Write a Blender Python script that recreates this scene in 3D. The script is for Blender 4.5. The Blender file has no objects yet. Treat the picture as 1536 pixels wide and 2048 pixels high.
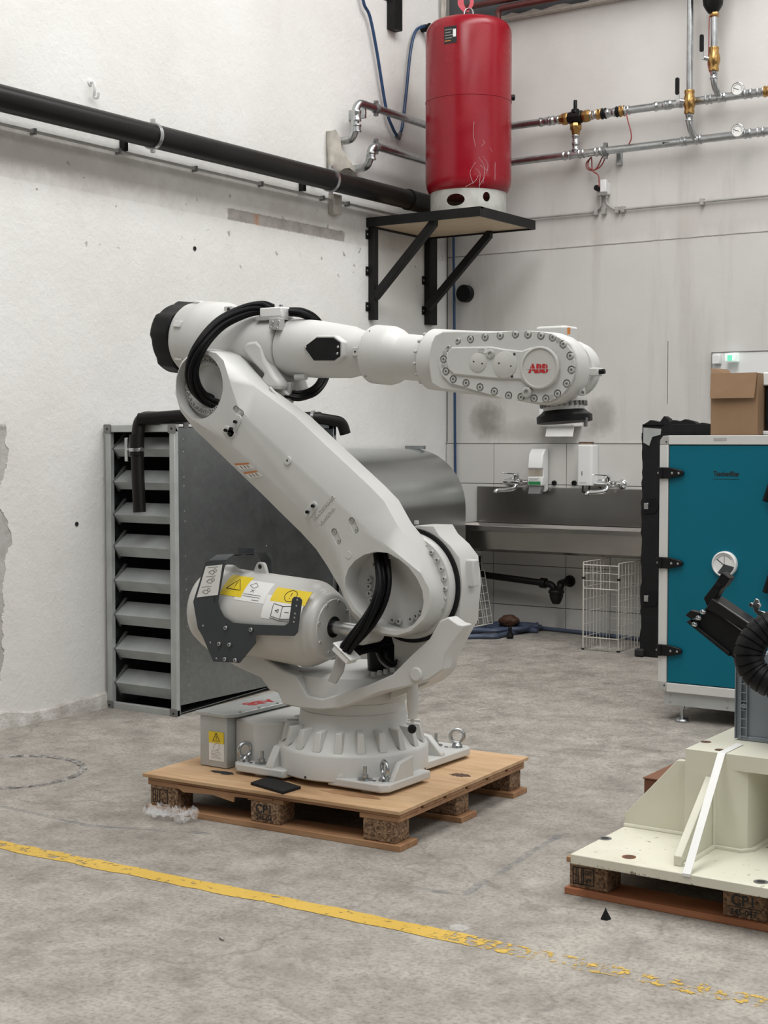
import bpy, bmesh, math, random
from mathutils import Vector, Matrix
random.seed(7)
sc = bpy.context.scene
COL = sc.collection
R = math.radians

# ------------------------------------------------------------------ camera
F_PX, CAM_H, YAW = 2939.0, 1.45, R(34.0)
PITCH = math.atan(142 / F_PX)
cam = bpy.data.cameras.new('camera')
cam.sensor_fit = 'VERTICAL'; cam.sensor_height = 36.0; cam.lens = 36.0 * F_PX / 2048
cam.clip_end = 200
camo = bpy.data.objects.new('camera', cam); COL.objects.link(camo)
camo.location = (0, 0, CAM_H); camo.rotation_euler = (math.pi / 2 - PITCH, 0, YAW)
sc.camera = camo

# ------------------------------------------------------------------ light
w = bpy.data.worlds.new('hall_daylight'); sc.world = w; w.use_nodes = True
w.node_tree.nodes['Background'].inputs[0].default_value = (0.86, 0.93, 1.0, 1)
w.node_tree.nodes['Background'].inputs[1].default_value = 0.35
def area(name, loc, rot, sx, sy, e, col=(1, 1, 1)):
    l = bpy.data.lights.new(name, 'AREA'); l.shape = 'RECTANGLE'; l.size = sx; l.size_y = sy
    l.energy = e; l.color = col
    o = bpy.data.objects.new(name, l); COL.objects.link(o); o.location = loc; o.rotation_euler = rot
    return o
# two long roof skylights and a high window band on the right-hand side of the hall
area('skylight', (-2.6, 4.6, 6.85), (0, 0, 0), 2.2, 9.0, 560, (1, 0.995, 0.98))
area('skylight', (2.2, 2.6, 6.85), (0, 0, 0), 2.2, 12.0, 400, (1, 0.995, 0.98))
area('window_band', (6.8, 2.5, 4.6), (0, R(80), 0), 2.6, 11.0, 210, (0.95, 0.98, 1.0))
sc.view_settings.view_transform = 'Standard'
sc.view_settings.look = 'None'
sc.view_settings.gamma = 1.0
sc.view_settings.use_curve_mapping = False
sc.view_settings.exposure = -0.22

# ------------------------------------------------------------------ survey: image measurements -> points on real planes
_fw = Vector((-math.sin(YAW) * math.cos(PITCH), math.cos(YAW) * math.cos(PITCH), -math.sin(PITCH)))
_rt = Vector((math.cos(YAW), math.sin(YAW), 0)); _up = _rt.cross(_fw)
_C = Vector((0, 0, CAM_H))
def ray(x, y): return _fw + _rt * ((x - 768) / F_PX) + _up * ((1024 - y) / F_PX)
def on_x(x, y, v): d = ray(x, y); return _C + d * (v / d.x)
def on_y(x, y, v): d = ray(x, y); return _C + d * (v / d.y)
def on_z(x, y, v=0.0): d = ray(x, y); return _C + d * ((v - CAM_H) / d.z)
XL, YB = -5.70, 9.28            # left wall plane, back wall plane
def floor_z(y): return 0.0 if y < 5.6 else 0.03 * (y - 5.6)
def on_f(x, y):
    z = 0.0
    for i in range(30):
        q = on_z(x, y, z); z = floor_z(q.y)
    return q
def xz(pts, yv, o=(0, 0), s=1.0):
    """measured outline -> (x,z) on the plane y=yv"""
    r = []
    for a, b in pts:
        q = on_y(o[0] + a * s, o[1] + b * s, yv); r.append((q.x, q.z))
    return r

# ------------------------------------------------------------------ materials
class NT:
    def __init__(s, name):
        s.m = bpy.data.materials.new(name); s.m.use_nodes = True
        s.t = s.m.node_tree; s.b = s.t.nodes['Principled BSDF']; s.tc = None
    def n(s, typ, **k):
        nd = s.t.nodes.new(typ)
        for a, v in k.items(): setattr(nd, a, v)
        return nd
    def l(s, a, b): s.t.links.new(a, b); return s
    def co(s):
        if not s.tc: s.tc = s.n('ShaderNodeTexCoord')
        return s.tc.outputs['Object']
    def noise(s, scale, detail=4, rough=0.55, vec=None, dist=0.0, stretch=None):
        nd = s.n('ShaderNodeTexNoise'); nd.inputs['Scale'].default_value = scale
        nd.inputs['Detail'].default_value = detail; nd.inputs['Roughness'].default_value = rough
        nd.inputs['Distortion'].default_value = dist
        v = vec or s.co()
        if stretch:
            mp = s.n('ShaderNodeMapping'); mp.inputs['Scale'].default_value = stretch; s.l(v, mp.inputs[0]); v = mp.outputs[0]
        s.l(v, nd.inputs['Vector']); return nd.outputs['Fac']
    def ramp(s, fac, stops):
        r = s.n('ShaderNodeValToRGB'); e = r.color_ramp.elements
        while len(e) < len(stops): e.new(0.5)
        for i, (p, c) in enumerate(stops):
            e[i].position = p; e[i].color = (c, c, c, 1) if not hasattr(c, '__len__') else (*c[:3], 1)
        s.l(fac, r.inputs[0]); return r.outputs[0]
    def mix(s, fac, a, b, mode='MIX'):
        m = s.n('ShaderNodeMix', data_type='RGBA', blend_type=mode)
        for sock, v in ((m.inputs[0], fac), (m.inputs[6], a), (m.inputs[7], b)):
            if hasattr(v, 'is_linked'): s.l(v, sock)
            elif hasattr(v, '__len__'): sock.default_value = (*v[:3], 1)
            else: sock.default_value = v
        return m.outputs[2]
    def math(s, op, a, b=0.0, clamp=False):
        m = s.n('ShaderNodeMath', operation=op, use_clamp=clamp)
        for sock, v in ((m.inputs[0], a), (m.inputs[1], b)):
            if hasattr(v, 'is_linked'): s.l(v, sock)
            else: sock.default_value = v
        return m.outputs[0]
    def xyz(s):
        p = s.n('ShaderNodeSeparateXYZ'); s.l(s.co(), p.inputs[0]); return p.outputs
    def band(s, v, a, b, soft):
        """1 between a and b with soft edges"""
        m1 = s.n('ShaderNodeMapRange'); m1.interpolation_type = 'SMOOTHSTEP'; s.l(v, m1.inputs[0])
        m1.inputs[1].default_value = a - soft; m1.inputs[2].default_value = a + soft
        m2 = s.n('ShaderNodeMapRange'); m2.interpolation_type = 'SMOOTHSTEP'; s.l(v, m2.inputs[0])
        m2.inputs[1].default_value = b + soft; m2.inputs[2].default_value = b - soft
        return s.math('MULTIPLY', m1.outputs[0], m2.outputs[0])
    def col(s, c):
        if hasattr(c, 'is_linked'): s.l(c, s.b.inputs['Base Color'])
        else: s.b.inputs['Base Color'].default_value = (*c[:3], 1)
        return s
    def set(s, rough=None, metal=None, **k):
        for nm, v in (('Roughness', rough), ('Metallic', metal)):
            if v is None: continue
            if hasattr(v, 'is_linked'): s.l(v, s.b.inputs[nm])
            else: s.b.inputs[nm].default_value = v
        for nm, v in k.items(): s.b.inputs[nm.replace('_', ' ')].default_value = v
        return s
    def bump(s, h, strength=0.3, dist=0.002):
        b = s.n('ShaderNodeBump'); b.inputs['Strength'].default_value = strength; b.inputs['Distance'].default_value = dist
        s.l(h, b.inputs['Height']); s.l(b.outputs[0], s.b.inputs['Normal']); return s

def simple(name, c, rough=0.5, metal=0.0, var=0.12, scale=9.0, bump=0.0, bscale=60.0, **k):
    t = NT(name)
    f = t.ramp(t.noise(scale, 5), [(0.3, 1 - var), (0.7, 1 + 0.0)])
    t.col(t.mix(1.0, c, f, 'MULTIPLY')); t.set(rough, metal, **k)
    if bump: t.bump(t.noise(bscale, 3), bump, 0.002)
    return t.m
MT = {}
def srgb(r, g, b):
    f = lambda c: ((c / 255 + 0.055) / 1.055) ** 2.4 if c > 10 else c / 255 / 12.92
    return (f(r), f(g), f(b))
def build_materials():
    m = MT
    m['robot'] = simple('robot_grey_paint', (0.60, 0.60, 0.58), 0.40, 0, 0.07, 4, 0.10, 260)
    m['robot2'] = simple('robot_grey_paint_smooth', (0.575, 0.57, 0.545), 0.33, 0, 0.06, 3)
    m['dim'] = simple('robot_recess_grey', (0.42, 0.42, 0.41), 0.45, 0, 0.08, 5)
    m['black'] = simple('black_plastic', (0.012, 0.012, 0.013), 0.4, 0, 0.3, 20, Specular_IOR_Level=0.16)
    m['rubber'] = simple('black_rubber', (0.014, 0.014, 0.015), 0.6, 0, 0.3, 14, 0.2, 160, Specular_IOR_Level=0.2)
    m['cable'] = simple('black_cable_sheath', (0.006, 0.006, 0.007), 0.42, 0, 0.3, 20, Specular_IOR_Level=0.15)
    m['guard'] = simple('anthracite_powder_coat', (0.052, 0.058, 0.064), 0.5, 0, 0.1, 30, 0.1, 500, Specular_IOR_Level=0.3)
    m['blackpipe'] = simple('black_pipe_plastic', (0.013, 0.012, 0.011), 0.36, 0, 0.35, 3, Specular_IOR_Level=0.2)
    m['blacksteel'] = simple('black_painted_steel', (0.014, 0.014, 0.014), 0.42, 0, 0.4, 8, Specular_IOR_Level=0.2)
    m['steel'] = simple('bright_steel', (0.62, 0.63, 0.64), 0.26, 1, 0.2, 12)
    m['zinc'] = simple('zinc_plated_steel', (0.56, 0.58, 0.59), 0.30, 1, 0.3, 25)
    m['chrome'] = simple('chrome', (0.75, 0.76, 0.77), 0.10, 1, 0.05, 5)
    m['brass'] = simple('brass', (0.50, 0.30, 0.11), 0.30, 1, 0.3, 20)
    m['bolt'] = simple('painted_bolt', (0.50, 0.50, 0.48), 0.40, 0, 0.15, 40)
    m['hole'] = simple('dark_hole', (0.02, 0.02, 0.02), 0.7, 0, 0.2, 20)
    m['white'] = simple('white_plastic', (0.80, 0.80, 0.79), 0.28, 0, 0.04, 6)
    m['sticker'] = simple('white_sticker', (0.82, 0.82, 0.80), 0.35, 0, 0.05, 10)
    m['yellow'] = simple('yellow_sticker', (0.80, 0.60, 0.03), 0.35, 0, 0.05, 10)
    m['orange'] = simple('orange_sticker', (0.62, 0.22, 0.05), 0.4, 0, 0.05, 10)
    m['ink'] = simple('black_ink', (0.012, 0.012, 0.012), 0.5, 0, 0.1, 10)
    m['greyink'] = simple('grey_ink', (0.25, 0.25, 0.25), 0.5, 0, 0.1, 10)
    m['redlogo'] = simple('red_lettering', (0.50, 0.02, 0.025), 0.35, 0, 0.06, 20)
    m['green'] = simple('green_print', (0.02, 0.22, 0.07), 0.4, 0, 0.06, 20)
    m['alu'] = simple('white_aluminium_profile', (0.66, 0.66, 0.64), 0.35, 0.15, 0.06, 4)
    m['teal'] = simple('teal_panel', (0.0, 0.128, 0.19), 0.45, 0, 0.07, 2.5, 0.04, 200, Specular_IOR_Level=0.25)
    m['cream'] = None
    m['blue'] = simple('blue_hose', (0.022, 0.060, 0.145), 0.35, 0, 0.2, 10)
    m['bluetarp'] = simple('blue_grey_tarp', (0.075, 0.10, 0.16), 0.5, 0, 0.4, 6, 0.3, 25)
    m['redwire'] = simple('red_wire', (0.28, 0.04, 0.035), 0.4, 0, 0.2, 10)
    m['redpipe'] = simple('oxide_red_pipe', (0.10, 0.018, 0.016), 0.4, 0, 0.3, 6)
    m['pinkstrap'] = simple('red_sling_strap', (0.62, 0.09, 0.12), 0.6, 0, 0.2, 40, 0.3, 300)
    m['cratebox'] = simple('grey_crate_plastic', (0.23, 0.26, 0.29), 0.42, 0, 0.08, 4)
    m['darkbeam'] = simple('dark_grey_beam', (0.085, 0.09, 0.095), 0.6, 0, 0.35, 5, 0.3, 20)
    m['wirewhite'] = simple('white_coated_wire', (0.66, 0.64, 0.58), 0.4, 0, 0.15, 30)
    m['paper'] = simple('white_paper', (0.80, 0.79, 0.77), 0.7, 0, 0.05, 20)
    m['brownbox'] = simple('brown_carton', (0.20, 0.085, 0.045), 0.7, 0, 0.12, 9)
    m['leather'] = simple('brown_leather', (0.12, 0.055, 0.03), 0.55, 0, 0.5, 30)
    m['clothwrap'] = simple('dirty_white_cloth', (0.58, 0.54, 0.48), 0.8, 0, 0.35, 12, 0.5, 30)
    m['conduit'] = simple('grey_conduit', (0.42, 0.41, 0.39), 0.45, 0, 0.2, 12)
    m['mesh_grey'] = simple('grey_metal', (0.25, 0.25, 0.25), 0.45, 0.6, 0.2, 12)
    # galvanised sheet with faint spangle
    t = NT('galvanised_sheet')
    v = t.n('ShaderNodeTexVoronoi'); v.inputs['Scale'].default_value = 42; t.l(t.co(), v.inputs['Vector'])
    sp = t.ramp(v.outputs['Color'], [(0.0, 0.86), (1.0, 1.0)])
    big = t.ramp(t.noise(1.4, 6, 0.65, dist=0.6), [(0.3, (0.31, 0.335, 0.345)), (0.55, (0.36, 0.385, 0.395)), (0.8, (0.43, 0.455, 0.46))])
    t.col(t.mix(1.0, big, sp, 'MULTIPLY'))
    t.set(t.ramp(t.noise(5, 5, 0.7), [(0.3, 0.27), (0.7, 0.36)]), 1.0); m['galv'] = t.m
    t = NT('galvanised_bend')
    t.col(t.ramp(t.noise(1.2, 5, 0.6), [(0.3, (0.50, 0.52, 0.52)), (0.7, (0.58, 0.60, 0.60))]))
    t.set(0.27, 1.0); m['galvcurve'] = t.m
    # brighter galvanised louvre blades
    t = NT('galvanised_bright')
    t.col(t.ramp(t.noise(7, 5), [(0.3, (0.40, 0.42, 0.415)), (0.7, (0.52, 0.54, 0.535))])); t.set(0.45, 0.35); m['galv2'] = t.m
    # brushed stainless
    t = NT('brushed_stainless')
    g = t.noise(2, 3, 0.5, stretch=(6.0, 1.0, 1.0))
    t.col(t.ramp(t.noise(1.5, 3), [(0.3, (0.36, 0.34, 0.32)), (0.7, (0.48, 0.46, 0.44))]))
    t.set(0.27, 1.0); m['stainless'] = t.m
    # red gloss tank paint
    t = NT('red_tank_paint')
    t.col(t.ramp(t.noise(3, 5), [(0.3, (0.23, 0.004, 0.012)), (0.7, (0.28, 0.006, 0.016))]))
    t.set(t.ramp(t.noise(6, 5), [(0.3, 0.20), (0.7, 0.32)]), 0.0, Specular_IOR_Level=0.4); t.bump(t.noise(14, 2), 0.04, 0.004); m['redtank'] = t.m
    # floor concrete
    t = NT('worn_concrete')
    n1 = t.noise(0.9, 8, 0.62, dist=0.5); n2 = t.noise(5.5, 8, 0.66); n3 = t.noise(70, 5, 0.65)
    c = t.ramp(n1, [(0.25, (0.20, 0.178, 0.153)), (0.5, (0.305, 0.279, 0.245)), (0.75, (0.41, 0.379, 0.336))])
    c = t.mix(0.5, c, t.ramp(n2, [(0.3, (0.15, 0.132, 0.114)), (0.52, (0.37, 0.342, 0.306)), (0.75, (0.52, 0.487, 0.44))]))
    c = t.mix(1.0, c, t.ramp(n3, [(0.25, 0.52), (0.5, 0.98), (0.8, 1.22)]), 'MULTIPLY')
    # flaked patches of a darker old coat
    fl = t.noise(2.6, 10, 0.62, dist=1.2)
    fm = t.ramp(fl, [(0.54, 0.0), (0.66, 0.42)])
    c = t.mix(fm, c, (0.20, 0.185, 0.166))
    lt = t.ramp(t.noise(3.3, 10, 0.6, stretch=(1.4, 0.8, 1)), [(0.58, 0.0), (0.70, 0.4)])
    c = t.mix(lt, c, (0.50, 0.475, 0.435))
    sg = t.ramp(t.noise(15, 8, 0.75), [(0.34, 0.78), (0.5, 1.0), (0.68, 1.07)])
    c = t.mix(1.0, c, sg, 'MULTIPLY')
    # cracks
    v = t.n('ShaderNodeTexVoronoi', feature='DISTANCE_TO_EDGE'); v.inputs['Scale'].default_value = 0.55
    nv = t.n('ShaderNodeTexNoise'); nv.inputs['Scale'].default_value = 2.5; nv.inputs['Detail'].default_value = 8; t.l(t.co(), nv.inputs['Vector'])
    ad = t.n('ShaderNodeMixRGB'); ad.blend_type = 'ADD'; ad.inputs[0].default_value = 0.55; t.l(t.co(), ad.inputs[1]); t.l(nv.outputs['Color'], ad.inputs[2]); t.l(ad.outputs[0], v.inputs['Vector'])
    cr = t.ramp(v.outputs['Distance'], [(0.0, 0.45), (0.006, 0.0)])
    c = t.mix(cr, c, (0.15, 0.14, 0.13))
    t.col(c); t.set(t.ramp(n2, [(0.3, 0.62), (0.7, 0.85)]), 0.0)
    t.bump(t.mix(0.5, n3, n2), 0.35, 0.006); m['floor'] = t.m
    # left wall plaster
    t = NT('white_plaster_rough'); X, Y, Z = t.xyz()
    n1 = t.noise(1.1, 6, 0.6); n2 = t.noise(9, 8, 0.7); n3 = t.noise(38, 5, 0.6)
    c = t.ramp(n1, [(0.25, (0.70, 0.685, 0.655)), (0.7, (0.80, 0.795, 0.775))])
    # soot and dirt beneath the pipe run, thinning out along the wall
    wob = t.math('ADD', Z, t.math('MULTIPLY', t.math('SUBTRACT', n2, 0.5), 0.16))
    dirt = t.band(wob, 2.83, 2.985, 0.045)
    fade = t.band(Y, 3.0, 6.0, 0.8)
    d2 = t.math('MULTIPLY', dirt, t.math('ADD', t.math('MULTIPLY', fade, 0.42), 0.14))
    c = t.mix(d2, c, (0.22, 0.165, 0.12))
    c = t.mix(t.math('MULTIPLY', t.band(Z, 2.765, 3.01, 0.004), 0.35), c, (0.56, 0.53, 0.50))
    gr = t.band(wob, 2.76, 3.02, 0.03)
    c = t.mix(t.math('MULTIPLY', gr, t.ramp(t.noise(4, 7, 0.7), [(0.42, 0.0), (0.62, 0.42)])), c, (0.42, 0.39, 0.36))
    # bare mortar strip
    pz = t.math('ADD', Z, t.math('MULTIPLY', n3, 0.02)); py = t.math('ADD', Y, t.math('MULTIPLY', n3, 0.04))
    pt = t.math('MULTIPLY', t.band(pz, 2.775, 2.842, 0.006), t.band(py, 6.81, 8.0, 0.012))
    c = t.mix(t.math('MULTIPLY', pt, 0.92), c, t.ramp(n2, [(0.3, (0.22, 0.20, 0.185)), (0.7, (0.40, 0.37, 0.34))]))
    rs = t.math('MULTIPLY', t.band(py, 7.06, 7.10, 0.02), pt)
    c = t.mix(t.math('MULTIPLY', rs, 0.6), c, (0.42, 0.17, 0.06))
    # peeled plaster at the near end and along the foot
    pe = t.band(t.math('ADD', Y, t.math('MULTIPLY', t.math('SUBTRACT', t.noise(2.6, 5, 0.5), 0.5), 0.5)), 0.0, 5.045, 0.004)
    pe = t.math('MULTIPLY', pe, t.band(Z, 0.25, 1.52, 0.02))
    c = t.mix(pe, c, t.ramp(n2, [(0.3, (0.36, 0.345, 0.33)), (0.7, (0.54, 0.53, 0.51))]))
    sp = t.ramp(t.noise(5.5, 2, 0.5), [(0.80, 0.0), (0.82, 0.8)])
    c = t.mix(sp, c, (0.30, 0.27, 0.24))
    fine = t.ramp(t.noise(17, 3, 0.5), [(0.69, 0.0), (0.71, 0.7)])
    c = t.mix(t.math('MULTIPLY', fine, t.band(Z, 2.45, 2.98, 0.12)), c, (0.26, 0.22, 0.19))
    sm = t.ramp(t.noise(2.1, 6, 0.62), [(0.58, 0.0), (0.8, 0.22)])
    c = t.mix(sm, c, (0.50, 0.46, 0.41))
    t.col(c); t.set(0.75, 0.0)
    h = t.mix(0.35, n2, n3); hh = t.math('SUBTRACT', h, t.math('MULTIPLY', pe, 1.2)); hh = t.math('SUBTRACT', hh, t.math('MULTIPLY', pt, 0.6))
    t.bump(hh, 0.6, 0.014); m['wall_left'] = t.m
    # back wall plaster
    t = NT('grey_white_plaster'); X, Y, Z = t.xyz()
    n1 = t.noise(1.3, 7, 0.62); n2 = t.noise(11, 7, 0.65); st = t.noise(1.0, 7, 0.62, stretch=(7, 1, 0.7))
    c = t.ramp(n1, [(0.25, (0.59, 0.565, 0.54)), (0.7, (0.69, 0.672, 0.648))])
    c = t.mix(t.math('MULTIPLY', t.ramp(st, [(0.5, 0.0), (0.75, 0.55)]), t.band(Z, 0.0, 3.3, 0.4)), c, (0.38, 0.345, 0.31))
    # lower painted zone a little greyer, with the joint on top
    c = t.mix(t.band(Z, -1, 2.795, 0.003), c, t.mix(0.4, c, (0.57, 0.56, 0.54)))
    c = t.mix(t.math('MULTIPLY', t.band(t.math('ADD', Z, t.math('MULTIPLY', n2, 0.012)), 2.798, 2.806, 0.002), 0.8), c, (0.12, 0.11, 0.10))
    c = t.mix(t.math('MULTIPLY', t.band(t.math('ADD', Z, t.math('MULTIPLY', st, 0.3)), 2.95, 3.13, 0.05), 0.25), c, (0.40, 0.36, 0.32))
    # soot blotches above the tiles
    for (bx, bz, rx, rz, k) in ((-5.36, 1.60, 0.16, 0.16, 0.75), (-4.45, 1.62, 0.14, 0.16, 0.55), (-4.93, 1.52, 0.5, 0.10, 0.35), (-5.05, 1.9, 0.5, 0.35, 0.22)):
        dx = t.math('DIVIDE', t.math('SUBTRACT', X, bx), rx); dz = t.math('DIVIDE', t.math('SUBTRACT', Z, bz), rz)
        d = t.math('ADD', t.math('MULTIPLY', dx, dx), t.math('MULTIPLY', dz, dz))
        d = t.math('ADD', d, t.math('MULTIPLY', t.math('SUBTRACT', n2, 0.5), 1.2))
        c = t.mix(t.math('MULTIPLY', t.ramp(d, [(0.1, 1.0), (1.0, 0.0)]), k), c, (0.20, 0.185, 0.165))
    t.col(c); t.set(0.72, 0.0); t.bump(n2, 0.25, 0.006); m['wall_back'] = t.m
    m['wall_far'] = simple('hall_grey_paint', (0.06, 0.06, 0.06), 0.8, 0, 0.2, 1)
    m['roof'] = simple('hall_roof_sheet', (0.42, 0.42, 0.42), 0.8, 0, 0.2, 1)
    # glazed tile
    m['tile'] = simple('glazed_wall_tile', (0.66, 0.645, 0.62), 0.22, 0, 0.09, 1.7)
    m['grout'] = simple('dark_grout', (0.16, 0.145, 0.13), 0.9, 0, 0.3, 30)
    # timber
    def wood(name, a, b, c3, sx, rough=0.62):
        t = NT(name)
        n = t.noise(1.0, 8, 0.65, stretch=sx, dist=0.4); k = t.noise(2.2, 3, 0.5, stretch=(1.2, 1.2, 1.2))
        c = t.ramp(n, [(0.28, a), (0.52, b), (0.75, c3)])
        c = t.mix(t.ramp(k, [(0.55, 0.0), (0.75, 0.5)]), c, (a[0] * 0.5, a[1] * 0.45, a[2] * 0.4))
        t.col(c); t.set(rough, 0); t.bump(n, 0.2, 0.002); m_ = t.m; return m_
    m['ply'] = wood('plywood_deck', (0.44, 0.26, 0.13), (0.58, 0.38, 0.215), (0.66, 0.46, 0.28), (3, 22, 10))
    m['plank'] = wood('reddish_softwood', (0.26, 0.125, 0.058), (0.37, 0.20, 0.10), (0.47, 0.285, 0.155), (3.5, 30, 30))
    m['plank2'] = wood('orange_softwood', (0.30, 0.10, 0.045), (0.42, 0.165, 0.075), (0.50, 0.22, 0.11), (3.5, 30, 30))
    m['board'] = wood('pale_board', (0.44, 0.33, 0.22), (0.54, 0.42, 0.29), (0.62, 0.50, 0.37), (4, 26, 10))
    t = NT('pressed_chipboard')
    v = t.n('ShaderNodeTexVoronoi'); v.inputs['Scale'].default_value = 130; t.l(t.co(), v.inputs['Vector'])
    c = t.ramp(v.outputs['Color'], [(0.1, (0.08, 0.045, 0.025)), (0.5, (0.21, 0.125, 0.07)), (0.9, (0.34, 0.22, 0.13))])
    t.col(c); t.set(0.85, 0); t.bump(v.outputs['Distance'], 0.6, 0.004); m['chip'] = t.m
    # chipped cream enamel
    t = NT('chipped_cream_enamel')
    n = t.noise(34, 6, 0.75); n2 = t.noise(3, 4); X, Y, Z = t.xyz()
    c = t.ramp(n2, [(0.3, (0.66, 0.645, 0.53)), (0.7, (0.73, 0.715, 0.60))])
    c = t.mix(t.ramp(t.noise(2.1, 7, 0.7), [(0.52, 0.0), (0.75, 0.45)]), c, (0.46, 0.37, 0.25))
    low = t.band(Z, 0.0, 0.127, 0.003)
    nn = t.math('ADD', n, t.math('MULTIPLY', low, 0.07))
    c = t.mix(t.ramp(nn, [(0.635, 0.0), (0.65, 0.9)]), c, (0.13, 0.09, 0.06))
    t.col(c); t.set(0.42, 0); m['cream'] = t.m
    m['creamclean'] = simple('cream_enamel', (0.71, 0.695, 0.575), 0.42, 0, 0.09, 3, 0.08, 40)
    m['rust'] = simple('rust', (0.24, 0.09, 0.035), 0.8, 0, 0.6, 30)
    # worn yellow floor paint
    t = NT('worn_yellow_paint')
    n = t.noise(26, 8, 0.75); n2 = t.noise(3, 5); X, Y, Z = t.xyz()
    c = t.mix(0.4, (0.62, 0.40, 0.06), t.ramp(n2, [(0.3, (0.52, 0.33, 0.05)), (0.7, (0.68, 0.47, 0.12))]))
    t.col(c); t.set(0.6, 0)
    wear = t.math('ADD', t.band(X, -2.15, 9, 0.25), t.math('MULTIPLY', t.band(X, -9, -3.5, 0.3), 0.25))
    thr = t.math('ADD', n, t.math('MULTIPLY', wear, 0.16))
    a = t.ramp(thr, [(0.575, 1.0), (0.64, 0.0)])
    t.l(a, t.b.inputs['Alpha']); m['yellowline'] = t.m
    t = NT('faded_blue_chalk')
    t.col((0.16, 0.20, 0.24)); t.set(0.8, 0)
    t.l(t.ramp(t.noise(9, 8, 0.75), [(0.38, 0.0), (0.75, 0.5)]), t.b.inputs['Alpha']); m['chalk'] = t.m
    # cardboard
    t = NT('corrugated_cardboard')
    st = t.noise(1, 2, 0.5, stretch=(160, 160, 2))
    t.col(t.ramp(t.noise(6, 4), [(0.3, (0.255, 0.155, 0.085)), (0.7, (0.30, 0.185, 0.105))])); t.set(0.8, 0); t.bump(st, 0.25, 0.002); m['card'] = t.m
    # clear film
    t = NT('crumpled_clear_film')
    t.col((0.9, 0.9, 0.9)); t.set(0.15, 0); t.b.inputs['Alpha'].default_value = 0.20; t.bump(t.noise(40, 4), 0.6, 0.01); m['film'] = t.m
    t = NT('gauge_glass'); t.col((1, 1, 1)); t.set(0.05, 0); t.b.inputs['Alpha'].default_value = 0.12; m['glass'] = t.m
    t = NT('smoked_window'); t.col((0.55, 0.5, 0.42)); t.set(0.1, 0); t.b.inputs['Alpha'].default_value = 0.55; m['smoke'] = t.m
    t = NT('lit_green_sign'); t.col((0.1, 0.6, 0.4)); t.b.inputs['Emission Color'].default_value = (0.25, 0.9, 0.62, 1); t.b.inputs['Emission Strength'].default_value = 0.55; m['greenlit'] = t.m
    t = NT('lit_white_sign'); t.col((0.8, 0.9, 0.85)); t.b.inputs['Emission Color'].default_value = (0.85, 1, 0.95, 1); t.b.inputs['Emission Strength'].default_value = 0.35; m['whitelit'] = t.m
build_materials()

# ------------------------------------------------------------------ geometry helpers
def BM(): return bmesh.new()
def box(bm, x0, x1, y0, y1, z0, z1, M=None):
    co = [(x, y, z) for z in (z0, z1) for y in (y0, y1) for x in (x0, x1)]
    v = [bm.verts.new(M @ Vector(c) if M else c) for c in co]
    for f in ((0, 2, 3, 1), (4, 5, 7, 6), (0, 1, 5, 4), (2, 6, 7, 3), (0, 4, 6, 2), (1, 3, 7, 5)): bm.faces.new([v[i] for i in f])
    return bm
def frame_of(d):
    d = Vector(d).normalized()
    a = Vector((0, 0, 1)) if abs(d.z) < 0.9 else Vector((1, 0, 0))
    u = d.cross(a).normalized(); return u, d.cross(u).normalized(), d
def loft(bm, loops, cap=True, close=False):
    L = [[bm.verts.new(p) for p in lp] for lp in loops]
    n = len(L[0])
    rng = range(len(L)) if close else range(len(L) - 1)
    for i in rng:
        a, b = L[i], L[(i + 1) % len(L)]
        for j in range(n):
            k = (j + 1) % n
            try: bm.faces.new((a[j], a[k], b[k], b[j]))
            except ValueError: pass
    if cap and not close:
        bm.faces.new(L[0][::-1]); bm.faces.new(L[-1])
    return bm
def lathe(bm, o, d, prof, n=32, cap=True):
    u, v, d = frame_of(d); o = Vector(o)
    loops = [[o + d * t + (u * math.cos(2 * math.pi * j / n) + v * math.sin(2 * math.pi * j / n)) * max(r, 1e-4) for j in range(n)] for t, r in prof]
    return loft(bm, loops, cap)
def cyl(bm, p0, p1, r, r1=None, n=20):
    p0, p1 = Vector(p0), Vector(p1)
    return lathe(bm, p0, p1 - p0, [(0, r), ((p1 - p0).length, r if r1 is None else r1)], n)
def smooth(pts, k=6, closed=False):
    P = [Vector(p) for p in pts]; out = []
    n = len(P)
    for i in range(n if closed else n - 1):
        p0 = P[(i - 1) % n] if (closed or i > 0) else P[0] * 2 - P[1]
        p1, p2 = P[i], P[(i + 1) % n]
        p3 = P[(i + 2) % n] if (closed or i + 2 < n) else P[-1] * 2 - P[-2]
        for j in range(k):
            t = j / k
            out.append(0.5 * ((2 * p1) + (p2 - p0) * t + (2 * p0 - 5 * p1 + 4 * p2 - p3) * t * t + (3 * p1 - p0 - 3 * p2 + p3) * t ** 3))
    if not closed: out.append(P[-1])
    return out
def tube(bm, pts, r, n=10, cap=True, closed=False):
    P = [Vector(p) for p in pts]; m = len(P)
    T = []
    for i in range(m):
        a = P[(i - 1) % m] if (closed or i > 0) else P[i]; b = P[(i + 1) % m] if (closed or i < m - 1) else P[i]
        T.append((b - a).normalized())
    u = frame_of(T[0])[0]; loops = []
    for i in range(m):
        u = (u - T[i] * u.dot(T[i]))
        u = u.normalized() if u.length > 1e-6 else frame_of(T[i])[0]
        v = T[i].cross(u); rr = r[i] if hasattr(r, '__len__') else r
        loops.append([P[i] + (u * math.cos(2 * math.pi * j / n) + v * math.sin(2 * math.pi * j / n)) * rr for j in range(n)])
    return loft(bm, loops, cap, closed)
def prism(bm, poly, axis, a, b):
    f = {'y': lambda p, t: (p[0], t, p[1]), 'z': lambda p, t: (p[0], p[1], t), 'x': lambda p, t: (t, p[0], p[1])}[axis]
    return loft(bm, [[f(p, a) for p in poly], [f(p, b) for p in poly]])
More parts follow.
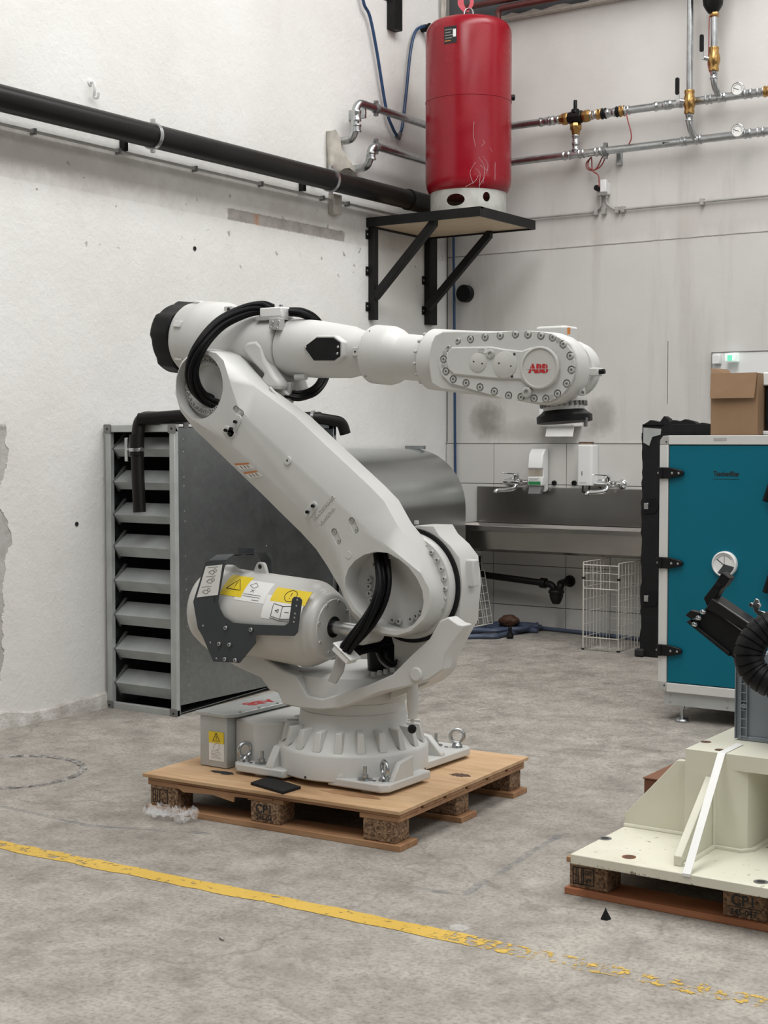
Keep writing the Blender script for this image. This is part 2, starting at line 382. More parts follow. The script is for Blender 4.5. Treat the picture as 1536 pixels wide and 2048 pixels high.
def bend(pts, r, k=5):
    """polyline with rounded corners"""
    P = [Vector(p) for p in pts]; out = [P[0]]
    for i in range(1, len(P) - 1):
        a, b, c = P[i - 1], P[i], P[i + 1]
        d1, d2 = (a - b), (c - b); rr = min(r, d1.length * 0.48, d2.length * 0.48)
        s, e = b + d1.normalized() * rr, b + d2.normalized() * rr
        for j in range(k + 1):
            t = j / k; out.append(s * (1 - t) ** 2 + b * 2 * t * (1 - t) + e * t * t)
    out.append(P[-1]); return out
def rounded(x0, x1, y0, y1, r, k=5):
    out = []
    for cx, cy, a0 in ((x1 - r, y1 - r, 0), (x0 + r, y1 - r, 90), (x0 + r, y0 + r, 180), (x1 - r, y0 + r, 270)):
        for j in range(k + 1):
            a = R(a0 + 90 * j / k); out.append((cx + r * math.cos(a), cy + r * math.sin(a)))
    return out
W = {}
def _finish(o, parent, world):
    W[o] = world
    if parent is not None:
        o.parent = parent; o.matrix_parent_inverse = W[parent].inverted()
    o.matrix_basis = world
def tag(o, label=None, cat=None, group=None, kind=None):
    for k, v in (('label', label), ('category', cat), ('group', group), ('kind', kind)):
        if v: o[k] = v
    return o
def mesh_of(name, bm, mat, angle=38):
    bmesh.ops.remove_doubles(bm, verts=bm.verts, dist=1e-5)
    bmesh.ops.recalc_face_normals(bm, faces=bm.faces)
    me = bpy.data.meshes.new(name); bm.to_mesh(me); bm.free()
    me.materials.append(MT[mat] if isinstance(mat, str) else mat)
    me.shade_smooth(); me.set_sharp_from_angle(angle=R(angle)); return me
def obj(name, bm, mat, parent=None, label=None, cat=None, group=None, kind=None, bevel=0.0, seg=2, angle=38, world=None):
    me = bm if isinstance(bm, bpy.types.Mesh) else mesh_of(name, bm, mat, angle)
    o = bpy.data.objects.new(name, me); COL.objects.link(o)
    _finish(o, parent, world or Matrix())
    if bevel:
        b = o.modifiers.new('bevel', 'BEVEL'); b.width = bevel; b.segments = seg; b.limit_method = 'ANGLE'; b.angle_limit = R(40); b.use_clamp_overlap = True
    return tag(o, label, cat, group, kind)
def thing(name, loc, label, cat, group=None, rz=0.0):
    o = bpy.data.objects.new(name, None); COL.objects.link(o); o.empty_display_size = 0.1
    _finish(o, None, Matrix.Translation(loc) @ Matrix.Rotation(rz, 4, 'Z')); return tag(o, label, cat, group)
def cut(o, *cutters):
    for cb in cutters:
        bmesh.ops.recalc_face_normals(cb, faces=cb.faces)
        me = bpy.data.meshes.new('cutter'); cb.to_mesh(me); cb.free()
        c = bpy.data.objects.new('cutter', me); COL.objects.link(c)
        md = o.modifiers.new('cut', 'BOOLEAN'); md.object = c; md.operation = 'DIFFERENCE'; md.solver = 'EXACT'
        dg = bpy.context.evaluated_depsgraph_get(); dg.update()
        nm = bpy.data.meshes.new_from_object(o.evaluated_get(dg)); o.modifiers.remove(md)
        old = o.data; nm.name = old.name; o.data = nm; bpy.data.meshes.remove(old)
        bpy.data.objects.remove(c); bpy.data.meshes.remove(me)
        o.data.shade_smooth(); o.data.set_sharp_from_angle(angle=R(38))
    return o
def face_m(loc, xdir, ydir, s=1.0):
    x = Vector(xdir).normalized(); z = x.cross(Vector(ydir)).normalized(); y = z.cross(x)
    m = Matrix((x, y, z)).transposed().to_4x4(); m.translation = Vector(loc); return m @ Matrix.Scale(s, 4)
def text(name, s, size, M, mat, parent, bold=0.0, ext=0.0004, align='CENTER', sx=1.0):
    cu = bpy.data.curves.new(name, 'FONT'); cu.body = s; cu.size = size; cu.align_x = align; cu.align_y = 'CENTER'
    cu.extrude = ext; cu.offset = bold; cu.resolution_u = 3
    t = bpy.data.objects.new(name, cu); COL.objects.link(t)
    dg = bpy.context.evaluated_depsgraph_get(); dg.update()
    me = bpy.data.meshes.new_from_object(t.evaluated_get(dg)); bpy.data.objects.remove(t); bpy.data.curves.remove(cu)
    me.materials.clear(); me.materials.append(MT[mat]); me.name = name
    o = bpy.data.objects.new(name, me); COL.objects.link(o); _finish(o, parent, M @ Matrix.Diagonal((sx, 1, 1, 1))); return o
_cache = {}
def bolt_mesh(r, h, mat='bolt', socket=True):
    k = (round(r, 4), round(h, 4), mat, socket)
    if k not in _cache:
        bm = BM()
        pr = [(0, r), (h * 0.85, r), (h, r * 0.88)]
        if socket: pr += [(h, r * 0.5), (h * 0.45, r * 0.5), (h * 0.45, 0.0002)]
        lathe(bm, (0, 0, 0), (0, 0, 1), pr, 12)
        _cache[k] = mesh_of('bolt', bm, mat)
    return _cache[k]
def bolt(p, d, r, h, parent, mat='bolt', name='bolt', socket=True):
    u, v, dd = frame_of(d); m = Matrix((u, v, dd)).transposed().to_4x4(); m.translation = Vector(p)
    return obj(name, bolt_mesh(r, h, mat, socket), mat, parent, world=m)
# ================================================================== the hall
bm = BM()
ys = [-7, -2, 1, 3, 4.5, 5.2, 5.6, 6.0, 6.8, 7.6, 8.4, YB + 0.2]
rows = [[bm.verts.new((x, y, floor_z(y))) for x in (XL - 0.2, -3, 0, 4, 8)] for y in ys]
for a, b in zip(rows, rows[1:]):
    for i in range(4): bm.faces.new((a[i], a[i + 1], b[i + 1], b[i]))
obj('floor', bm, 'floor', label='worn grey concrete floor', kind='structure')
obj('wall_left', box(BM(), XL - 0.3, XL, -7, YB + 0.3, -0.05, 7), 'wall_left', label='rough white plastered wall', kind='structure')
wall_back = obj('wall_back', box(BM(), XL, 8, YB, YB + 0.3, -0.05, 7), 'wall_back', label='grey-white plastered wall tiled at the bottom', kind='structure')
obj('wall_right', box(BM(), 8, 8.3, -7, YB + 0.3, -0.05, 7), 'wall_far', label='grey wall on the far right of the hall', kind='structure')
obj('wall_front', box(BM(), XL - 0.3, 8.3, -7.3, -7, -0.05, 7), 'wall_far', label='grey wall behind the viewer', kind='structure')
obj('ceiling', box(BM(), XL - 0.3, 8.3, -7.3, YB + 0.3, 7, 7.2), 'roof', label='grey sheet roof of the hall', kind='structure')

# crumbling plinth at the foot of the left wall
bm = BM(); n = 90; lo = []
for i in range(n):
    y = 2.0 + (YB - 2.0) * i / (n - 1); f = floor_z(y)
    h = 0.075 + 0.008 * math.sin(i * 0.9) + random.uniform(-0.012, 0.012); d = 0.020 + random.uniform(-0.005, 0.005)
    lo.append([(XL - 0.02, y, f - 0.02), (XL + d + 0.008, y, f - 0.02), (XL + d, y, f + h * 0.55), (XL + d * 0.72, y, f + h * 0.92), (XL - 0.02, y, f + h + 0.02)])
loft(bm, lo)
pl = NT('crumbling_plinth'); nn = pl.noise(7, 8, 0.7)
pl.col(pl.ramp(nn, [(0.34, (0.36, 0.325, 0.29)), (0.5, (0.52, 0.49, 0.455)), (0.66, (0.70, 0.68, 0.65))])); pl.set(0.85, 0); pl.bump(pl.noise(30, 6, 0.7), 0.6, 0.02)
obj('baseboard_left', bm, pl.m, label='crumbling plaster plinth', kind='structure')

# wall tiles, each its own piece, with the grout bed behind
TW, TH = 0.585, 0.2905
obj('grout_bed', box(BM(), XL + 0.002, -2.6, YB - 0.004, YB + 0.01, 0.02, 1.432), 'grout', wall_back)
tm = None
xs = [-5.292 + TW * k for k in range(-1, 5)]
for r in range(5):
    z1 = 1.432 - TH * r; z0 = z1 - TH
    for x in xs:
        x0, x1 = max(x, XL + 0.003), min(x + TW, -2.62)
        full = x0 == x and x1 == x + TW and r < 4
        if full and tm:
            o = obj('tile', tm, 'tile', wall_back, world=Matrix.Translation((x, YB, z0)))
        else:
            zz0 = max(z0, 0.105)
            b = box(BM(), 0.0025, x1 - x0 - 0.0025, -0.012, 0.0, zz0 - z0 + 0.0025, TH - 0.0025)
            me = mesh_of('tile', b, 'tile')
            if full: tm = me
            o = obj('tile', me, 'tile', wall_back, world=Matrix.Translation((x0, YB, z0)))
obj('tile_capping', box(BM(), XL + 0.002, -2.6, YB - 0.016, YB, 1.432, 1.437), 'conduit', wall_back)
obj('vertical_joint', box(BM(), -5.700 + 0.001, -5.693, YB - 0.003, YB, 1.44, 3.3), 'grout', wall_back)
c0 = on_y(1336, 690, YB); obj('wall_crack', box(BM(), c0.x - 0.002, c0.x + 0.002, YB - 0.001, YB + 0.01, 1.70, 2.12), 'grout', wall_back)

# painted floor line and old chalk lines
def strip(pts, wd, z, jitter=0.004, step=0.06):
    bm = BM(); P = [Vector((a, b, 0)) for a, b in pts]; lo = []
    for a, b in zip(P, P[1:]):
        k = max(1, int((b - a).length / step)); nrm = Vector((-(b - a).y, (b - a).x, 0)).normalized()
        for j in range(k):
            q = a.lerp(b, j / k)
            lo.append((q + nrm * (wd / 2 + random.uniform(-jitter, jitter)), q - nrm * (wd / 2 + random.uniform(-jitter, jitter))))
    lo.append((P[-1] + nrm * wd / 2, P[-1] - nrm * wd / 2))
    vs = [[bm.verts.new((v.x, v.y, floor_z(v.y) + z)) for v in pr] for pr in lo]
    for a, b in zip(vs, vs[1:]): bm.faces.new((a[0], a[1], b[1], b[0]))
    return bm
ya, yb_, yc = on_z(0, 1690), on_z(600, 1810), on_z(1536, 2008)
d = (yb_ - ya)
obj('floor_line', strip([(ya.x - d.x * 0.8, ya.y - d.y * 0.8), (ya.x, ya.y), (yb_.x, yb_.y), (yc.x, yc.y), (yc.x + 1.5, yc.y + 0.03)], 0.080, 0.0015, 0.007), 'yellowline',
    label='worn yellow painted line running across the concrete floor', cat='floor marking')
def pz2(*l): return [tuple(on_z(a, b))[:2] for a, b in l]
for lst, lb in (([(0, 1612), (180, 1652), (420, 1668)], 'faded blue-grey chalk line on the floor left of the pallet'),
                ([(820, 1775), (925, 1790), (975, 1760), (1120, 1668)], 'faded blue-grey chalk corner mark on the floor in front of the pallet')):
    obj('chalk_line', strip(pz2(*lst), 0.03, 0.001, 0.008), 'chalk', label=lb, cat='floor marking')

# round cover rim let into the floor, left
cc = on_z(18, 1544); bm = BM(); lo = []
N = 96
for j in range(N):
    a = 2 * math.pi * j / N; r0 = 0.30 + random.uniform(-0.004, 0.004); r1 = 0.335 + random.uniform(-0.006, 0.006)
    lo.append([cc + Vector((math.cos(a) * r, math.sin(a) * r, z)) for r, z in ((r0, -0.004), (r0 + 0.006, 0.005), ((r0 + r1) / 2, 0.002), (r1 - 0.004, 0.006), (r1, -0.004))])
loft(bm, lo, False, True)
rm = NT('rim_concrete'); rm.col(rm.ramp(rm.noise(26, 6, 0.7), [(0.38, (0.09, 0.083, 0.075)), (0.5, (0.24, 0.225, 0.21)), (0.68, (0.48, 0.46, 0.43))])); rm.set(0.85, 0)
obj('cover_rim', bm, rm.m, label='round cracked rim of a cover set in the concrete floor', cat='floor cover')

# ================================================================== left wall: black pipe, conduit, hook
XP = XL + 0.15
p0, p1 = on_x(0, 203, XP), on_x(661, 355, XP); ZP = (p0.z + p1.z) / 2
t = thing('waste_pipe', (XP, 6.5, ZP), 'thick black plastic pipe running high along the white wall', 'pipe')
obj('pipe_run', cyl(BM(), (XP, 3.6, ZP), (XP, 9.2, ZP), 0.065, n=32), 'blackpipe', t)
ysl = on_x(818, 392, XP).y
obj('pipe_sleeve', lathe(BM(), (XP, ysl - 0.02, ZP), (0, 1, 0), [(0, 0.066), (0, 0.072), (0.03, 0.072), (0.035, 0.069), (0.9, 0.069), (0.9, 0.066)], 32), 'blackpipe', t)
for px, py in ((305, 268), (661, 355)):
    yy = on_x(px, py, XP).y
    bm = BM(); lathe(bm, (XP, yy - 0.013, ZP), (0, 1, 0), [(0, 0.066), (0, 0.073), (0.026, 0.073), (0.026, 0.066)], 32)
    for s in (-1, 1): box(bm, XP - 0.008, XP + 0.014, yy - 0.009, yy + 0.009, ZP + s * 0.080 - 0.010, ZP + s * 0.080 + 0.010)
    c = obj('pipe_clamp', bm, 'zinc', t)
    obj('clamp_rod', cyl(BM(), (XL, yy, ZP), (XP - 0.066, yy, ZP), 0.006, n=8), 'zinc', c)
for px, py in ((253, 290), (610, 372)):
    q = on_x(px, py, XL + 0.04)
    obj('wall_tab', box(BM(), XL, XL + 0.04, q.y - 0.014, q.y + 0.014, q.z - 0.03, q.z + 0.03), 'blacksteel', t, bevel=0.002)
ZC = 3.015
t = thing('cable_conduit', (XL, 6.5, ZC), 'thin grey conduit clipped along the left wall below the black pipe', 'conduit')
obj('conduit_tube', cyl(BM(), (XL + 0.022, 3.6, ZC), (XL + 0.022, 9.2, ZC), 0.0085, n=10), 'conduit', t)
for px in (62, 232, 385, 517, 640, 690):
    q = on_x(px, 251 + px * 0.2255, XL)
    obj('conduit_clip', box(BM(), XL, XL + 0.036, q.y - 0.008, q.y + 0.008, ZC - 0.016, ZC + 0.016), 'mesh_grey', t, bevel=0.003)
q = on_x(664, 385, XL)
obj('junction_box', box(BM(), XL, XL + 0.05, q.y - 0.045, q.y + 0.045, ZC - 0.09, ZC + 0.04), 'clothwrap', label='small grey junction box on the thin wall conduit', cat='junction box', bevel=0.006)
# hook
q = on_x(180, 180, XL); bm = BM()
tube(bm, smooth([(XL, q.y, q.z + 0.04), (XL + 0.03, q.y, q.z + 0.035), (XL + 0.035, q.y, q.z), (XL + 0.02, q.y + 0.01, q.z - 0.035), (XL + 0.035, q.y + 0.02, q.z - 0.04), (XL + 0.045, q.y + 0.02, q.z - 0.015)], 5), 0.008, 8)
lathe(bm, (XL, q.y, q.z + 0.04), (1, 0, 0), [(0, 0.018), (0.006, 0.018), (0.008, 0.008)], 12)
obj('wall_hook', bm, 'white', label='small white painted hook high on the left wall', cat='hook')
# small dark wall plug and hole
for px, py, r, lb in ((153, 1048, 0.012, 'small dark plug in the white wall left of the louvred duct'), (389, 497, 0.013, 'small dark anchor hole in the white wall below the black pipe')):
    q = on_x(px, py, XL)
    obj('wall_plug', lathe(BM(), (XL - 0.002, q.y, q.z), (1, 0, 0), [(0, r), (0.006, r), (0.007, r * 0.6), (0.003, r * 0.5)], 14), 'hole', label=lb, cat='wall plug')

# ================================================================== louvred duct against the left wall
dl, dr = on_z(228, 1411), on_z(359, 1433)
DX0, DX1, DY = XL + 0.035, -5.19, 5.76
DT = 1.525; DYE = 7.14
base_z = lambda y: floor_z(y) + 0.004
t = thing('louvre_duct', ((DX0 + DX1) / 2, DY, 0), 'tall galvanised duct section with louvre blades in its open end', 'air duct')
bm = BM(); th = 0.004
zb = 0.012
for (x0, x1, y0, y1, za, zc) in ((DX0, DX0 + th, DY, DYE, zb, DT), (DX1 - th, DX1, DY, DYE, zb + 0.045, DT), (DX0, DX1, DY, DYE, DT - th, DT)):
    box(bm, x0, x1, y0, y1, za, zc)
# lower side edge rises a little towards the back, as the sheet does
obj('duct_casing', bm, 'galv', t)
obj('duct_floor', prism(BM(), [(DY, 0.012), (DYE, 0.075), (DYE, 0.079), (DY, 0.016)], 'x', DX0, DX1), 'galv', t)
obj('duct_back', box(BM(), DX0, DX1, DYE - th, DYE, 0.08, DT), 'galv', t)
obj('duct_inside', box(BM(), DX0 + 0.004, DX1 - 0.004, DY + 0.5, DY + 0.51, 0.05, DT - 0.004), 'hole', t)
fw_ = 0.038
bm = BM()
for (x0, x1, za, zc) in ((DX0 - 0.012, DX0 + fw_ - 0.012, 0.002, DT + 0.01), (DX1 - fw_ + 0.012, DX1 + 0.012, 0.002, DT + 0.01)):
    box(bm, x0, x1, DY - 0.03, DY, za, zc)
box(bm, DX0 - 0.012, DX1 + 0.012, DY - 0.029, DY, DT - fw_ + 0.01, DT + 0.01); box(bm, DX0 - 0.012, DX1 + 0.012, DY - 0.029, DY, 0.002, fw_)
fr = obj('front_frame', bm, 'galv2', t, bevel=0.003)
for xx in (DX0 + 0.006, DX1 - 0.006):
    for zz in (0.02, DT - 0.01):
        obj('corner_plate', prism(BM(), rounded(xx - 0.026, xx + 0.026, zz - 0.024, zz + 0.024, 0.006), 'y', DY - 0.034, DY - 0.029), 'mesh_grey', fr)
        bolt((xx, DY - 0.034, zz), (0, -1, 0), 0.006, 0.002, fr, 'hole', 'corner_hole', False)
# blades: a folded vee, each with its end brackets
zt = [927, 0]
bl = [(888, 914), (956, 981), (1023, 1049), (1088, 1119), (1158, 1189), (1228, 1259), (1298, 1327), (1367, 1400)]
for (ya_, yb2) in bl:
    zu = on_y(330, ya_ - 12, DY - 0.01).z; zm = on_y(330, ya_ + 10, DY - 0.01).z; zl = on_y(330, yb2, DY).z
    prof = [(DY + 0.085, zu + 0.005), (DY - 0.012, zm), (DY + 0.03, zl), (DY + 0.033, zl), (DY - 0.008, zm), (DY + 0.088, zu + 0.003)]
    b = obj('louvre_blade', prism(BM(), prof, 'x', DX0 + 0.03, DX1 - 0.03), 'galv2', t)
    for xx in (DX0 + 0.028, DX1 - 0.03):
        bm = BM(); prism(bm, [(DY + 0.09, zu + 0.025), (DY + 0.07, zu + 0.028), (DY - 0.016, zm + 0.004), (DY + 0.03, zl - 0.012), (DY + 0.045, zl - 0.006), (DY + 0.01, zm)], 'x', xx - 0.002, xx + 0.004)
        obj('blade_bracket', bm, 'mesh_grey', b)
for k, py in enumerate((879, 904, 955, 973, 1023, 1043, 1113, 1159, 1180, 1229, 1253, 1299, 1324, 1370, 1395)):
    q = on_x(366 + (py - 879) * 0.022, py, DX1)
    bolt((DX1, q.y, q.z), (1, 0, 0), 0.0045, 0.002, t, 'steel', 'rivet', False)
for px, py in ((655, 1113),(533,1092)):
    q = on_x(px, py, DX1); bolt((DX1, q.y, q.z), (1, 0, 0), 0.0045, 0.002, t, 'steel', 'rivet', False)
bm = BM()
box(bm, DX1 - 0.005, DX1 + 0.03, DYE - 0.03, DYE, 0.08, DT + 0.03); box(bm, DX0, DX1 + 0.03, DYE - 0.03, DYE, DT - 0.005, DT + 0.035)
fl = obj('rear_flange', bm, 'galv', t, bevel=0.003)
for zz in (0.3, 0.7, 1.1, 1.45): bolt((DX1 + 0.03, DYE - 0.015, zz), (1, 0, 0), 0.007, 0.008, fl, 'zinc', 'flange_bolt', False)
q = on_x(372, 848, DX1); obj('lifting_tab', prism(BM(), rounded(q.y - 0.02, q.y + 0.02, DT - 0.01, DT + 0.028, 0.012), 'x', DX1 - 0.003, DX1 + 0.001), 'mesh_grey', t)

# black drain pipe resting on the duct, elbow hanging down over the louvres
t = thing('drain_pipe', (-5.45, DY - 0.05, DT), 'black plastic pipe with an elbow hanging over the louvred duct', 'pipe')
a0 = on_y(270, 870, DY - 0.075); zt_ = on_y(270, 838, DY - 0.075).z
xv = on_y(273, 900, DY - 0.075).x; xv2 = on_y(283, 1020, DY - 0.075).x; zv = on_y(283, 1024, DY - 0.075).z
ZR = DT + 0.048
obj('pipe_run', tube(BM(), bend([(-5.30, DYE + 0.02, ZR + 0.02), (-5.40, DY + 0.6, ZR + 0.005), (xv, DY - 0.055, ZR), (xv + 0.004, DY - 0.075, ZR - 0.2), (xv2, DY - 0.09, zv)], 0.065, 6), 0.034, 20), 'blackpipe', t)
obj('elbow_socket', tube(BM(), [(xv + 0.0005, DY - 0.0725, ZR - 0.09), (xv + 0.004, DY - 0.077, ZR - 0.20)], 0.039, 20), 'blackpipe', t)
bp = on_y(310, 838, DY - 0.07)
obj('branch_stub', cyl(BM(), (xv + 0.02, DY - 0.075, ZR - 0.01), (xv + 0.30, DY + 0.05, ZR + 0.012), 0.034, n=20), 'blackpipe', t)
cb = obj('pipe_clip', lathe(BM(), (xv + 0.004, DY - 0.079, on_y(270, 903, DY - 0.08).z), (0, 0, 1), [(0, 0.035), (0, 0.041), (0.018, 0.041), (0.018, 0.035)], 20), 'zinc', t)
zc_ = on_y(270, 902, DY - 0.08).z
obj('clip_rail', box(BM(), xv - 0.078, xv - 0.055, DY - 0.085, DY - 0.075, zc_ - 0.055, zc_ + 0.07), 'zinc', cb, bevel=0.003)
obj('clip_rod', cyl(BM(), (xv - 0.066, DY - 0.08, zc_ + 0.009), (xv - 0.03, DY - 0.08, zc_ + 0.009), 0.006, n=8), 'zinc', cb)
obj('clip_screw', cyl(BM(), (xv + 0.03, DY - 0.09, zc_ + 0.009), (xv + 0.052, DY - 0.09, zc_ + 0.009), 0.012, n=10), 'zinc', cb)
# second black pipe end with a clamp, further back on the duct
e = on_x(600, 832, DX1 - 0.04); e2 = on_x(645, 836, DX1 - 0.04)
t = thing('pipe_stub', (DX1 - 0.05, 6.9, DT), 'short black pipe end with a clamp on the rear of the louvred duct', 'pipe')
obj('pipe_body', tube(BM(), bend([(-5.5, e.y - 0.05, ZR + 0.02), (DX1 - 0.02, e.y + 0.12, ZR + 0.015), (DX1 + 0.06, e2.y + 0.06, ZR - 0.01), (DX1 + 0.07, e2.y + 0.08, ZR - 0.08)], 0.05), 0.034, 18), 'blackpipe', t)
obj('pipe_clip', lathe(BM(), (DX1 - 0.03, e.y + 0.10, ZR + 0.016), (1, 0.45, 0), [(0, 0.035), (0, 0.042), (0.018, 0.042), (0.018, 0.035)], 20), 'zinc', t)

# ================================================================== rounded sheet duct behind the robot
XB0 = XL + 0.03
c1 = on_y(830, 897, 7.9)
t = thing('rounded_duct', (-5.3, 7.95, floor_z(7.9)), 'large rounded galvanised duct bend standing behind the robot arm', 'air duct')
YA_, YE_ = 7.2, 8.7
qr = on_y(931, 1100, YE_); qt = on_y(800, 897, YE_)
bm = BM(); prof = []
xr = qr.x; zt2 = qt.z; rr = 0.44
prof = [(XB0, zt2)]
for j in range(13):
    a = R(90 - 90 * j / 12); prof.append((xr - rr + rr * math.cos(a), zt2 - rr * 0.92 + rr * 0.92 * math.sin(a)))
prof += [(xr, 0.06), (xr - 0.004, 0.06)]
inner = [(x - 0.004 if i > 0 else x, z - 0.004) for i, (x, z) in list(enumerate(prof))[:-2]][::-1]
pr = prof + inner
prism(bm, pr, 'y', YA_, YE_)
obj('duct_skin', bm, 'galvcurve' if 'galvcurve' in MT else 'galv', t, angle=30)
obj('front_plate', prism(BM(), [(XB0, 0.06)] + prof[:-1], 'y', YA_, YA_ + 0.004), 'galv', t)
obj('edge_flange', prism(BM(), [(XB0, zt2 - 0.005), (prof[3][0], zt2 - 0.005), (prof[3][0], zt2 + 0.02), (XB0, zt2 + 0.02)], 'y', YE_ - 0.03, YE_), 'galv', t)
# ================================================================== pallet under the robot
PTOP = 0.145
RZ = R(3.0)
def make_pallet(loc, rz, label, LX, LY, deck=True, mats=('plank', 'plank'), depth_boards=5):
    """block pallet, origin at front-left floor corner, x along the front, y to the back"""
    t = thing('pallet', loc, label, 'pallet', 'wooden block pallets', rz)
    Wm = W[t]
    def part(name, x0, x1, y0, y1, z0, z1, mat, par=t, bev=0.002):
        return obj(name, box(BM(), x0, x1, y0, y1, z0, z1, None), mat, par, world=Wm, bevel=bev)
    for y in (0.0, LY / 2 - 0.05, LY - 0.11):
        part('bottom_board', 0.0, LX + 0.012, y - 0.012, y + 0.115, 0.0, 0.022, mats[1])
    blocks = {}
    for i, x in enumerate((0.012, LX / 2 - 0.075, LX - 0.15)):
        for j, y in enumerate((0.0, LY / 2 - 0.05, LY - 0.1)):
            blocks[i, j] = part('block', x, x + 0.135, y, y + 0.1, 0.022, 0.100, 'chip', bev=0.004)
    for i, x in enumerate((0.0, LX / 2 - 0.09, LX - 0.165)):
        part('stringer_board', x, x + 0.165, 0.0, LY, 0.100, 0.118, mats[0])
    return t, Wm, part, blocks
fl = on_z(300, 1618); fr_ = on_z(803, 1709)
pallet, PW, ppart, pblk = make_pallet((fl.x - 0.0, fl.y - 0.01, 0), RZ, 'wooden pallet with a plywood deck carrying the big robot arm', 1.145, 1.02)
for k in range(6):
    ppart('deck_board', 0.0, 1.15, 0.0 + k * 0.172, 0.150 + k * 0.172, 0.1182, 0.131, 'plank')
deck = ppart('plywood_deck', -0.018, 1.155, -0.012, 1.045, 0.1312, PTOP, 'ply', bev=0.002)
obj('torn_edge', prism(BM(), [(0.14, 0.11), (0.18, 0.092), (0.32, 0.10), (0.42, 0.084), (0.424, 0.105), (0.6, 0.112), (0.6, 0.118), (0.14, 0.118)], 'y', -0.004, 0.004), 'plank', pallet, world=PW)
# burnt-in marks on the middle block
for key, ox in (((1, 0), 0.0675), ((0, 0), 0.0675)):
    b = pblk[key]; bx = {0: 0.012, 1: 1.145 / 2 - 0.075}[key[0]] + 0.012
    M1 = PW @ face_m((bx + 0.050, -0.0008, 0.073), (1, 0, 0), (0, 0, 1))
    if key[0] == 1:
        text('stamp', 'CP1', 0.046, M1, 'ink', b, 0.0006)
        text('stamp', '245-04', 0.026, PW @ face_m((bx + 0.050, -0.0008, 0.040), (1, 0, 0), (0, 0, 1)), 'ink', b, 0.0004)
        obj('stamp_line', box(BM(), bx + 0.004, bx + 0.098, -0.0012, 0.0, 0.0535, 0.0555), 'ink', b, world=PW)
    else:
        bm = BM()
        for x in (0.0, 0.012, 0.022, 0.034): box(bm, bx + x, bx + x + 0.003, -0.0012, 0.0, 0.036, 0.088)
        for z in (0.036, 0.086): box(bm, bx, bx + 0.075, -0.0012, 0.0, z, z + 0.003)
        box(bm, bx + 0.072, bx + 0.075, -0.0012, 0.0, 0.036, 0.088); obj('stamp', bm, 'ink', b, world=PW)
# oil stains on the deck, dark knots
for px, py, rx, ry in ((446, 1545, 0.06, 0.022), (921, 1550, 0.04, 0.028), (700, 1588, 0.12, 0.03)):
    q = on_z(px, py, PTOP + 0.0006); bm = BM()
    bm.faces.new([bm.verts.new((q.x + rx * (1 + random.uniform(-.25, .25)) * math.cos(a * math.pi / 12), q.y + ry * (1 + random.uniform(-.25, .25)) * math.sin(a * math.pi / 12), q.z)) for a in range(24)])
    obj('deck_stain', bm, {446: 'hole', 921: 'leather', 700: 'plank'}[px], deck)
# black rubber pad lying on the deck
q = [on_z(a, b, PTOP) for a, b in ((501, 1570), (537, 1558), (602, 1578), (566, 1589))]
bm = BM(); loft(bm, [[(p.x, p.y, PTOP + 0.0005) for p in q], [(p.x, p.y, PTOP + 0.011) for p in q]])
obj('rubber_pad', bm, 'rubber', label='flat black rubber pad lying on the plywood deck', cat='rubber pad', bevel=0.002)
# plastic wrap at the left corner
def crumple(name, center, rx, ry, rz, mat, label, cat, n=5, seed=1, amp=0.45):
    rnd = random.Random(seed); bm = BM(); bmesh.ops.create_icosphere(bm, subdivisions=n, radius=1)
    ks = [(Vector((rnd.uniform(-1, 1), rnd.uniform(-1, 1), rnd.uniform(-1, 1))).normalized(), rnd.uniform(2, 9), rnd.uniform(0, 6)) for _ in range(14)]
    for v in bm.verts:
        d = sum(abs(math.sin(v.co.dot(k) * f + p)) / (1 + 0.12 * f) for k, f, p in ks) / 14
        v.co *= (1 - amp + amp * 2.0 * d)
        v.co = Vector((v.co.x * rx, v.co.y * ry, v.co.z * rz)) + Vector(center)
    return obj(name, bm, mat, label=label, cat=cat, angle=60)
def film_sheet(bm, c, d, ln, wd, seed):
    """thin creased sheet lying along d"""
    rnd = random.Random(seed); d = Vector(d).normalized(); n_ = Vector((-d.y, d.x, 0)); U, V = 26, 12
    ph = [rnd.uniform(0, 6) for _ in range(8)]
    g = []
    for i in range(U + 1):
        u = i / U - 0.5; row = []
        pinch = 0.22 + 0.78 * min(1, abs(u - 0.08) * 2.6)
        for j in range(V + 1):
            v = (j / V - 0.5) * pinch
            h = 0.022 * abs(math.sin(9 * v * 3 + ph[0] + 3 * u)) + 0.014 * abs(math.sin(17 * u + ph[1] + 8 * v)) + 0.008 * math.sin(31 * u + 23 * v + ph[2])
            p = Vector(c) + d * (u * ln + 0.012 * math.sin(14 * v + ph[3])) + n_ * (v * wd) + Vector((0, 0, 0.004 + max(0, h) * (0.7 + 0.6 * math.sin(5 * u + ph[4])) + 0.012 * (1 - pinch)))
            row.append(bm.verts.new(p))
        g.append(row)
    for r0, r1 in zip(g, g[1:]):
        for j in range(V): bm.faces.new((r0[j], r0[j + 1], r1[j + 1], r1[j]))
q = on_z(352, 1638); bm = BM()
for k, (dx, dy, dd) in enumerate(((0, 0, (1, 0.1)), (-0.01, 0.012, (0.9, -0.35)), (0.01, -0.01, (0.8, 0.5)))): film_sheet(bm, (q.x + dx, q.y - 0.03 + dy, 0.002 + 0.006 * k), (*dd, 0), 0.19, 0.10, 3 + k)
obj('plastic_wrap', bm, 'film', label='crumpled clear plastic film at the left foot of the robot pallet', cat='plastic film', angle=50)
q = on_z(918, 1858)
crumple('plastic_scrap', (q.x, q.y, 0.004), 0.035, 0.03, 0.006, 'film', 'small scrap of clear plastic on the floor by the yellow line', 'plastic scrap', 3, 5)
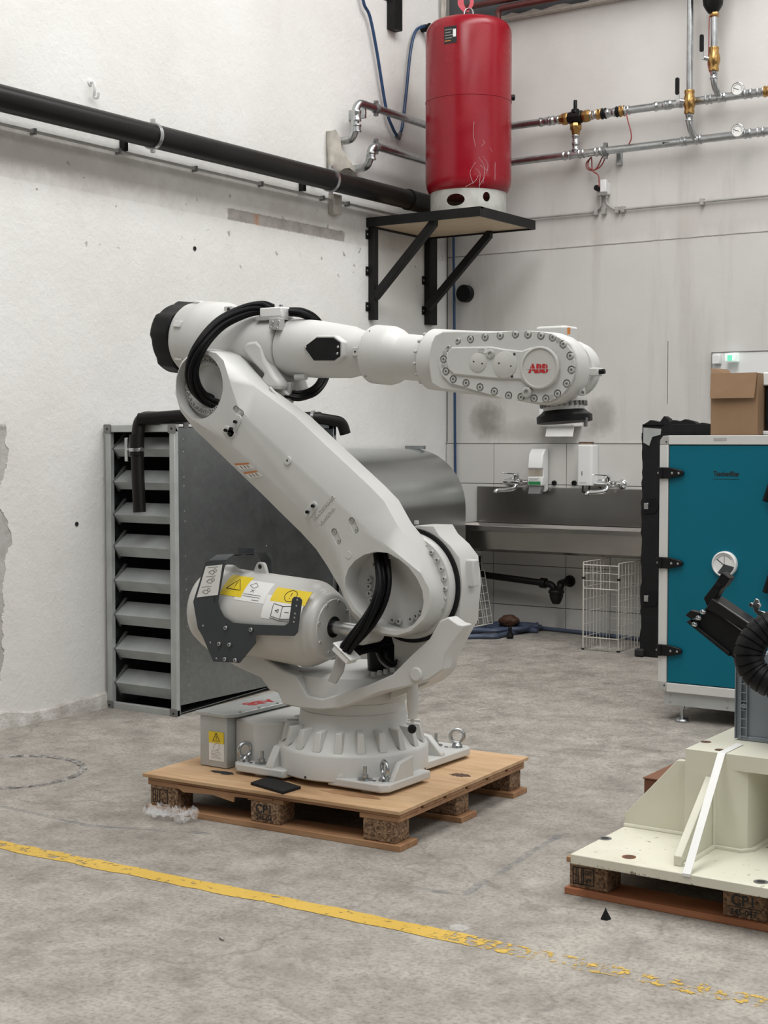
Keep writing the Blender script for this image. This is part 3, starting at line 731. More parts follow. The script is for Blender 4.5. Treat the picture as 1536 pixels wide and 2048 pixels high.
q = on_z(1211, 1838); bm = BM()
lathe(bm, (q.x, q.y, 0), (0, 0, 1), [(0, 0.017), (0.005, 0.016), (0.028, 0.003), (0.034, 0.0015)], 5)
obj('rubber_chip', bm, 'rubber', label='small dark pointed rubber scrap on the floor before the cream base', cat='scrap')
q = on_z(445, 1878); obj('screw_scrap', cyl(BM(), (q.x - 0.012, q.y, 0.004), (q.x + 0.014, q.y - 0.012, 0.004), 0.003, n=8), 'conduit', label='tiny pale splinter on the floor below the yellow line', cat='scrap')

# ================================================================== the robot
C0 = Vector((-3.31, 4.69, 0))
rob = thing('robot_arm', (C0.x, C0.y, PTOP), 'large light grey industrial robot arm bolted on a wooden pallet', 'robot')
C1, C2, C3, C4, C5 = ((320, 580), .29948), ((720, 600), .33854), ((560, 920), .27344), ((370, 1080), .27995), ((380, 1320), .39063)
def cx(c, pts, yv): return xz(pts, yv, c[0], c[1])
def cp(c, a, b, yv): return on_y(c[0][0] + a * c[1], c[0][1] + b * c[1], yv)
NY = (0, -1, 0)
# ---- base casting
ZB0 = 0.158
bm = BM()
lathe(bm, (C0.x, C0.y, 0), (0, 0, 1), [(ZB0 + 0.01, 0.288), (ZB0 + 0.016, 0.296), (0.262, 0.297), (0.273, 0.291), (0.283, 0.270), (0.335, 0.224), (0.352, 0.213), (0.405, 0.208), (0.408, 0.204), (0.446, 0.204)], 64)
base = obj('base_casting', bm, 'robot', rob)
ZF = ZB0 + 0.032
feet = [  # outer corner, size, chamfer, webs, bolt, eye (all measured from the turning axis)
    ((-0.385, -0.290), (0.20, 0.20), [('y', -0.215, -0.180)], (-0.268, -0.238), (-0.352, -0.240), (0.35, 0.94)),
    ((0.340, -0.275), (0.205, 0.19), [('y', 0.112, 0.140), ('r', 0.312, 0.334)], (0.222, -0.238), (0.292, -0.212), (0.83, -0.56)),
    ((0.250, 0.510), (0.20, 0.24), [('x', 0.262, 0.295)], (0.115, 0.430), (0.205, 0.452), (0.83, 0.56)),
    ((-0.385, 0.45), (0.20, 0.20), [], None, None, None)]
for k, ((fx, fy), (L, D), webs, bo, ey_, ed) in enumerate(feet):
    sx, sy = (1 if fx > 0 else -1), (1 if fy > 0 else -1)
    xo, yo = C0.x + fx, C0.y + fy
    ch = 0.028
    pl_ = [(xo, yo - sy * ch), (xo, yo - sy * (D + 0.12)), (xo - sx * (L + 0.14), yo - sy * (D + 0.12)), (xo - sx * (L + 0.06), yo), (xo - sx * ch, yo)]
    obj('foot', prism(BM(), pl_, 'z', ZB0, ZF), 'robot', base, bevel=0.006)
    for ax, w0, w1 in webs:
        if ax == 'r':
            bm = prism(BM(), [(yo + 0.055, ZF - 0.01), (yo + 0.055, ZF + 0.004), (yo + 0.105, 0.255), (yo + 0.2, 0.268), (yo + 0.2, ZF - 0.01)], 'x', C0.x + w0, C0.x + w1)
        elif ax == 'y':
            prf = [(yo - sy * 0.004, ZF - 0.01), (yo - sy * 0.004, ZF + 0.010), (yo - sy * 0.055, 0.268), (yo - sy * 0.2, 0.276), (yo - sy * 0.2, ZF - 0.01)]
            bm = prism(BM(), prf, 'x', C0.x + w0, C0.x + w1)
        else:
            prf = [(xo - sx * 0.004, ZF - 0.01), (xo - sx * 0.004, ZF + 0.008), (xo - sx * 0.07, 0.265), (xo - sx * 0.2, 0.285), (xo - sx * 0.2, ZF - 0.01)]
            bm = prism(BM(), prf, 'y', C0.y + w0, C0.y + w1)
        obj('foot_web', bm, 'robot', base, bevel=0.006)
    obj('foot_pad', cyl(BM(), (xo - sx * 0.115, yo - sy * 0.06, PTOP), (xo - sx * 0.115, yo - sy * 0.06, ZB0), 0.030, n=20), 'robot', base)
    if not bo: continue
    bx_, by_ = C0.x + bo[0], C0.y + bo[1]
    bm = BM(); lathe(bm, (bx_, by_, ZF), (0, 0, 1), [(0, 0.029), (0.004, 0.029), (0.004, 0.018), (0.006, 0.018)], 20); lathe(bm, (bx_, by_, ZF + 0.006), (0, 0, 1), [(0, 0.0125), (0.014, 0.0125)], 6); cyl(bm, (bx_, by_, ZF), (bx_, by_, ZF + 0.050), 0.0075, n=10)
    obj('anchor_bolt', bm, 'zinc', base)
    ex, ey = C0.x + ey_[0], C0.y + ey_[1]; ed = Vector((ed[0], ed[1], 0)); rr_ = 0.0275
    bm = BM(); lathe(bm, (ex, ey, ZF), (0, 0, 1), [(0, 0.023), (0.010, 0.021), (0.016, 0.013), (0.022, 0.01)], 16)
    ring_ = [Vector((ex, ey, ZF + 0.018 + rr_)) + ed * (rr_ * math.cos(a)) + Vector((0, 0, rr_ * math.sin(a))) for a in [2 * math.pi * i / 28 for i in range(28)]]
    tube(bm, ring_, 0.0078, 10, False, True)
    obj('eye_bolt', bm, 'zinc', base)
    for hx, hy in ((bo[0] * 0.45 + ey_[0] * 0.55, bo[1] * 0.4 + ey_[1] * 0.6 - 0.012),):
        bolt((C0.x + hx, C0.y + hy, ZF - 0.0005), (0, 0, 1), 0.008, 0.0014, base, 'hole', 'foot_hole', False)
# ribs around the cone
bm = BM()
loft(bm, [[(0.205, -0.015, 0.330), (0.205, 0.015, 0.330), (0.284, 0.017, 0.276), (0.284, -0.017, 0.276)], [(0.205, -0.012, 0.354), (0.205, 0.012, 0.354), (0.266, 0.0115, 0.350), (0.266, -0.0115, 0.350)]])
rib = mesh_of('rib', bm, 'robot')
for k in range(20):
    a = 2 * math.pi * (k + 0.30) / 20
    obj('rib', rib, 'robot', base, bevel=0.003, world=Matrix.Translation((C0.x, C0.y, 0)) @ Matrix.Rotation(a, 4, 'Z'))
q = on_y(815, 1459, 4.40)
obj('sealing_plug', lathe(BM(), (q.x + 0.0, q.y + 0.03, q.z), (0.55, -0.83, 0.0), [(0, 0.011), (0.012, 0.011), (0.012, 0.016), (0.019, 0.016), (0.019, 0.011), (0.026, 0.011), (0.026, 0.015), (0.033, 0.013)], 16), 'black', base)
# slots at the lower edge of the drum
for px in (610, 855):
    q = on_z(px, 1560 if px < 700 else 1543, ZB0 + 0.012); dv = (Vector((q.x, q.y, 0)) - Vector((C0.x, C0.y, 0))).normalized()
    p = Vector((C0.x, C0.y, ZB0 + 0.022)) + dv * 0.2958; bolt(p, dv, 0.005, 0.0016, base, 'hole', 'drain_slot', False)

# ---- connector box at the back of the base
bx0, bx1, by0, by1, bz0, bz1 = -3.895, -3.755, 4.45, 4.93, PTOP + 0.002, 0.352
cbx = obj('connector_box', box(BM(), bx0, bx1, by0, by1, bz0, bz1), 'galv2', rob, label='galvanised connector box', bevel=0.003)
lid = [(bx0 - 0.015, by0 - 0.012), (bx1 + 0.005, by0 - 0.012), (bx1 + 0.035, by0 + 0.03), (bx1 + 0.035, by1 - 0.05), (bx1 + 0.10, by1 + 0.02), (bx1 + 0.02, by1 + 0.03), (bx0 - 0.015, by1 + 0.02)]
bm = BM(); prism(bm, lid, 'z', bz1, bz1 + 0.016)
ld = obj('box_lid', bm, 'galv2', cbx, bevel=0.003)
text('lid_lettering', 'ABB', 0.085, face_m((bx0 + 0.085, 4.72, bz1 + 0.0165), (-0.18, -1, 0), (1, -0.18, 0)), 'redlogo', ld, 0.0025)
for yy in (4.5, 4.62, 4.74, 4.86): bolt((bx1 + 0.028, yy, bz1 + 0.016), (0, 0, 1), 0.006, 0.005, ld, 'zinc', 'lid_screw', False)
sx0, sx1 = on_y(418, 1460, by0).x, on_y(448, 1465, by0).x
szt, szm, szb = on_y(430, 1463, by0).z, on_y(430, 1486, by0).z, on_y(430, 1521, by0).z
s1 = obj('warning_sticker', box(BM(), sx0, sx1, by0 - 0.0012, by0 + 0.001, szb, szt), 'sticker', cbx)
obj('sticker_band', box(BM(), sx0, sx1, by0 - 0.0018, by0, szm, szt), 'yellow', s1)
def tri_outline(c, r, th, yv):
    bm = BM(); pts = [Vector((c[0] + r * math.cos(R(a)), yv, c[1] + r * math.sin(R(a)))) for a in (90, 210, 330)]
    tube(bm, pts + [pts[0]], th, 6); cyl(bm, (c[0], yv, c[1] - r * 0.05), (c[0], yv, c[1] + r * 0.4), th, n=6); cyl(bm, (c[0], yv, c[1] - r * 0.3), (c[0], yv, c[1] - r * 0.2), th, n=6); return bm
mx, mz = (sx0 + sx1) / 2, (szt + szm) / 2 - 0.003
obj('warning_triangle', tri_outline((mx, mz), 0.021, 0.0016, by0 - 0.002), 'ink', s1)
bm = BM()
for k in range(6): box(bm, sx0 + 0.012, sx1 - 0.014 - 0.006 * (k % 3), by0 - 0.0016, by0, szb + 0.01 + k * 0.006, szb + 0.0112 + k * 0.006)
tube(bm, smooth([(mx - 0.018, by0 - 0.0016, szb + 0.048), (mx - 0.006, by0 - 0.0016, szb + 0.066), (mx + 0.012, by0 - 0.0016, szb + 0.072), (mx + 0.014, by0 - 0.0016, szb + 0.05), (mx, by0 - 0.0016, szb + 0.045)], 4), 0.0008, 5)
obj('sticker_print', bm, 'greyink', s1)
bm = BM(); prism(bm, [(bx1, 4.50), (bx1 + 0.13, 4.47), (bx1 + 0.25, 4.56), (bx1 + 0.25, 4.80), (bx1, 4.86)], 'z', ZB0, 0.345)
obj('rear_block', bm, 'robot', base, bevel=0.012)

# ---- turning frame
bm = BM(); lathe(bm, (C0.x, C0.y, 0), (0, 0, 1), [(0.447, 0.206), (0.450, 0.218), (0.458, 0.234), (0.505, 0.238), (0.55, 0.225), (0.565, 0.20)], 64)
tf = obj('turning_frame', bm, 'robot', rob)
curb = [(464, 1329), (499, 1307), (507, 1291), (530, 1318), (563, 1340), (591, 1352), (614, 1392), (644, 1398), (678, 1388), (734, 1371), (784, 1349), (803, 1330), (825, 1308), (858, 1278), (880, 1241), (896, 1234), (916, 1248), (929, 1251), (915, 1275), (890, 1310), (886, 1340), (858, 1360), (815, 1374), (760, 1385), (734, 1396), (700, 1410), (678, 1417), (640, 1420), (600, 1416), (566, 1409), (555, 1385), (538, 1380), (521, 1356), (482, 1338)]
obj('frame_curb', prism(BM(), xz(curb, 4.44), 'y', 4.44, 4.50), 'robot', tf, bevel=0.006)
fill = [(500, 1335), (563, 1352), (591, 1364), (618, 1400), (700, 1394), (770, 1372), (800, 1360), (790, 1380), (734, 1396), (678, 1417), (600, 1416), (566, 1409), (538, 1380)]
obj('frame_bed', prism(BM(), xz(fill, 4.44), 'y', 4.49, 4.70), 'robot', tf, bevel=0.01)
cheek = [(985, 490), (1010, 478), (1140, 482), (1180, 550), (1262, 625), (1330, 715), (1352, 930), (1340, 1020), (1330, 1190), (1270, 1300), (1180, 1480), (1160, 1560), (1080, 1640), (820, 1750), (850, 1560), (850, 1350), (800, 1200), (780, 900), (860, 640)]
chk = obj('frame_cheek', prism(BM(), cx(C3, cheek, 4.60), 'y', 4.585, 4.72), 'robot', tf)
J2f = on_y(818, 1171, 4.57)
cut(chk, cyl(BM(), (J2f.x, 4.5, J2f.z), (J2f.x, 4.68, J2f.z), 0.213, n=64))
bv = chk.modifiers.new('bevel', 'BEVEL'); bv.width = 0.008; bv.segments = 2; bv.limit_method = 'ANGLE'; bv.angle_limit = R(40)
bolt(cp(C3, 998, 470, 4.6), (0, 0, 1), 0.009, 0.014, chk, name='clamp_screw', socket=False)
q = cp(C3, 1033, 535, 4.58); bolt((q.x, 4.586, q.z), NY, 0.0065, 0.002, chk, 'hole', 'threaded_hole', False)
q0 = cp(C3, 1370, 760, 4.62)
obj('brake_cover', box(BM(), q0.x - 0.05, q0.x + 0.022, 4.625, 4.67, q0.z - 0.085, q0.z + 0.015), 'robot', tf, bevel=0.006)
# J2 gear ring with bolts
bm = BM(); lathe(bm, (J2f.x, 4.545, J2f.z), (0, 1, 0), [(0, 0.150), (0, 0.192), (0.012, 0.198), (0.03, 0.200), (0.14, 0.200)], 64)
gr_ = obj('gear_ring', bm, 'robot', rob)
obj('ring_gap_shade', lathe(BM(), (J2f.x, 4.574, J2f.z), (0, 1, 0), [(0, 0.199), (0, 0.214), (0.1, 0.214), (0.1, 0.199)], 64), 'black', gr_)  # black ring put in for the shaded gap around the gear ring
for k in range(30):
    a = 2 * math.pi * k / 30
    bolt((J2f.x + 0.176 * math.cos(a), 4.545, J2f.z + 0.176 * math.sin(a)), NY, 0.0085, 0.010, gr_)
for k in range(6):
    q = on_y(722 + 12.5 * k, 1350 - 3.0 * k, 4.56); bolt((q.x, q.y, q.z - 0.018), (0, 0, 1), 0.0105, 0.018, tf, socket=False)
for px, py in ((585, 1348), (601, 1344), (630, 1346), (643, 1350)):
    q = on_y(px, py, 4.52); bolt((q.x, q.y, q.z - 0.012), (0, 0, 1), 0.0105, 0.018, tf, socket=False)
q = on_y(770, 1310, 4.68)
mo = obj('axis_motor', lathe(BM(), (q.x - 0.01, 4.70, q.z - 0.07), (0, 0, 1), [(0, 0.07), (0.12, 0.075), (0.13, 0.066), (0.22, 0.066)], 24), 'black', rob)  # black motor, made large to fill the frame's dark cavity
for k in range(3):
    obj('motor_cable', tube(BM(), smooth([on_y(752 + 6 * k, 1300 - 4 * k, 4.60), on_y(762 + 5 * k, 1322 - 3 * k, 4.57), on_y(780 + 3 * k, 1336 - 5 * k, 4.56), on_y(796, 1330 - 6 * k, 4.60)], 5), 0.006, 8), 'cable' if k else 'mesh_grey', rob)
q0, q1 = on_y(825, 1374, 4.52), on_y(825, 1437, 4.52)
bm = BM(); lathe(bm, (q0.x, 4.52, q0.z + 0.02), (0, 0, -1), [(0, 0.021), (q0.z - q1.z - 0.02, 0.0205), (q0.z - q1.z - 0.01, 0.018), (q0.z - q1.z + 0.02, 0.0165), (q0.z - q1.z + 0.021, 0.008), (q0.z - q1.z + 0.036, 0.007)], 18)
obj('stop_pin', bm, 'robot', tf)
q = on_y(851, 1344, 4.5)
obj('boss', cyl(BM(), (q.x, 4.43, q.z), (q.x, 4.47, q.z), 0.026, n=24), 'robot', tf, bevel=0.005)

# ---- balancing cylinder
YBAL = 4.50
ra, rb = on_y(418, 1213, YBAL), on_y(680, 1256, YBAL)
bd = (rb - ra); BL = bd.length; bd.normalize(); bu = Vector((-bd.z, 0, bd.x))     # bu: up, square to the axis
RBAL = 0.168
bm = BM(); lathe(bm, ra, bd, [(-0.01, 0.05), (-0.01, 0.11), (0.01, 0.145), (0.05, 0.165), (0.09, RBAL), (BL - 0.135, RBAL), (BL - 0.115, 0.165), (BL - 0.095, 0.156), (BL - 0.085, 0.148), (BL - 0.078, 0.147), (BL - 0.066, 0.141), (BL - 0.060, 0.134), (BL - 0.052, 0.133), (BL - 0.042, 0.127), (BL - 0.036, 0.117), (BL - 0.034, 0.108), (BL - 0.03, 0.106), (BL - 0.03, 0.03)], 64)
bal = obj('balancer', bm, 'robot2', rob, angle=50)
obj('piston_rod', cyl(BM(), rb - bd * 0.05, rb + bd * 0.12, 0.026, n=24), 'steel', bal)
obj('rod_seal', lathe(BM(), rb - bd * 0.032, bd, [(0, 0.042), (0.006, 0.040), (0.006, 0.028)], 24), 'black', bal)
for k in range(8):
    a = 2 * math.pi * (k + 0.3) / 8
    bolt(rb - bd * 0.034 + (Vector((0, -1, 0)) * math.cos(a) + bu * math.sin(a)) * 0.098, bd, 0.008, 0.008, bal)
q = rb + bd * 0.13
obj('rod_eye', lathe(BM(), (q.x, YBAL - 0.05, q.z), (0, 1, 0), [(0, 0.03), (0.004, 0.042), (0.1, 0.042), (0.104, 0.03)], 24), 'robot', bal)
le = ra + bd * 0.26 + bu * (RBAL - 0.004)
bm = BM(); prism(bm, [(-0.035, 0), (0.035, 0), (0.02, 0.036), (0.012, 0.044), (-0.012, 0.044), (-0.02, 0.036)], 'y', -0.009, 0.009)
obj('lifting_eye', bm, 'robot', bal, bevel=0.003, world=face_m(le, bd, (0, 1, 0)))
bolt(le + bu * 0.028 - Vector((0, 0.0095, 0)), NY, 0.009, 0.001, bal, 'hole', 'eye_hole', False)
def bpt(s, a, r=RBAL): return ra + bd * s + (Vector((0, -1, 0)) * math.cos(R(a)) + bu * math.sin(R(a))) * r
def bpatch(s0, s1, a0, a1, r, k=12):
    bm = BM(); lo = []
    for i in range(k + 1):
        a = a0 + (a1 - a0) * i / k; lo.append([bpt(s0, a, r), bpt(s1, a, r), bpt(s1, a, r - 0.002), bpt(s0, a, r - 0.002)])
    return loft(bm, lo)
def s_of(px, py):
    best = min(((abs((_proj(bpt(s / 500, 40)) - px)), s / 500) for s in range(0, 350))); return best[1]
def _proj(p):
    q = Vector(p) - _C; return 768 + F_PX * q.dot(_rt) / q.dot(_fw)
S = lambda px: s_of(px, 0)
st1 = obj('warning_sticker', bpatch(S(446), S(488), 30, 66, RBAL + 0.0012), 'yellow', bal)
st2 = obj('notice_sticker', bpatch(S(476), S(535), 26, 60, RBAL + 0.0009), 'sticker', bal)
st3 = obj('manual_sticker', bpatch(S(536), S(612), 8, 40, RBAL + 0.0009), 'sticker', bal)
obj('sticker_band', bpatch(S(545), S(615), 32, 54, RBAL + 0.0014), 'yellow', st3)
def blines(name, lines, par, th=0.0013):
    bm = BM()
    for ln in lines:
        pts = []
        for (s0, a0), (s1, a1) in zip(ln, ln[1:]):
            for j in range(5): pts.append(bpt(s0 + (s1 - s0) * j / 5, a0 + (a1 - a0) * j / 5, RBAL + 0.0018))
        pts.append(bpt(*ln[-1], RBAL + 0.0018)); tube(bm, pts, th, 6)
    return obj(name, bm, 'ink', par)
sm = (S(448) + S(486)) / 2
blines('warning_triangle', [[(sm - 0.035, 40), (sm, 58), (sm + 0.035, 40), (sm - 0.035, 40)], [(sm, 45), (sm, 53)], [(sm, 42), (sm, 43)]], st1)
sm = (S(480) + S(532)) / 2
blines('sticker_print', [[(sm - 0.03, 50), (sm - 0.01, 56), (sm + 0.01, 50), (sm - 0.005, 46), (sm - 0.03, 50)], [(sm - 0.012, 44), (sm + 0.006, 40)], [(sm + 0.006, 44), (sm - 0.012, 40)], [(sm - 0.04, 36), (sm + 0.045, 36)], [(sm - 0.04, 33), (sm + 0.045, 33)], [(sm + 0.01, 29), (sm + 0.045, 29)]], st2, 0.0007)
sm = (S(548) + S(612)) / 2
blines('mandatory_ring', [[(sm + 0.027 * math.cos(i * math.pi / 8), 43 + 9 * math.sin(i * math.pi / 8)) for i in range(17)], [(sm, 42), (sm, 48)], [(sm, 38.5), (sm, 39.5)]], st3)
sm -= 0.01
blines('book_print', [[(sm - 0.05, 12), (sm - 0.05, 29), (sm - 0.005, 27), (sm + 0.04, 29), (sm + 0.04, 12), (sm - 0.005, 10), (sm - 0.05, 12)], [(sm - 0.005, 10), (sm - 0.005, 27)], [(sm - 0.035, 20), (sm - 0.02, 22), (sm - 0.02, 18), (sm - 0.035, 20)], [(sm + 0.01, 20), (sm + 0.03, 20)], [(sm - 0.055, 10), (sm - 0.005, 8), (sm + 0.045, 10)]], st3, 0.001)
# saddle under the rear of the cylinder
sad = [(392, 1258), (400, 1250), (430, 1290), (470, 1310), (505, 1295), (540, 1325), (590, 1352), (560, 1362), (520, 1355), (480, 1336), (430, 1316), (402, 1290)]
obj('saddle', prism(BM(), xz(sad, 4.45), 'y', 4.45, 4.56), 'robot', bal, bevel=0.012)

# ---- dark guard plate on the balancer
GY = YBAL - RBAL - 0.012
gp = [(150, 155), (165, 145), (295, 140), (265, 300), (240, 440), (255, 490), (285, 545), (350, 590), (500, 603), (715, 610), (745, 590), (768, 420), (785, 403), (825, 410), (840, 430), (808, 660), (785, 686), (505, 678), (510, 735), (395, 878), (205, 868), (130, 690), (95, 630), (62, 440)]
bm = BM(); prism(bm, cx(C4, gp, GY), 'y', GY - 0.004, GY)
gpl = obj('guard_plate', bm, 'guard', rob, label='dark grey sheet guard', bevel=0.0015)
for a, b in ((296, 627), (477, 640), (250, 741), (323, 747), (290, 850), (364, 858)):
    q = cp(C4, a, b, GY - 0.004); bolt(q, NY, 0.0085, 0.009, gpl, 'zinc')
for a, b in ((130, 612), (182, 732), (225, 845), (803, 427), (797, 470), (787, 525), (783, 555), (779, 585)):
    q = cp(C4, a, b, GY - 0.004); bolt(q, NY, 0.004, 0.001, gpl, 'steel', 'rivet', False)
q = cp(C4, 210, 420, GY - 0.004); obj('slot', box(BM(), q.x - 0.003, q.x + 0.003, q.y - 0.001, q.y, q.z - 0.013, q.z + 0.013), 'hole', gpl)
stk = cx(C4, [(150, 188), (268, 175), (235, 392), (85, 410)], GY - 0.004)
gs = obj('instruction_sticker', prism(BM(), stk, 'y', GY - 0.0055, GY - 0.004), 'sticker', gpl)
bm = BM()
for k, (a, b) in enumerate(((195, 225), (180, 290), (150, 365))):
    L_ = [cp(C4, a + dx, b + dy, GY - 0.006) for dx, dy in ((-25, 5), (-5, -8), (15, 2), (5, 18), (-15, 14), (-25, 5))]
    tube(bm, smooth(L_, 3), 0.0008, 5)
    tube(bm, [cp(C4, a + 20 + 10 * math.cos(i), b - 8 + 12 * math.sin(i), GY - 0.006) for i in [2 * math.pi * j / 10 for j in range(11)]], 0.0008, 5)
    tube(bm, [cp(C4, a - 30, b - 28, GY - 0.006), cp(C4, a + 40, b - 34, GY - 0.006)], 0.0006, 5)
obj('sticker_print', bm, 'ink', gs)
# bridge of the guard over the cylinder
g0, g1 = cp(C4, 165, 148, GY), cp(C4, 295, 142, GY)
bm = BM(); loft(bm, [[(g0.x, GY - 0.004, g0.z - 0.005), (g1.x, GY - 0.004, g1.z - 0.005), (g1.x, GY, g1.z), (g0.x, GY, g0.z)], [(g0.x + 0.0, GY + 0.05, g0.z + 0.016), (g1.x + 0.0, GY + 0.05, g1.z + 0.016), (g1.x, GY + 0.05, g1.z + 0.020), (g0.x, GY + 0.05, g0.z + 0.020)],
    [(g0.x + 0.05, GY + 0.24, g0.z + 0.012), (g1.x, GY + 0.24, g1.z + 0.012), (g1.x, GY + 0.24, g1.z + 0.016), (g0.x + 0.05, GY + 0.24, g0.z + 0.016)], [(g1.x - 0.05, GY + 0.275, g0.z - 0.02), (g1.x, GY + 0.275, g1.z - 0.02), (g1.x, GY + 0.279, g1.z - 0.02), (g1.x - 0.05, GY + 0.279, g0.z - 0.02)],
    [(g1.x - 0.05, GY + 0.275, g0.z - 0.12), (g1.x, GY + 0.275, g1.z - 0.12), (g1.x, GY + 0.279, g1.z - 0.12), (g1.x - 0.05, GY + 0.279, g0.z - 0.12)]])
br = obj('guard_bridge', bm, 'guard', rob, label='dark grey sheet guard over the cylinder')
obj('bridge_tab', box(BM(), g0.x + 0.01, g1.x - 0.005, GY + 0.17, GY + 0.174, g0.z + 0.014, g0.z + 0.042), 'guard', br)
obj('bridge_slot', box(BM(), g0.x + 0.03, g0.x + 0.075, GY + 0.085, GY + 0.115, g0.z + 0.0175, g0.z + 0.0205), 'hole', br)
q = cp(C4, 340, 200, YBAL)
bm = BM(); loft(bm, [[cp(C4, a, b, YBAL - 0.045) for a, b in ((285, 175), (350, 178), (430, 232), (280, 300))], [cp(C4, a, b, YBAL + 0.045) for a, b in ((285, 175), (350, 178), (430, 232), (280, 300))]])
obj('cylinder_lug', bm, 'robot', bal, bevel=0.01)

# ---- lower arm
YN, YC, YF = 4.40, 4.447, 4.545
IN = [(447, 721), (461, 766), (479, 817), (500, 839), (569, 897), (667, 990), (713, 1035), (762, 1081), (806, 1117), (841, 1146), (858, 1177), (861, 1210), (846, 1240), (821, 1262), (792, 1271), (764, 1266), (733, 1248), (705, 1223), (689, 1195), (684, 1163), (678, 1133), (669, 1109), (656, 1081), (631, 1049), (596, 1016), (560, 978), (500, 924), (449, 879), (407, 853), (383, 838), (363, 816), (352, 787), (352, 757), (363, 727), (385, 706), (410, 701), (432, 706)]
OUT = [(449, 709), (488, 751), (512, 775), (590, 832), (649, 888), (739, 972), (751 + 20, 1007 - 2), (794, 1049), (816, 1076), (840, 1128), (859, 1174), (863, 1209), (851, 1242), (826, 1265), (797, 1275), (762, 1271), (727, 1254), (702, 1229), (688, 1198), (681, 1177), (668, 1155), (654, 1131), (632, 1098), (602, 1065), (561, 1025), (528, 992), (459, 926), (420, 888), (390, 860), (378, 845), (361, 822), (351, 789), (352, 754), (364, 722), (387, 702), (411, 697), (433, 701)]
OUT[6] = (768, 1002)
i_, o_ = xz(IN, YN), xz(OUT, YC)
bm = BM(); loft(bm, [[(x, YN, z) for x, z in i_], [(x, YC, z) for x, z in o_], [(x, YF, z) for x, z in o_]])
arm = obj('lower_arm', bm, 'robot', rob, angle=28)
J3 = on_y(398.5, 772, YN)
hol = BM(); lathe(hol, (J3.x, YN - 0.1, J3.z), (0, 1, 0), [(0, 0.121), (0.162, 0.121)], 48)
for v in hol.verts: v.co.z = J3.z + (v.co.z - J3.z) * 1.07
op = [(478, 860), (500, 795), (545, 738), (615, 692), (700, 670), (790, 680), (875, 728), (945, 788), (1003, 868), (1040, 950), (1052, 1040), (1032, 1132), (978, 1203), (900, 1245), (810, 1248), (720, 1215), (630, 1165), (550, 1085), (495, 990), (473, 920)]
cut(arm, hol, prism(BM(), cx(C3, op, YN), 'y', YN - 0.1, YN + 0.085))
def slotcut(pts, w_, dep):
    (a, b), (c, d) = pts; p, q = on_y(a, b, YN), on_y(c, d, YN); dv = (q - p).normalized(); nv = Vector((-dv.z, 0, dv.x)); lo = []
    for k in range(9):
        an = R(-90 + 180 * k / 8); lo.append(q + dv * (w_ * math.cos(an)) + nv * (w_ * math.sin(an)))
    for k in range(9):
        an = R(90 + 180 * k / 8); lo.append(p + dv * (w_ * math.cos(an)) + nv * (w_ * math.sin(an)))
    return prism(BM(), [(v.x, v.z) for v in lo], 'y', YN - 0.05, YN + dep)
slots = [((471, 818), (482, 827)), ((668, 1064), (676, 1082)), ((703, 1042), (711, 1060))]
cut(arm, *[slotcut(s, 0.014, 0.007) for s in slots])
for (a, b), (c, d) in slots:
    for px, py in ((a, b), (c, d)):
        q = on_y(px, py, YN); bolt((q.x, YN + 0.007, q.z), NY, 0.007, 0.005, arm)
# raised pads with dowel pins
def pad(pts, w_):
    (a, b), (c, d) = pts; p, q = on_y(a, b, YN), on_y(c, d, YN); dv = (q - p).normalized(); nv = Vector((-dv.z, 0, dv.x)); lo = []
    for k in range(9):
        an = R(-90 + 180 * k / 8); lo.append(q + dv * (w_ * math.cos(an)) + nv * (w_ * math.sin(an)))
    for k in range(9):
        an = R(90 + 180 * k / 8); lo.append(p + dv * (w_ * math.cos(an)) + nv * (w_ * math.sin(an)))
    return obj('pin_pad', prism(BM(), [(v.x, v.z) for v in lo], 'y', YN - 0.004, YN + 0.002), 'robot', arm, bevel=0.002)
for pts, pins in ((((462, 866), (477, 838)), ((473, 844), (465, 858))), (((617, 1027), (628, 1012)), ((628, 1012), (617, 1024))), (((453, 860), (464, 868)), ((454, 861), (462, 868)))):
    pp = pad(pts, 0.017)
    for px, py in pins:
        q = on_y(px, py, YN); obj('dowel_pin', cyl(BM(), (q.x, YN - 0.003, q.z), (q.x + 0.008, YN - 0.022, q.z + 0.001), 0.0065, n=12), 'black', arm)
q = on_y(576, 921, YN); obj('boss', lathe(BM(), (q.x, YN + 0.002, q.z), NY, [(0, 0.017), (0.008, 0.016), (0.008, 0.005), (0.003, 0.004)], 20), 'robot', arm)
bolt((q.x, YN - 0.0055, q.z), NY, 0.003, 0.001, arm, 'hole', 'pin_hole', False)
q = on_y(697, 1110, YN); obj('cast_plug', lathe(BM(), (q.x, YN + 0.002, q.z), NY, [(0, 0.015), (0.0035, 0.014)], 20), 'robot', arm)
# pocket on the upper chamfer near the hub
# cast-in part number
pd = (on_y(672, 992, YN) - on_y(628, 1044, YN)).normalized(); pu = Vector((-pd.z, 0, pd.x))
qa = on_y(648, 1016, YN); text('cast_number', '3HAC050780-002', 0.0175, face_m((qa.x, YN - 0.0005, qa.z), pd, pu), 'robot2', arm, 0.0004, 0.0022)
qa = on_y(655, 1032, YN); text('cast_number', 'HX10089101', 0.0175, face_m((qa.x, YN - 0.0005, qa.z), pd, pu), 'robot2', arm, 0.0004, 0.0022)
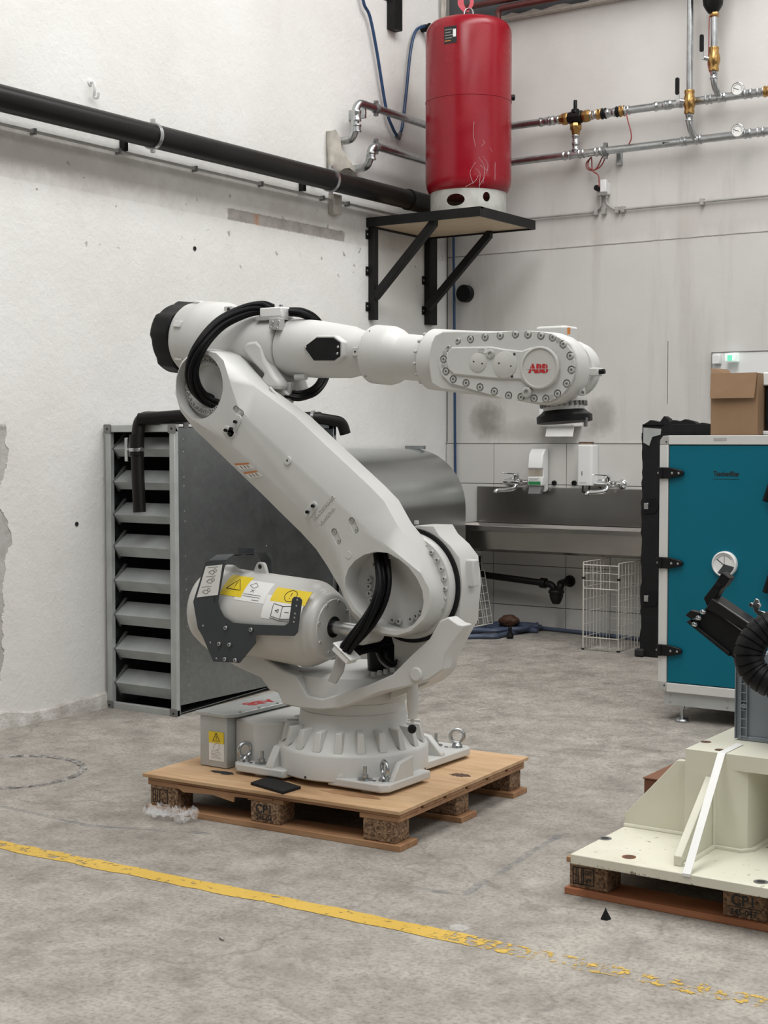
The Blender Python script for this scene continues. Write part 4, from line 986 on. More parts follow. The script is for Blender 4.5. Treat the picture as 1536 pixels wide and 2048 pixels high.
# stickers on the lower chamfer
def chamfer_pt(k, t, s):
    """point on the chamfer strip between matched outline pairs k and k+1"""
    a = Vector((i_[k][0], YN, i_[k][1])).lerp(Vector((i_[k + 1][0], YN, i_[k + 1][1])), t)
    b = Vector((o_[k][0], YC, o_[k][1])).lerp(Vector((o_[k + 1][0], YC, o_[k + 1][1])), t); return a.lerp(b, s)
for t0, t1 in ((0.78, 0.98), (0.50, 0.70)):
    c4 = [chamfer_pt(25, t0, 0.12), chamfer_pt(25, t1, 0.12), chamfer_pt(25, t1, 0.80), chamfer_pt(25, t0, 0.80)]
    nrm = (c4[1] - c4[0]).cross(c4[3] - c4[0]).normalized()
    if nrm.y > 0: nrm = -nrm
    s_ = obj('pinch_sticker', loft(BM(), [[p + nrm * 0.001 for p in c4], [p - nrm * 0.003 for p in c4]]), 'sticker', arm)
    b4 = [c4[0].lerp(c4[3], 0.0), c4[1].lerp(c4[2], 0.0), c4[1].lerp(c4[2], 0.16), c4[0].lerp(c4[3], 0.16)]
    e4 = [c4[1].lerp(c4[0], 0.0) , c4[1].lerp(c4[0], 0.28), c4[2].lerp(c4[3], 0.28), c4[2]]
    obj('sticker_band', loft(BM(), [[p + nrm * 0.0018 for p in e4], [p - nrm * 0.001 for p in e4]]), 'orange', s_)
    bm = BM()
    for u0 in (0.25, 0.5, 0.75):
        a = c4[0].lerp(c4[1], 0.15).lerp(c4[3].lerp(c4[2], 0.15), u0); b = c4[0].lerp(c4[1], 0.6).lerp(c4[3].lerp(c4[2], 0.6), u0)
        tube(bm, [a + nrm * 0.0015, b + nrm * 0.0015], 0.0015, 5)
    obj('sticker_print', bm, 'leather', s_)
# joint bolts inside the upper bore
pl2 = obj('bore_plate', lathe(BM(), (J3.x, YN + 0.064, J3.z), NY, [(0, 0.117), (0.012, 0.117), (0.016, 0.113), (0.016, 0.086), (0.006, 0.08), (0.006, 0.001)], 48), 'robot', arm)
for k in range(26):
    a = 2 * math.pi * k / 26
    bolt((J3.x + 0.099 * math.cos(a), YN + 0.049, J3.z + 0.099 * math.sin(a) * 1.03), NY, 0.0080, 0.012, pl2)
# bolts inside the lower opening
for a, b in ((653, 876), (652, 926), (655, 977), (668, 1027), (690, 1065), (695, 762), (790, 705), (824, 1172), (868, 1180), (957, 1165), (995, 1142), (1030, 1108)):
    q = cp(C3, a, b, YN + 0.075); bolt((q.x, YN + 0.085, q.z), NY, 0.012, 0.015, arm, name='hub_bolt')
bm = BM(); prism(bm, cx(C3, [(590, 820), (640, 720), (700, 680), (760, 690), (760, 1150), (660, 1100), (600, 960)], YN + 0.1), 'y', YN + 0.095, YN + 0.106)
# far top flange strip of the arm and the small black box on it
q0, q1 = on_y(608, 842, YF), on_y(633, 862, YF)
dv = (on_y(700, 930, YF) - on_y(560, 800, YF)).normalized(); uv = Vector((-dv.z, 0, dv.x))
obj('sensor_box', prism(BM(), rounded(-0.032, 0.032, -0.01, 0.012, 0.006), 'y', -0.02, 0.02), 'black', arm, world=face_m((q0 + q1) / 2 + uv * 0.0, dv, (0, 1, 0)), bevel=0.002)
bm = BM(); pts = [on_y(a, b, YF - 0.03) for a, b in ((540, 775), (590, 832), (649, 888), (739, 972), (768, 1002), (796, 1049), (822, 1080))]
tube(bm, [p + Vector((0, 0, 0.0)) for p in pts], 0.006, 8); obj('arm_seam', bm, 'robot', arm)

# ---- upper arm
YU = 4.66
A0, A1 = on_y(583, 694, YU), on_y(872, 719, YU)
ad = (A1 - A0).normalized(); au = Vector((-ad.z, 0, ad.x))
def ax_s(px):
    k = (px - 768) / F_PX; n_ = _rt - _fw * k; return -((A0 - _C).dot(n_)) / ad.dot(n_)
def ap(s, up=0.0, y=0.0): return A0 + ad * s + au * up + Vector((0, y, 0))
s_ = ax_s
hs = obj('upper_arm_housing', lathe(BM(), A0, ad, [(s_(380), 0.09), (s_(380), 0.135), (s_(386), 0.146), (s_(408), 0.150), (s_(412), 0.158), (s_(452), 0.158), (s_(462), 0.150), (s_(500), 0.128), (s_(540), 0.119), (s_(560), 0.122), (s_(572), 0.126), (s_(577), 0.119), (s_(579), 0.1)], 56), 'robot', rob, label='rear housing of the upper arm')
bm = BM(); lo = []
for k in range(40):
    a = 2 * math.pi * k / 40
    lo.append((a, 0.150 if (k // 5) % 2 == 0 else 0.138))
loops = []
for s0, m in ((s_(381), 1.0), (s_(352), 1.0), (s_(346), 0.95), (s_(344), 0.75)):
    loops.append([ap(s0) + (au * math.cos(a) + Vector((0, 1, 0)) * math.sin(a)) * r * m for a, r in lo])
loft(bm, loops); obj('motor_cap', bm, 'black', hs, label='black end cap', bevel=0.003)
for k in range(6):
    a = R(10 + 60 * k); p = ap(s_(400)) + (au * math.cos(a) - Vector((0, 1, 0)) * math.sin(a)) * 0.15
    bm = BM(); d_ = (au * math.cos(a) - Vector((0, 1, 0)) * math.sin(a)); u_ = ad; v_ = d_.cross(u_)
    box(bm, -0.02, 0.02, -0.014, 0.014, -0.006, 0.008)
    obj('cap_lug', bm, 'robot', hs, bevel=0.003, world=face_m(p, u_, v_))
# neck down to joint three, cast rib
neck = [(430, 640), (545, 660), (560, 690), (548, 735), (560, 770), (575, 792), (520, 790), (470, 775), (420, 770), (400, 700)]
obj('joint_neck', prism(BM(), xz(neck, YU - 0.09), 'y', YU - 0.085, YU + 0.10), 'robot', hs, bevel=0.012)
J3u = on_y(440, 770, 4.58)
bm = BM(); lathe(bm, (J3.x, YF, J3.z), (0, 1, 0), [(0, 0.13), (0.008, 0.150), (0.03, 0.152), (0.034, 0.165), (0.09, 0.165), (0.12, 0.15)], 56)
jf = obj('joint_flange', bm, 'robot', hs)
for k in range(20):
    a = 2 * math.pi * k / 20; bolt((J3.x + 0.141 * math.cos(a), YF + 0.006, J3.z + 0.141 * math.sin(a)), NY, 0.008, 0.010, jf)
ribp = [(540, 400), (570, 345), (640, 335), (680, 370), (700, 470), (760, 570), (795, 610), (795, 665), (710, 655), (665, 600), (690, 560), (600, 470)]
obj('cast_rib', prism(BM(), cx(C1, ribp, YU - 0.125), 'y', YU - 0.125, YU - 0.06), 'robot', hs, bevel=0.014)
lug = cp(C1, 955, 580, YU - 0.03); obj('cable_lug', cyl(BM(), (lug.x - 0.02, YU - 0.05, lug.z), (lug.x + 0.03, YU - 0.05, lug.z), 0.014, n=14), 'robot', hs)
q = cp(C1, 845, 690, YU - 0.05); obj('lower_cable_bracket', prism(BM(), cx(C1, [(820, 620), (880, 615), (872, 740), (850, 765), (812, 730)], YU - 0.06), 'y', YU - 0.07, YU - 0.03), 'dim', hs, bevel=0.005)
q = cp(C1, 475, 132, YU - 0.06); obj('sensor_block', box(BM(), q.x - 0.022, q.x + 0.022, q.y - 0.02, q.y + 0.02, q.z - 0.016, q.z + 0.014), 'robot', hs, bevel=0.004)
bolt((q.x + 0.003, q.y - 0.02, q.z), NY, 0.008, 0.001, hs, 'hole', 'threaded_hole', False)
bm = BM(); prism(bm, cx(C1, [(740, 190), (805, 185), (805, 270), (740, 262)], YU - 0.112), 'y', YU - 0.125, YU - 0.085); cbk = obj('cable_bracket', bm, 'dim', hs, bevel=0.003)
for a, b in ((753, 215), (795, 213), (741, 252), (782, 256)): q = cp(C1, a, b, YU - 0.125); bolt(q, NY, 0.006, 0.006, cbk)
# tube
tb = obj('arm_tube', lathe(BM(), A0, ad, [(s_(579), 0.1), (s_(580), 0.112), (s_(588), 0.115), (s_(640), 0.112), (s_(705), 0.100), (s_(722), 0.088), (s_(748), 0.084), (s_(752), 0.084)], 56), 'robot', rob)
bp_ = [(955, 380), (1045, 302), (1165, 302), (1222, 345), (1222, 445), (1170, 486), (1025, 486)]
bs = obj('cover_boss', prism(BM(), cx(C1, bp_, YU - 0.113), 'y', YU - 0.114, YU - 0.07), 'robot', tb, bevel=0.006)
blk = obj('cover_plate', prism(BM(), cx(C1, [(965, 380), (1050, 318), (1160, 318), (1205, 350), (1205, 440), (1165, 470), (1030, 470)], YU - 0.114), 'y', YU - 0.119, YU - 0.113), 'black', tb, label='black cover plate', bevel=0.0015)
for a, b in ((974, 382), (1191, 380), (1187, 424)): q = cp(C1, a, b, YU - 0.119); bolt(q, NY, 0.005, 0.004, blk, 'steel')
q0 = cp(C1, 1328, 412, YU - 0.085)
pk = obj('bolt_pocket', prism(BM(), rounded(q0.x - 0.026, q0.x + 0.026, q0.z - 0.017, q0.z + 0.017, 0.008), 'y', YU - 0.093, YU - 0.08), 'robot', tb, bevel=0.003)
bolt((q0.x + 0.012, YU - 0.093, q0.z), NY, 0.007, 0.005, pk); bolt((q0.x - 0.012, YU - 0.093, q0.z), NY, 0.004, 0.001, pk, 'hole', 'pin_hole', False)
# collar and second tube
co_ = obj('arm_collar', lathe(BM(), A0, ad, [(s_(748), 0.08), (s_(748), 0.108), (s_(752), 0.112), (s_(785), 0.112), (s_(796), 0.104), (s_(806), 0.090), (s_(812), 0.0865), (s_(858), 0.0855), (s_(858), 0.06)], 56), 'robot', rob)
for k in range(14):
    a = 2 * math.pi * k / 14; dv = au * math.cos(a) + Vector((0, -1, 0)) * math.sin(a)
    bolt(ap(s_(749)) + dv * 0.094, -ad, 0.0065, 0.012, co_); bolt(ap(s_(861)) + dv * 0.098, -ad, 0.0065, 0.012, co_)
for s0, up in ((757, 0.085), (757, -0.085)):
    dv = (au * (up / 0.112) + Vector((0, -math.sqrt(1 - (up / 0.112) ** 2), 0))); bolt(ap(s_(s0)) + dv * 0.1118, dv, 0.003, 0.001, co_, 'hole', 'pin_hole', False)
# ---- wrist
YW = YU - 0.122
wo = [(412, 250), (432, 205), (480, 180), (560, 178), (800, 183), (870, 181), (1000, 180), (1130, 190), (1200, 216), (1255, 258), (1290, 330), (1302, 410), (1290, 480), (1245, 550), (1180, 605), (1120, 624), (1050, 620), (930, 597), (850, 580), (760, 576), (600, 548), (470, 530), (412, 495), (398, 400), (400, 320)]
bm = BM(); o1 = cx(C2, wo, YW); cxm = sum(p[0] for p in o1) / len(o1); czm = sum(p[1] for p in o1) / len(o1)
sh = lambda k: [(cxm + (x - cxm) * k, czm + (z - czm) * (k - 0.04 * (1 - k) * 5)) for x, z in o1]
loft(bm, [[(x, YW + 0.0, z) for x, z in sh(0.975)], [(x, YW + 0.02, z) for x, z in sh(1.0)], [(x, YW + 0.075, z) for x, z in sh(1.0)], [(x, YW + 0.085, z) for x, z in sh(0.97)]])
wr = obj('wrist_housing', bm, 'robot', rob, bevel=0.004)
obj('wrist_root', lathe(BM(), A0, ad, [(s_(862), 0.07), (s_(862), 0.104), (s_(867), 0.113), (s_(945), 0.116), (s_(985), 0.108), (s_(1010), 0.08), (s_(1014), 0.03)], 48), 'robot', wr)
wc = [(545, 268), (580, 235), (650, 210), (740, 198), (830, 192), (920, 184), (1000, 184), (1075, 190), (1145, 202), (1205, 238), (1255, 300), (1275, 370), (1272, 440), (1250, 500), (1195, 565), (1110, 605), (1030, 604), (940, 592), (870, 585), (790, 562), (700, 537), (615, 510), (540, 490), (492, 440), (474, 380), (480, 320), (505, 285)]
cov = obj('wrist_cover', prism(BM(), cx(C2, wc, YW), 'y', YW - 0.010, YW + 0.012), 'robot', wr, bevel=0.004)
pn = [(545, 278), (780, 275), (860, 290), (960, 300), (1000, 285), (1062, 275), (1120, 288), (1165, 330), (1180, 400), (1165, 470), (1120, 515), (1062, 528), (1000, 510), (950, 470), (800, 466), (560, 442), (525, 410), (512, 360), (518, 310)]
pnl = obj('cover_panel', prism(BM(), cx(C2, pn, YW - 0.01), 'y', YW - 0.017, YW - 0.005), 'robot', wr, bevel=0.005)
lc = cp(C2, 1062, 400, YW - 0.018)
cap = obj('logo_cap', lathe(BM(), (lc.x, YW - 0.016, lc.z), NY, [(0, 0.074), (0.006, 0.074), (0.008, 0.071), (0.008, 0.067), (0.004, 0.066), (0.004, 0.001)], 48), 'robot2', wr)
Mt = face_m((lc.x - 0.004, YW - 0.0206, lc.z - 0.004), (1, 0, -0.03), (0.03, 0, 1))
lg = text('lettering', 'ABB', 0.0405, Mt, 'redlogo', cap, 0.0021, 0.0004)
bm = BM(); box(bm, -0.046, 0.046, -0.0010, 0.0004, 0.0004, 0.0009)
for x in (-0.0268, 0.0030, 0.0290): box(bm, x - 0.0006, x + 0.0006, -0.017, 0.017, 0.0004, 0.0009)
obj('lettering_gap', bm, 'robot2', cap, world=Mt)
bl_ = [(575, 240), (652, 232), (738, 220), (827, 212), (917, 203), (991, 205), (1068, 211), (1137, 221), (1200, 262), (1241, 330), (1248, 413), (1220, 494), (1166, 554), (1097, 584), (1027, 582), (951, 574), (877, 565), (793, 541), (708, 516), (626, 491), (550, 468), (507, 422), (493, 350), (521, 282)]
hc = BM()
for a, b in bl_:
    q = cp(C2, a, b, YW - 0.010); lathe(hc, (q.x, YW - 0.05, q.z), (0, 1, 0), [(0, 0.0152), (0.048, 0.0152)], 16)
cov.modifiers.clear(); cut(cov, hc)
for a, b in bl_:
    q = cp(C2, a, b, YW - 0.010); bolt((q.x, YW - 0.0022, q.z), NY, 0.0100, 0.0085, cov, 'bolt')
for a, b in ((1170, 238), (1131, 572), (500, 312), (492, 387)):
    q = cp(C2, a, b, YW - 0.010); bolt((q.x, q.y + 0.0005, q.z), NY, 0.0095, 0.0012, cov, 'dim', 'blind_hole', False)  # darker discs paint in the shade of shallow holes
for a, b, r in ((775, 320, 0.017), (989, 545, 0.019)):
    q = cp(C2, a, b, YW - 0.012); bolt(q, NY, r, 0.010, cov, 'bolt', 'oil_plug')
for a, b, r in ((697, 370, 0.034), (856, 382, 0.047)):
    q = cp(C2, a, b, YW - 0.017)
    obj('round_cap', lathe(BM(), (q.x, YW - 0.0165, q.z), NY, [(0, r), (0.0022, r), (0.003, r - 0.0015)], 32), 'robot2', wr)
    for dx, dz in ((-0.4, 0.08), (0.45, -0.08)): bolt((q.x + r * dx * 1.2, YW - 0.0195, q.z + r * dz * 1.5), NY, 0.003, 0.0006, wr, 'hole', 'pin_hole', False)
for a, b in ((912, 320), (898, 452)):
    q = cp(C2, a, b, YW - 0.017); bolt((q.x, YW - 0.017, q.z), NY, 0.0048, 0.0008, wr, 'hole', 'threaded_hole', False)
q = cp(C2, 720, 298, YW - 0.018); ls = obj('type_label', box(BM(), q.x - 0.021, q.x + 0.021, YW - 0.0185, YW - 0.0165, q.z - 0.010, q.z + 0.010), 'sticker', wr)
bm = BM()
for k in range(4): box(bm, q.x - 0.018, q.x + 0.008 + 0.003 * (k % 3), YW - 0.0189, YW - 0.018, q.z - 0.007 + k * 0.004, q.z - 0.0055 + k * 0.004)
obj('label_print', bm, 'greyink', ls)
# tilt unit, far side disc
J5 = on_y(1079.5, 735, YW)
fd = on_y(1158, 741, 4.80)
bm = BM(); lathe(bm, (lc.x, YW + 0.08, lc.z), (0, 1, 0), [(0, 0.088), (0.08, 0.090), (0.09, 0.085)], 40)
obj('tilt_core', bm, 'robot', wr)
bm = BM(); lathe(bm, (fd.x, 4.705, fd.z), (0, 1, 0), [(0, 0.060), (0.0, 0.098), (0.006, 0.103), (0.03, 0.104), (0.032, 0.098), (0.07, 0.098), (0.085, 0.088)], 48)
td = obj('tilt_disc', bm, 'robot', rob)
q = cp(C2, 1385, 428, 4.69)
nb = obj('sync_bracket', box(BM(), q.x - 0.016, q.x + 0.020, 4.675, 4.715, q.z - 0.013, q.z + 0.016), 'robot', td, bevel=0.004)
obj('sync_plug', cyl(BM(), (q.x + 0.016, 4.69, q.z + 0.001), (q.x + 0.040, 4.69, q.z + 0.003), 0.009, n=14), 'black', td, bevel=0.002)
q0 = cp(C2, 1160, 195, 4.74)
mc = obj('motor_cover', prism(BM(), rounded(q0.x - 0.062, q0.x + 0.062, -0.05, 0.06, 0.02), 'z', q0.z - 0.06, q0.z + 0.022), 'robot', wr, bevel=0.008, world=Matrix.Translation((0, 4.74, 0)))
qs = cp(C2, 1237, 183, 4.69); obj('warning_sticker', box(BM(), qs.x - 0.006, qs.x + 0.004, 4.685, 4.6895, qs.z - 0.012, qs.z + 0.012), 'orange', mc)
tdn = Vector((math.sin(R(4.5)), 0, -math.cos(R(4.5))))
fc = on_y(1129, 837, YU)
neckv = fc - tdn * 0.155
bm = BM(); lathe(bm, neckv, tdn, [(-0.03, 0.07), (0.0, 0.078), (0.085, 0.080), (0.088, 0.084), (0.098, 0.084), (0.10, 0.074), (0.128, 0.072)], 48)
tu = obj('tilt_unit', bm, 'robot', rob)
for k in range(24):
    a = 2 * math.pi * k / 24; u_, v_, d_ = frame_of(tdn); dv = u_ * math.cos(a) + v_ * math.sin(a)
    bolt(neckv + tdn * 0.098 + dv * 0.0795, tdn, 0.0048, 0.016, tu, 'mesh_grey')
bm = BM(); lathe(bm, neckv + tdn * 0.126, tdn, [(0, 0.06), (0, 0.074), (0.008, 0.082), (0.018, 0.096), (0.020, 0.098), (0.042, 0.098), (0.044, 0.09), (0.040, 0.055), (0.03, 0.03)], 56)
tfl = obj('tool_flange', bm, 'black', rob, label='black tool flange')
q = cp(C2, 1333, 728, YU - 0.02); obj('locating_pin', cyl(BM(), q + Vector((0, 0, 0.02)), q - Vector((0, 0, 0.012)), 0.007, n=12), 'mesh_grey', tfl)
bolt(cp(C2, 1310, 548, YU - 0.08), Vector((0.6, -0.8, 0)), 0.012, 0.012, tu, 'bolt', 'oil_plug')

# ---- cable harness
def bundle(path, n, rb_, rc, twist, name='cable', k=6):
    P = smooth(path, k); m = len(P)
    T = [((P[min(i + 1, m - 1)] - P[max(i - 1, 0)]).normalized()) for i in range(m)]
    u = frame_of(T[0])[0]; fr = []
    for i in range(m):
        u = (u - T[i] * u.dot(T[i])).normalized(); fr.append((u.copy(), T[i].cross(u)))
    for c in range(n):
        ph = 2 * math.pi * c / n; rr_ = rb_ if c < n - 1 or n < 5 else 0.0
        pts = [P[i] + (fr[i][0] * math.cos(ph + twist * i / m) + fr[i][1] * math.sin(ph + twist * i / m)) * rr_ for i in range(m)]
        obj(name, tube(BM(), pts, rc, 8), 'cable', rob)
pt = lambda a, b, y: on_y(a, b, y)
bundle([pt(545, 622, 4.605), pt(524, 616, 4.595), pt(490, 622, 4.55), pt(440, 648, 4.46), pt(402, 692, 4.38), pt(384, 735, 4.36), pt(389, 770, 4.38), pt(410, 795, 4.43), pt(440, 806, 4.47), pt(470, 808, 4.50)], 7, 0.0195, 0.0095, 3.2)
bundle([pt(578, 622, 4.60), pt(605, 625, 4.63), pt(632, 640, 4.70), pt(650, 670, 4.79), pt(655, 715, 4.80), pt(648, 755, 4.76), pt(628, 782, 4.68), pt(600, 792, 4.62), pt(573, 788, 4.60)], 5, 0.013, 0.0085, 2.0)
bundle([pt(758, 1095, 4.50), pt(764, 1120, 4.46), pt(768, 1165, 4.42), pt(758, 1205, 4.39), pt(736, 1245, 4.37), pt(708, 1280, 4.37), pt(690, 1302, 4.38)], 7, 0.021, 0.0098, -2.4)
bundle([pt(690, 1312, 4.40), pt(715, 1302, 4.47), pt(745, 1294, 4.55), pt(775, 1300, 4.62)], 5, 0.013, 0.009, 1.5)
# clamps
q = pt(553, 624, 4.60)
cl = obj('cable_clamp', box(BM(), q.x - 0.058, q.x + 0.050, 4.565, 4.645, q.z - 0.022, q.z + 0.016), 'white', rob, label='white cable clamp', bevel=0.005)
obj('clamp_plate', box(BM(), q.x - 0.075, q.x + 0.056, 4.56, 4.65, q.z - 0.034, q.z - 0.022), 'dim', cl, bevel=0.002)
for dx in (-0.068, 0.03):
    obj('clamp_screw', cyl(BM(), (q.x + dx, 4.59, q.z - 0.02), (q.x + dx, 4.59, q.z + 0.026), 0.008, n=10), 'zinc', cl)
q = pt(690, 1308, 4.38); dv = Vector((0.62, 0, -0.45)).normalized(); uv = Vector((0.45, 0, 0.62)).normalized()
cl2 = obj('cable_clamp', box(BM(), -0.042, 0.042, -0.012, 0.012, -0.03, 0.03), 'white', rob, bevel=0.004, world=face_m(q, dv, uv), label='white cable clamp')
obj('clamp_bar', box(BM(), -0.05, 0.05, 0.012, 0.02, -0.034, 0.034), 'white', cl2, bevel=0.003, world=face_m(q, dv, uv))
lo1 = [pt(a, b, 4.385) for a, b in ((672, 1312), (690, 1318), (684, 1345), (670, 1368), (655, 1362), (664, 1340))]
obj('clamp_stay', loft(BM(), [[p for p in lo1], [p + Vector((0, 0.012, 0)) for p in lo1]]), 'dim', cl2, bevel=0.002)
# ================================================================== wall shelf and red tank
SX1, SY0, SY1, SZ = -4.81, 8.233, 8.985, 2.956
t = thing('wall_shelf', (XL, 8.6, SZ), 'black steel bracket shelf with a pale board carrying the red tank', 'shelf')
fw2 = 0.062
obj('shelf_board', box(BM(), XL + 0.01, SX1 - 0.01, SY0 + 0.01, SY1 - 0.01, SZ - 0.05, SZ - 0.028), 'board', t)
bm = BM(); box(bm, XL + 0.002, SX1, SY0, SY0 + 0.012, SZ - fw2, SZ); box(bm, XL + 0.002, SX1, SY0 + 0.012, SY0 + 0.045, SZ - 0.012, SZ)
obj('frame_bar', bm, 'blacksteel', t)
bm = BM(); box(bm, SX1 - 0.012, SX1, SY0 + 0.012, SY1, SZ - fw2, SZ); box(bm, SX1 - 0.045, SX1 - 0.012, SY0 + 0.045, SY1 - 0.045, SZ - 0.012, SZ)
obj('frame_bar', bm, 'blacksteel', t)
bm = BM(); box(bm, XL + 0.002, SX1 - 0.012, SY1 - 0.012, SY1, SZ - fw2, SZ); obj('frame_bar', bm, 'blacksteel', t)
obj('frame_bar', box(BM(), XL + 0.002, XL + 0.02, SY0 + 0.045, SY1 - 0.012, SZ - fw2, SZ - 0.014), 'blacksteel', t)
for (yc, hw, zb_) in ((8.283, 0.026, 2.272), (9.015, 0.05, 2.285)):
    p = obj('upright', box(BM(), XL + 0.002, XL + 0.05, yc - hw, yc + hw, zb_, SZ - fw2 + (0 if yc < 8.9 else 0.06)), 'blacksteel', t, bevel=0.003)
    for zz in ((2.36, 2.60, 2.845) if yc < 8.9 else (2.385, 2.60)):
        for s in ((-1, 1) if yc < 8.9 else (-1,)):
            y0, y1 = sorted((yc + s * hw, yc + s * (hw + 0.032)))
            obj('wall_tab', box(BM(), XL + 0.001, XL + 0.007, y0, y1, zz - 0.03, zz + 0.03), 'blacksteel', p, bevel=0.002)
            bolt((XL + 0.007, (y0 + y1) / 2, zz), (1, 0, 0), 0.009, 0.006, p, 'zinc', 'tab_bolt', False)
for yc, top, bot, hw in ((8.283, (-5.17, 2.905), (-5.66, 2.425), 0.024), (9.0 - 0.06, (-5.13, 2.90), (-5.65, 2.40), 0.022)):
    d = (Vector((top[0], 0, top[1])) - Vector((bot[0], 0, bot[1]))).normalized(); n_ = Vector((-d.z, 0, d.x)) * 0.026
    a, b = Vector((bot[0], 0, bot[1])), Vector((top[0], 0, top[1]))
    q4 = [a - n_, b - n_ - d * 0.028, b + n_ + d * 0.028, a + n_]
    obj('diagonal_strut', prism(BM(), [(v.x, v.z) for v in q4], 'y', yc - hw, yc + hw), 'blacksteel', t, bevel=0.003)
# tank
TC = Vector((-5.116, 8.60, 0)); TR = 0.288
z0, z1 = 3.11, 4.275
t = thing('expansion_tank', (TC.x, TC.y, SZ), 'tall red cylindrical pressure tank on the black wall shelf', 'tank')
pr = [(z0 - 0.02, 0.20), (z0 - 0.012, 0.24), (z0 + 0.012, 0.270), (z0 + 0.045, 0.284), (z0 + 0.08, TR)]
zs = 3.715
pr += [(zs - 0.006, TR), (zs - 0.004, TR + 0.003), (zs + 0.004, TR + 0.003), (zs + 0.006, TR), (z1 - 0.115, TR)]
for a in range(15, 91, 15): pr.append((z1 - 0.115 + 0.085 * math.sin(R(a)), TR - 0.075 + 0.075 * math.cos(R(a))))
pr += [(z1 - 0.018, 0.14), (z1 - 0.006, 0.06), (z1 - 0.004, 0.001)]
obj('tank_shell', lathe(BM(), (TC.x, TC.y, 0), (0, 0, 1), pr, 72), 'redtank', t, angle=50)
rg = NT('ring_paint'); rg.col(rg.ramp(rg.noise(9, 6), [(0.35, (0.36, 0.36, 0.33)), (0.6, (0.50, 0.50, 0.47))])); rg.set(0.5, 0.1)
bm = BM(); lathe(bm, (TC.x, TC.y, 0), (0, 0, 1), [(SZ + 0.001, 0.246), (SZ + 0.001, 0.255), (3.125, 0.255), (3.125, 0.246)], 72, False)
L0 = bm.verts[:]; bm.free()
bm = BM(); loops = []
for zz, rr in ((SZ + 0.001, 0.246), (SZ + 0.001, 0.255), (3.125, 0.255), (3.125, 0.246)):
    loops.append([Vector((TC.x + rr * math.cos(2 * math.pi * j / 72), TC.y + rr * math.sin(2 * math.pi * j / 72), zz)) for j in range(72)])
loft(bm, loops, False, True)
ring = obj('foot_ring', bm, rg.m, t)
def tank_dir(px, py, r):
    # direction on the shell seen at this column of the view
    best = None
    for k in range(-90, 91):
        a = R(-56 + k * 1.0); p = Vector((TC.x + r * math.cos(a), TC.y + r * math.sin(a), 3.0)); e = abs(_proj(p) - px)
        if best is None or e < best[0]: best = (e, a)
    return best[1]
for px, hw, hh, zz in ((910, 0.064, 0.040, SZ + 0.080), (973, 0.027, 0.032, SZ + 0.10)):
    a = tank_dir(px, 0, 0.255); dv = Vector((math.cos(a), math.sin(a), 0)); tv = Vector((-dv.y, dv.x, 0))
    cutb = BM(); lo = [Vector((TC.x, TC.y, zz)) + tv * (hw * math.cos(2 * math.pi * j / 24)) + Vector((0, 0, hh * math.sin(2 * math.pi * j / 24))) for j in range(24)]
    loft(cutb, [[p + dv * 0.2 for p in lo], [p + dv * 0.3 for p in lo]]); cut(ring, cutb)
def tpatch(a0, a1, z0_, z1_, r, k=8):
    return loft(BM(), [[(TC.x + rr * math.cos(a), TC.y + rr * math.sin(a), zz) for rr, zz in ((r, z0_), (r, z1_), (r - 0.002, z1_), (r - 0.002, z0_))] for a in [a0 + (a1 - a0) * i / k for i in range(k + 1)]])
a0, a1 = tank_dir(888, 0, TR), tank_dir(913, 0, TR)
lb = obj('type_plate', tpatch(a0, a1, 4.045, 4.155, TR + 0.0015), 'ink', t, label='small black type plate')
for k in range(5): obj('plate_print', tpatch(a0 + 0.02 + 0.01 * (k % 2), a0 + (a1 - a0) * (0.55 + 0.1 * (k % 3)), 4.06 + k * 0.018, 4.066 + k * 0.018, TR + 0.0022), 'greyink' if k else 'orange', lb)
obj('plate_print', tpatch(a0 + (a1 - a0) * 0.72, a0 + (a1 - a0) * 0.95, 4.085, 4.135, TR + 0.0022), 'paper', lb)
# creased film and scratches low on the shell, highlights drawn as thin lines
bm = BM()
for pts in (((965, 318), (975, 335), (972, 352)), ((957, 320), (968, 340), (966, 372)), ((950, 342), (960, 352), (958, 375)), ((990, 330), (989, 365)), ((948, 250), (946, 275), (951, 300)), ((963, 298), (968, 292), (964, 286)), ((951, 330), (940, 350), (946, 372)), ((960, 336), (972, 346)), ((956, 356), (949, 368), (930, 378)), ((978, 300), (984, 310)), ((968, 360), (958, 378), (962, 388))):
    P = []
    for px, py in pts:
        a = tank_dir(px, py, TR); dd = 9.83; zz = CAM_H + (882 - py) / F_PX * (Vector((TC.x + TR * math.cos(a), TC.y + TR * math.sin(a), 0)).dot(Vector((_fw.x, _fw.y, 0))))
        P.append((TC.x + (TR + 0.001) * math.cos(a), TC.y + (TR + 0.001) * math.sin(a), zz))
    tube(bm, smooth(P, 4), 0.0016, 5)
obj('film_highlight', bm, 'film', t)
q = on_y(1011, 195, 8.75); obj('drain_cap', lathe(BM(), (TC.x + TR * 0.80, TC.y + TR * 0.6, q.z), (0.8, 0.6, 0), [(-0.01, 0.02), (0.022, 0.02), (0.025, 0.015)], 16), 'black', t)
obj('top_eye', tube(BM(), [Vector((TC.x + 0.0, TC.y, z1 + 0.03)) + Vector((0.83, 0.56, 0)) * (0.03 * math.cos(a)) + Vector((0, 0, 0.04 * math.sin(a))) for a in [2 * math.pi * i / 20 for i in range(20)]], 0.005, 8, False, True), 'steel', t)
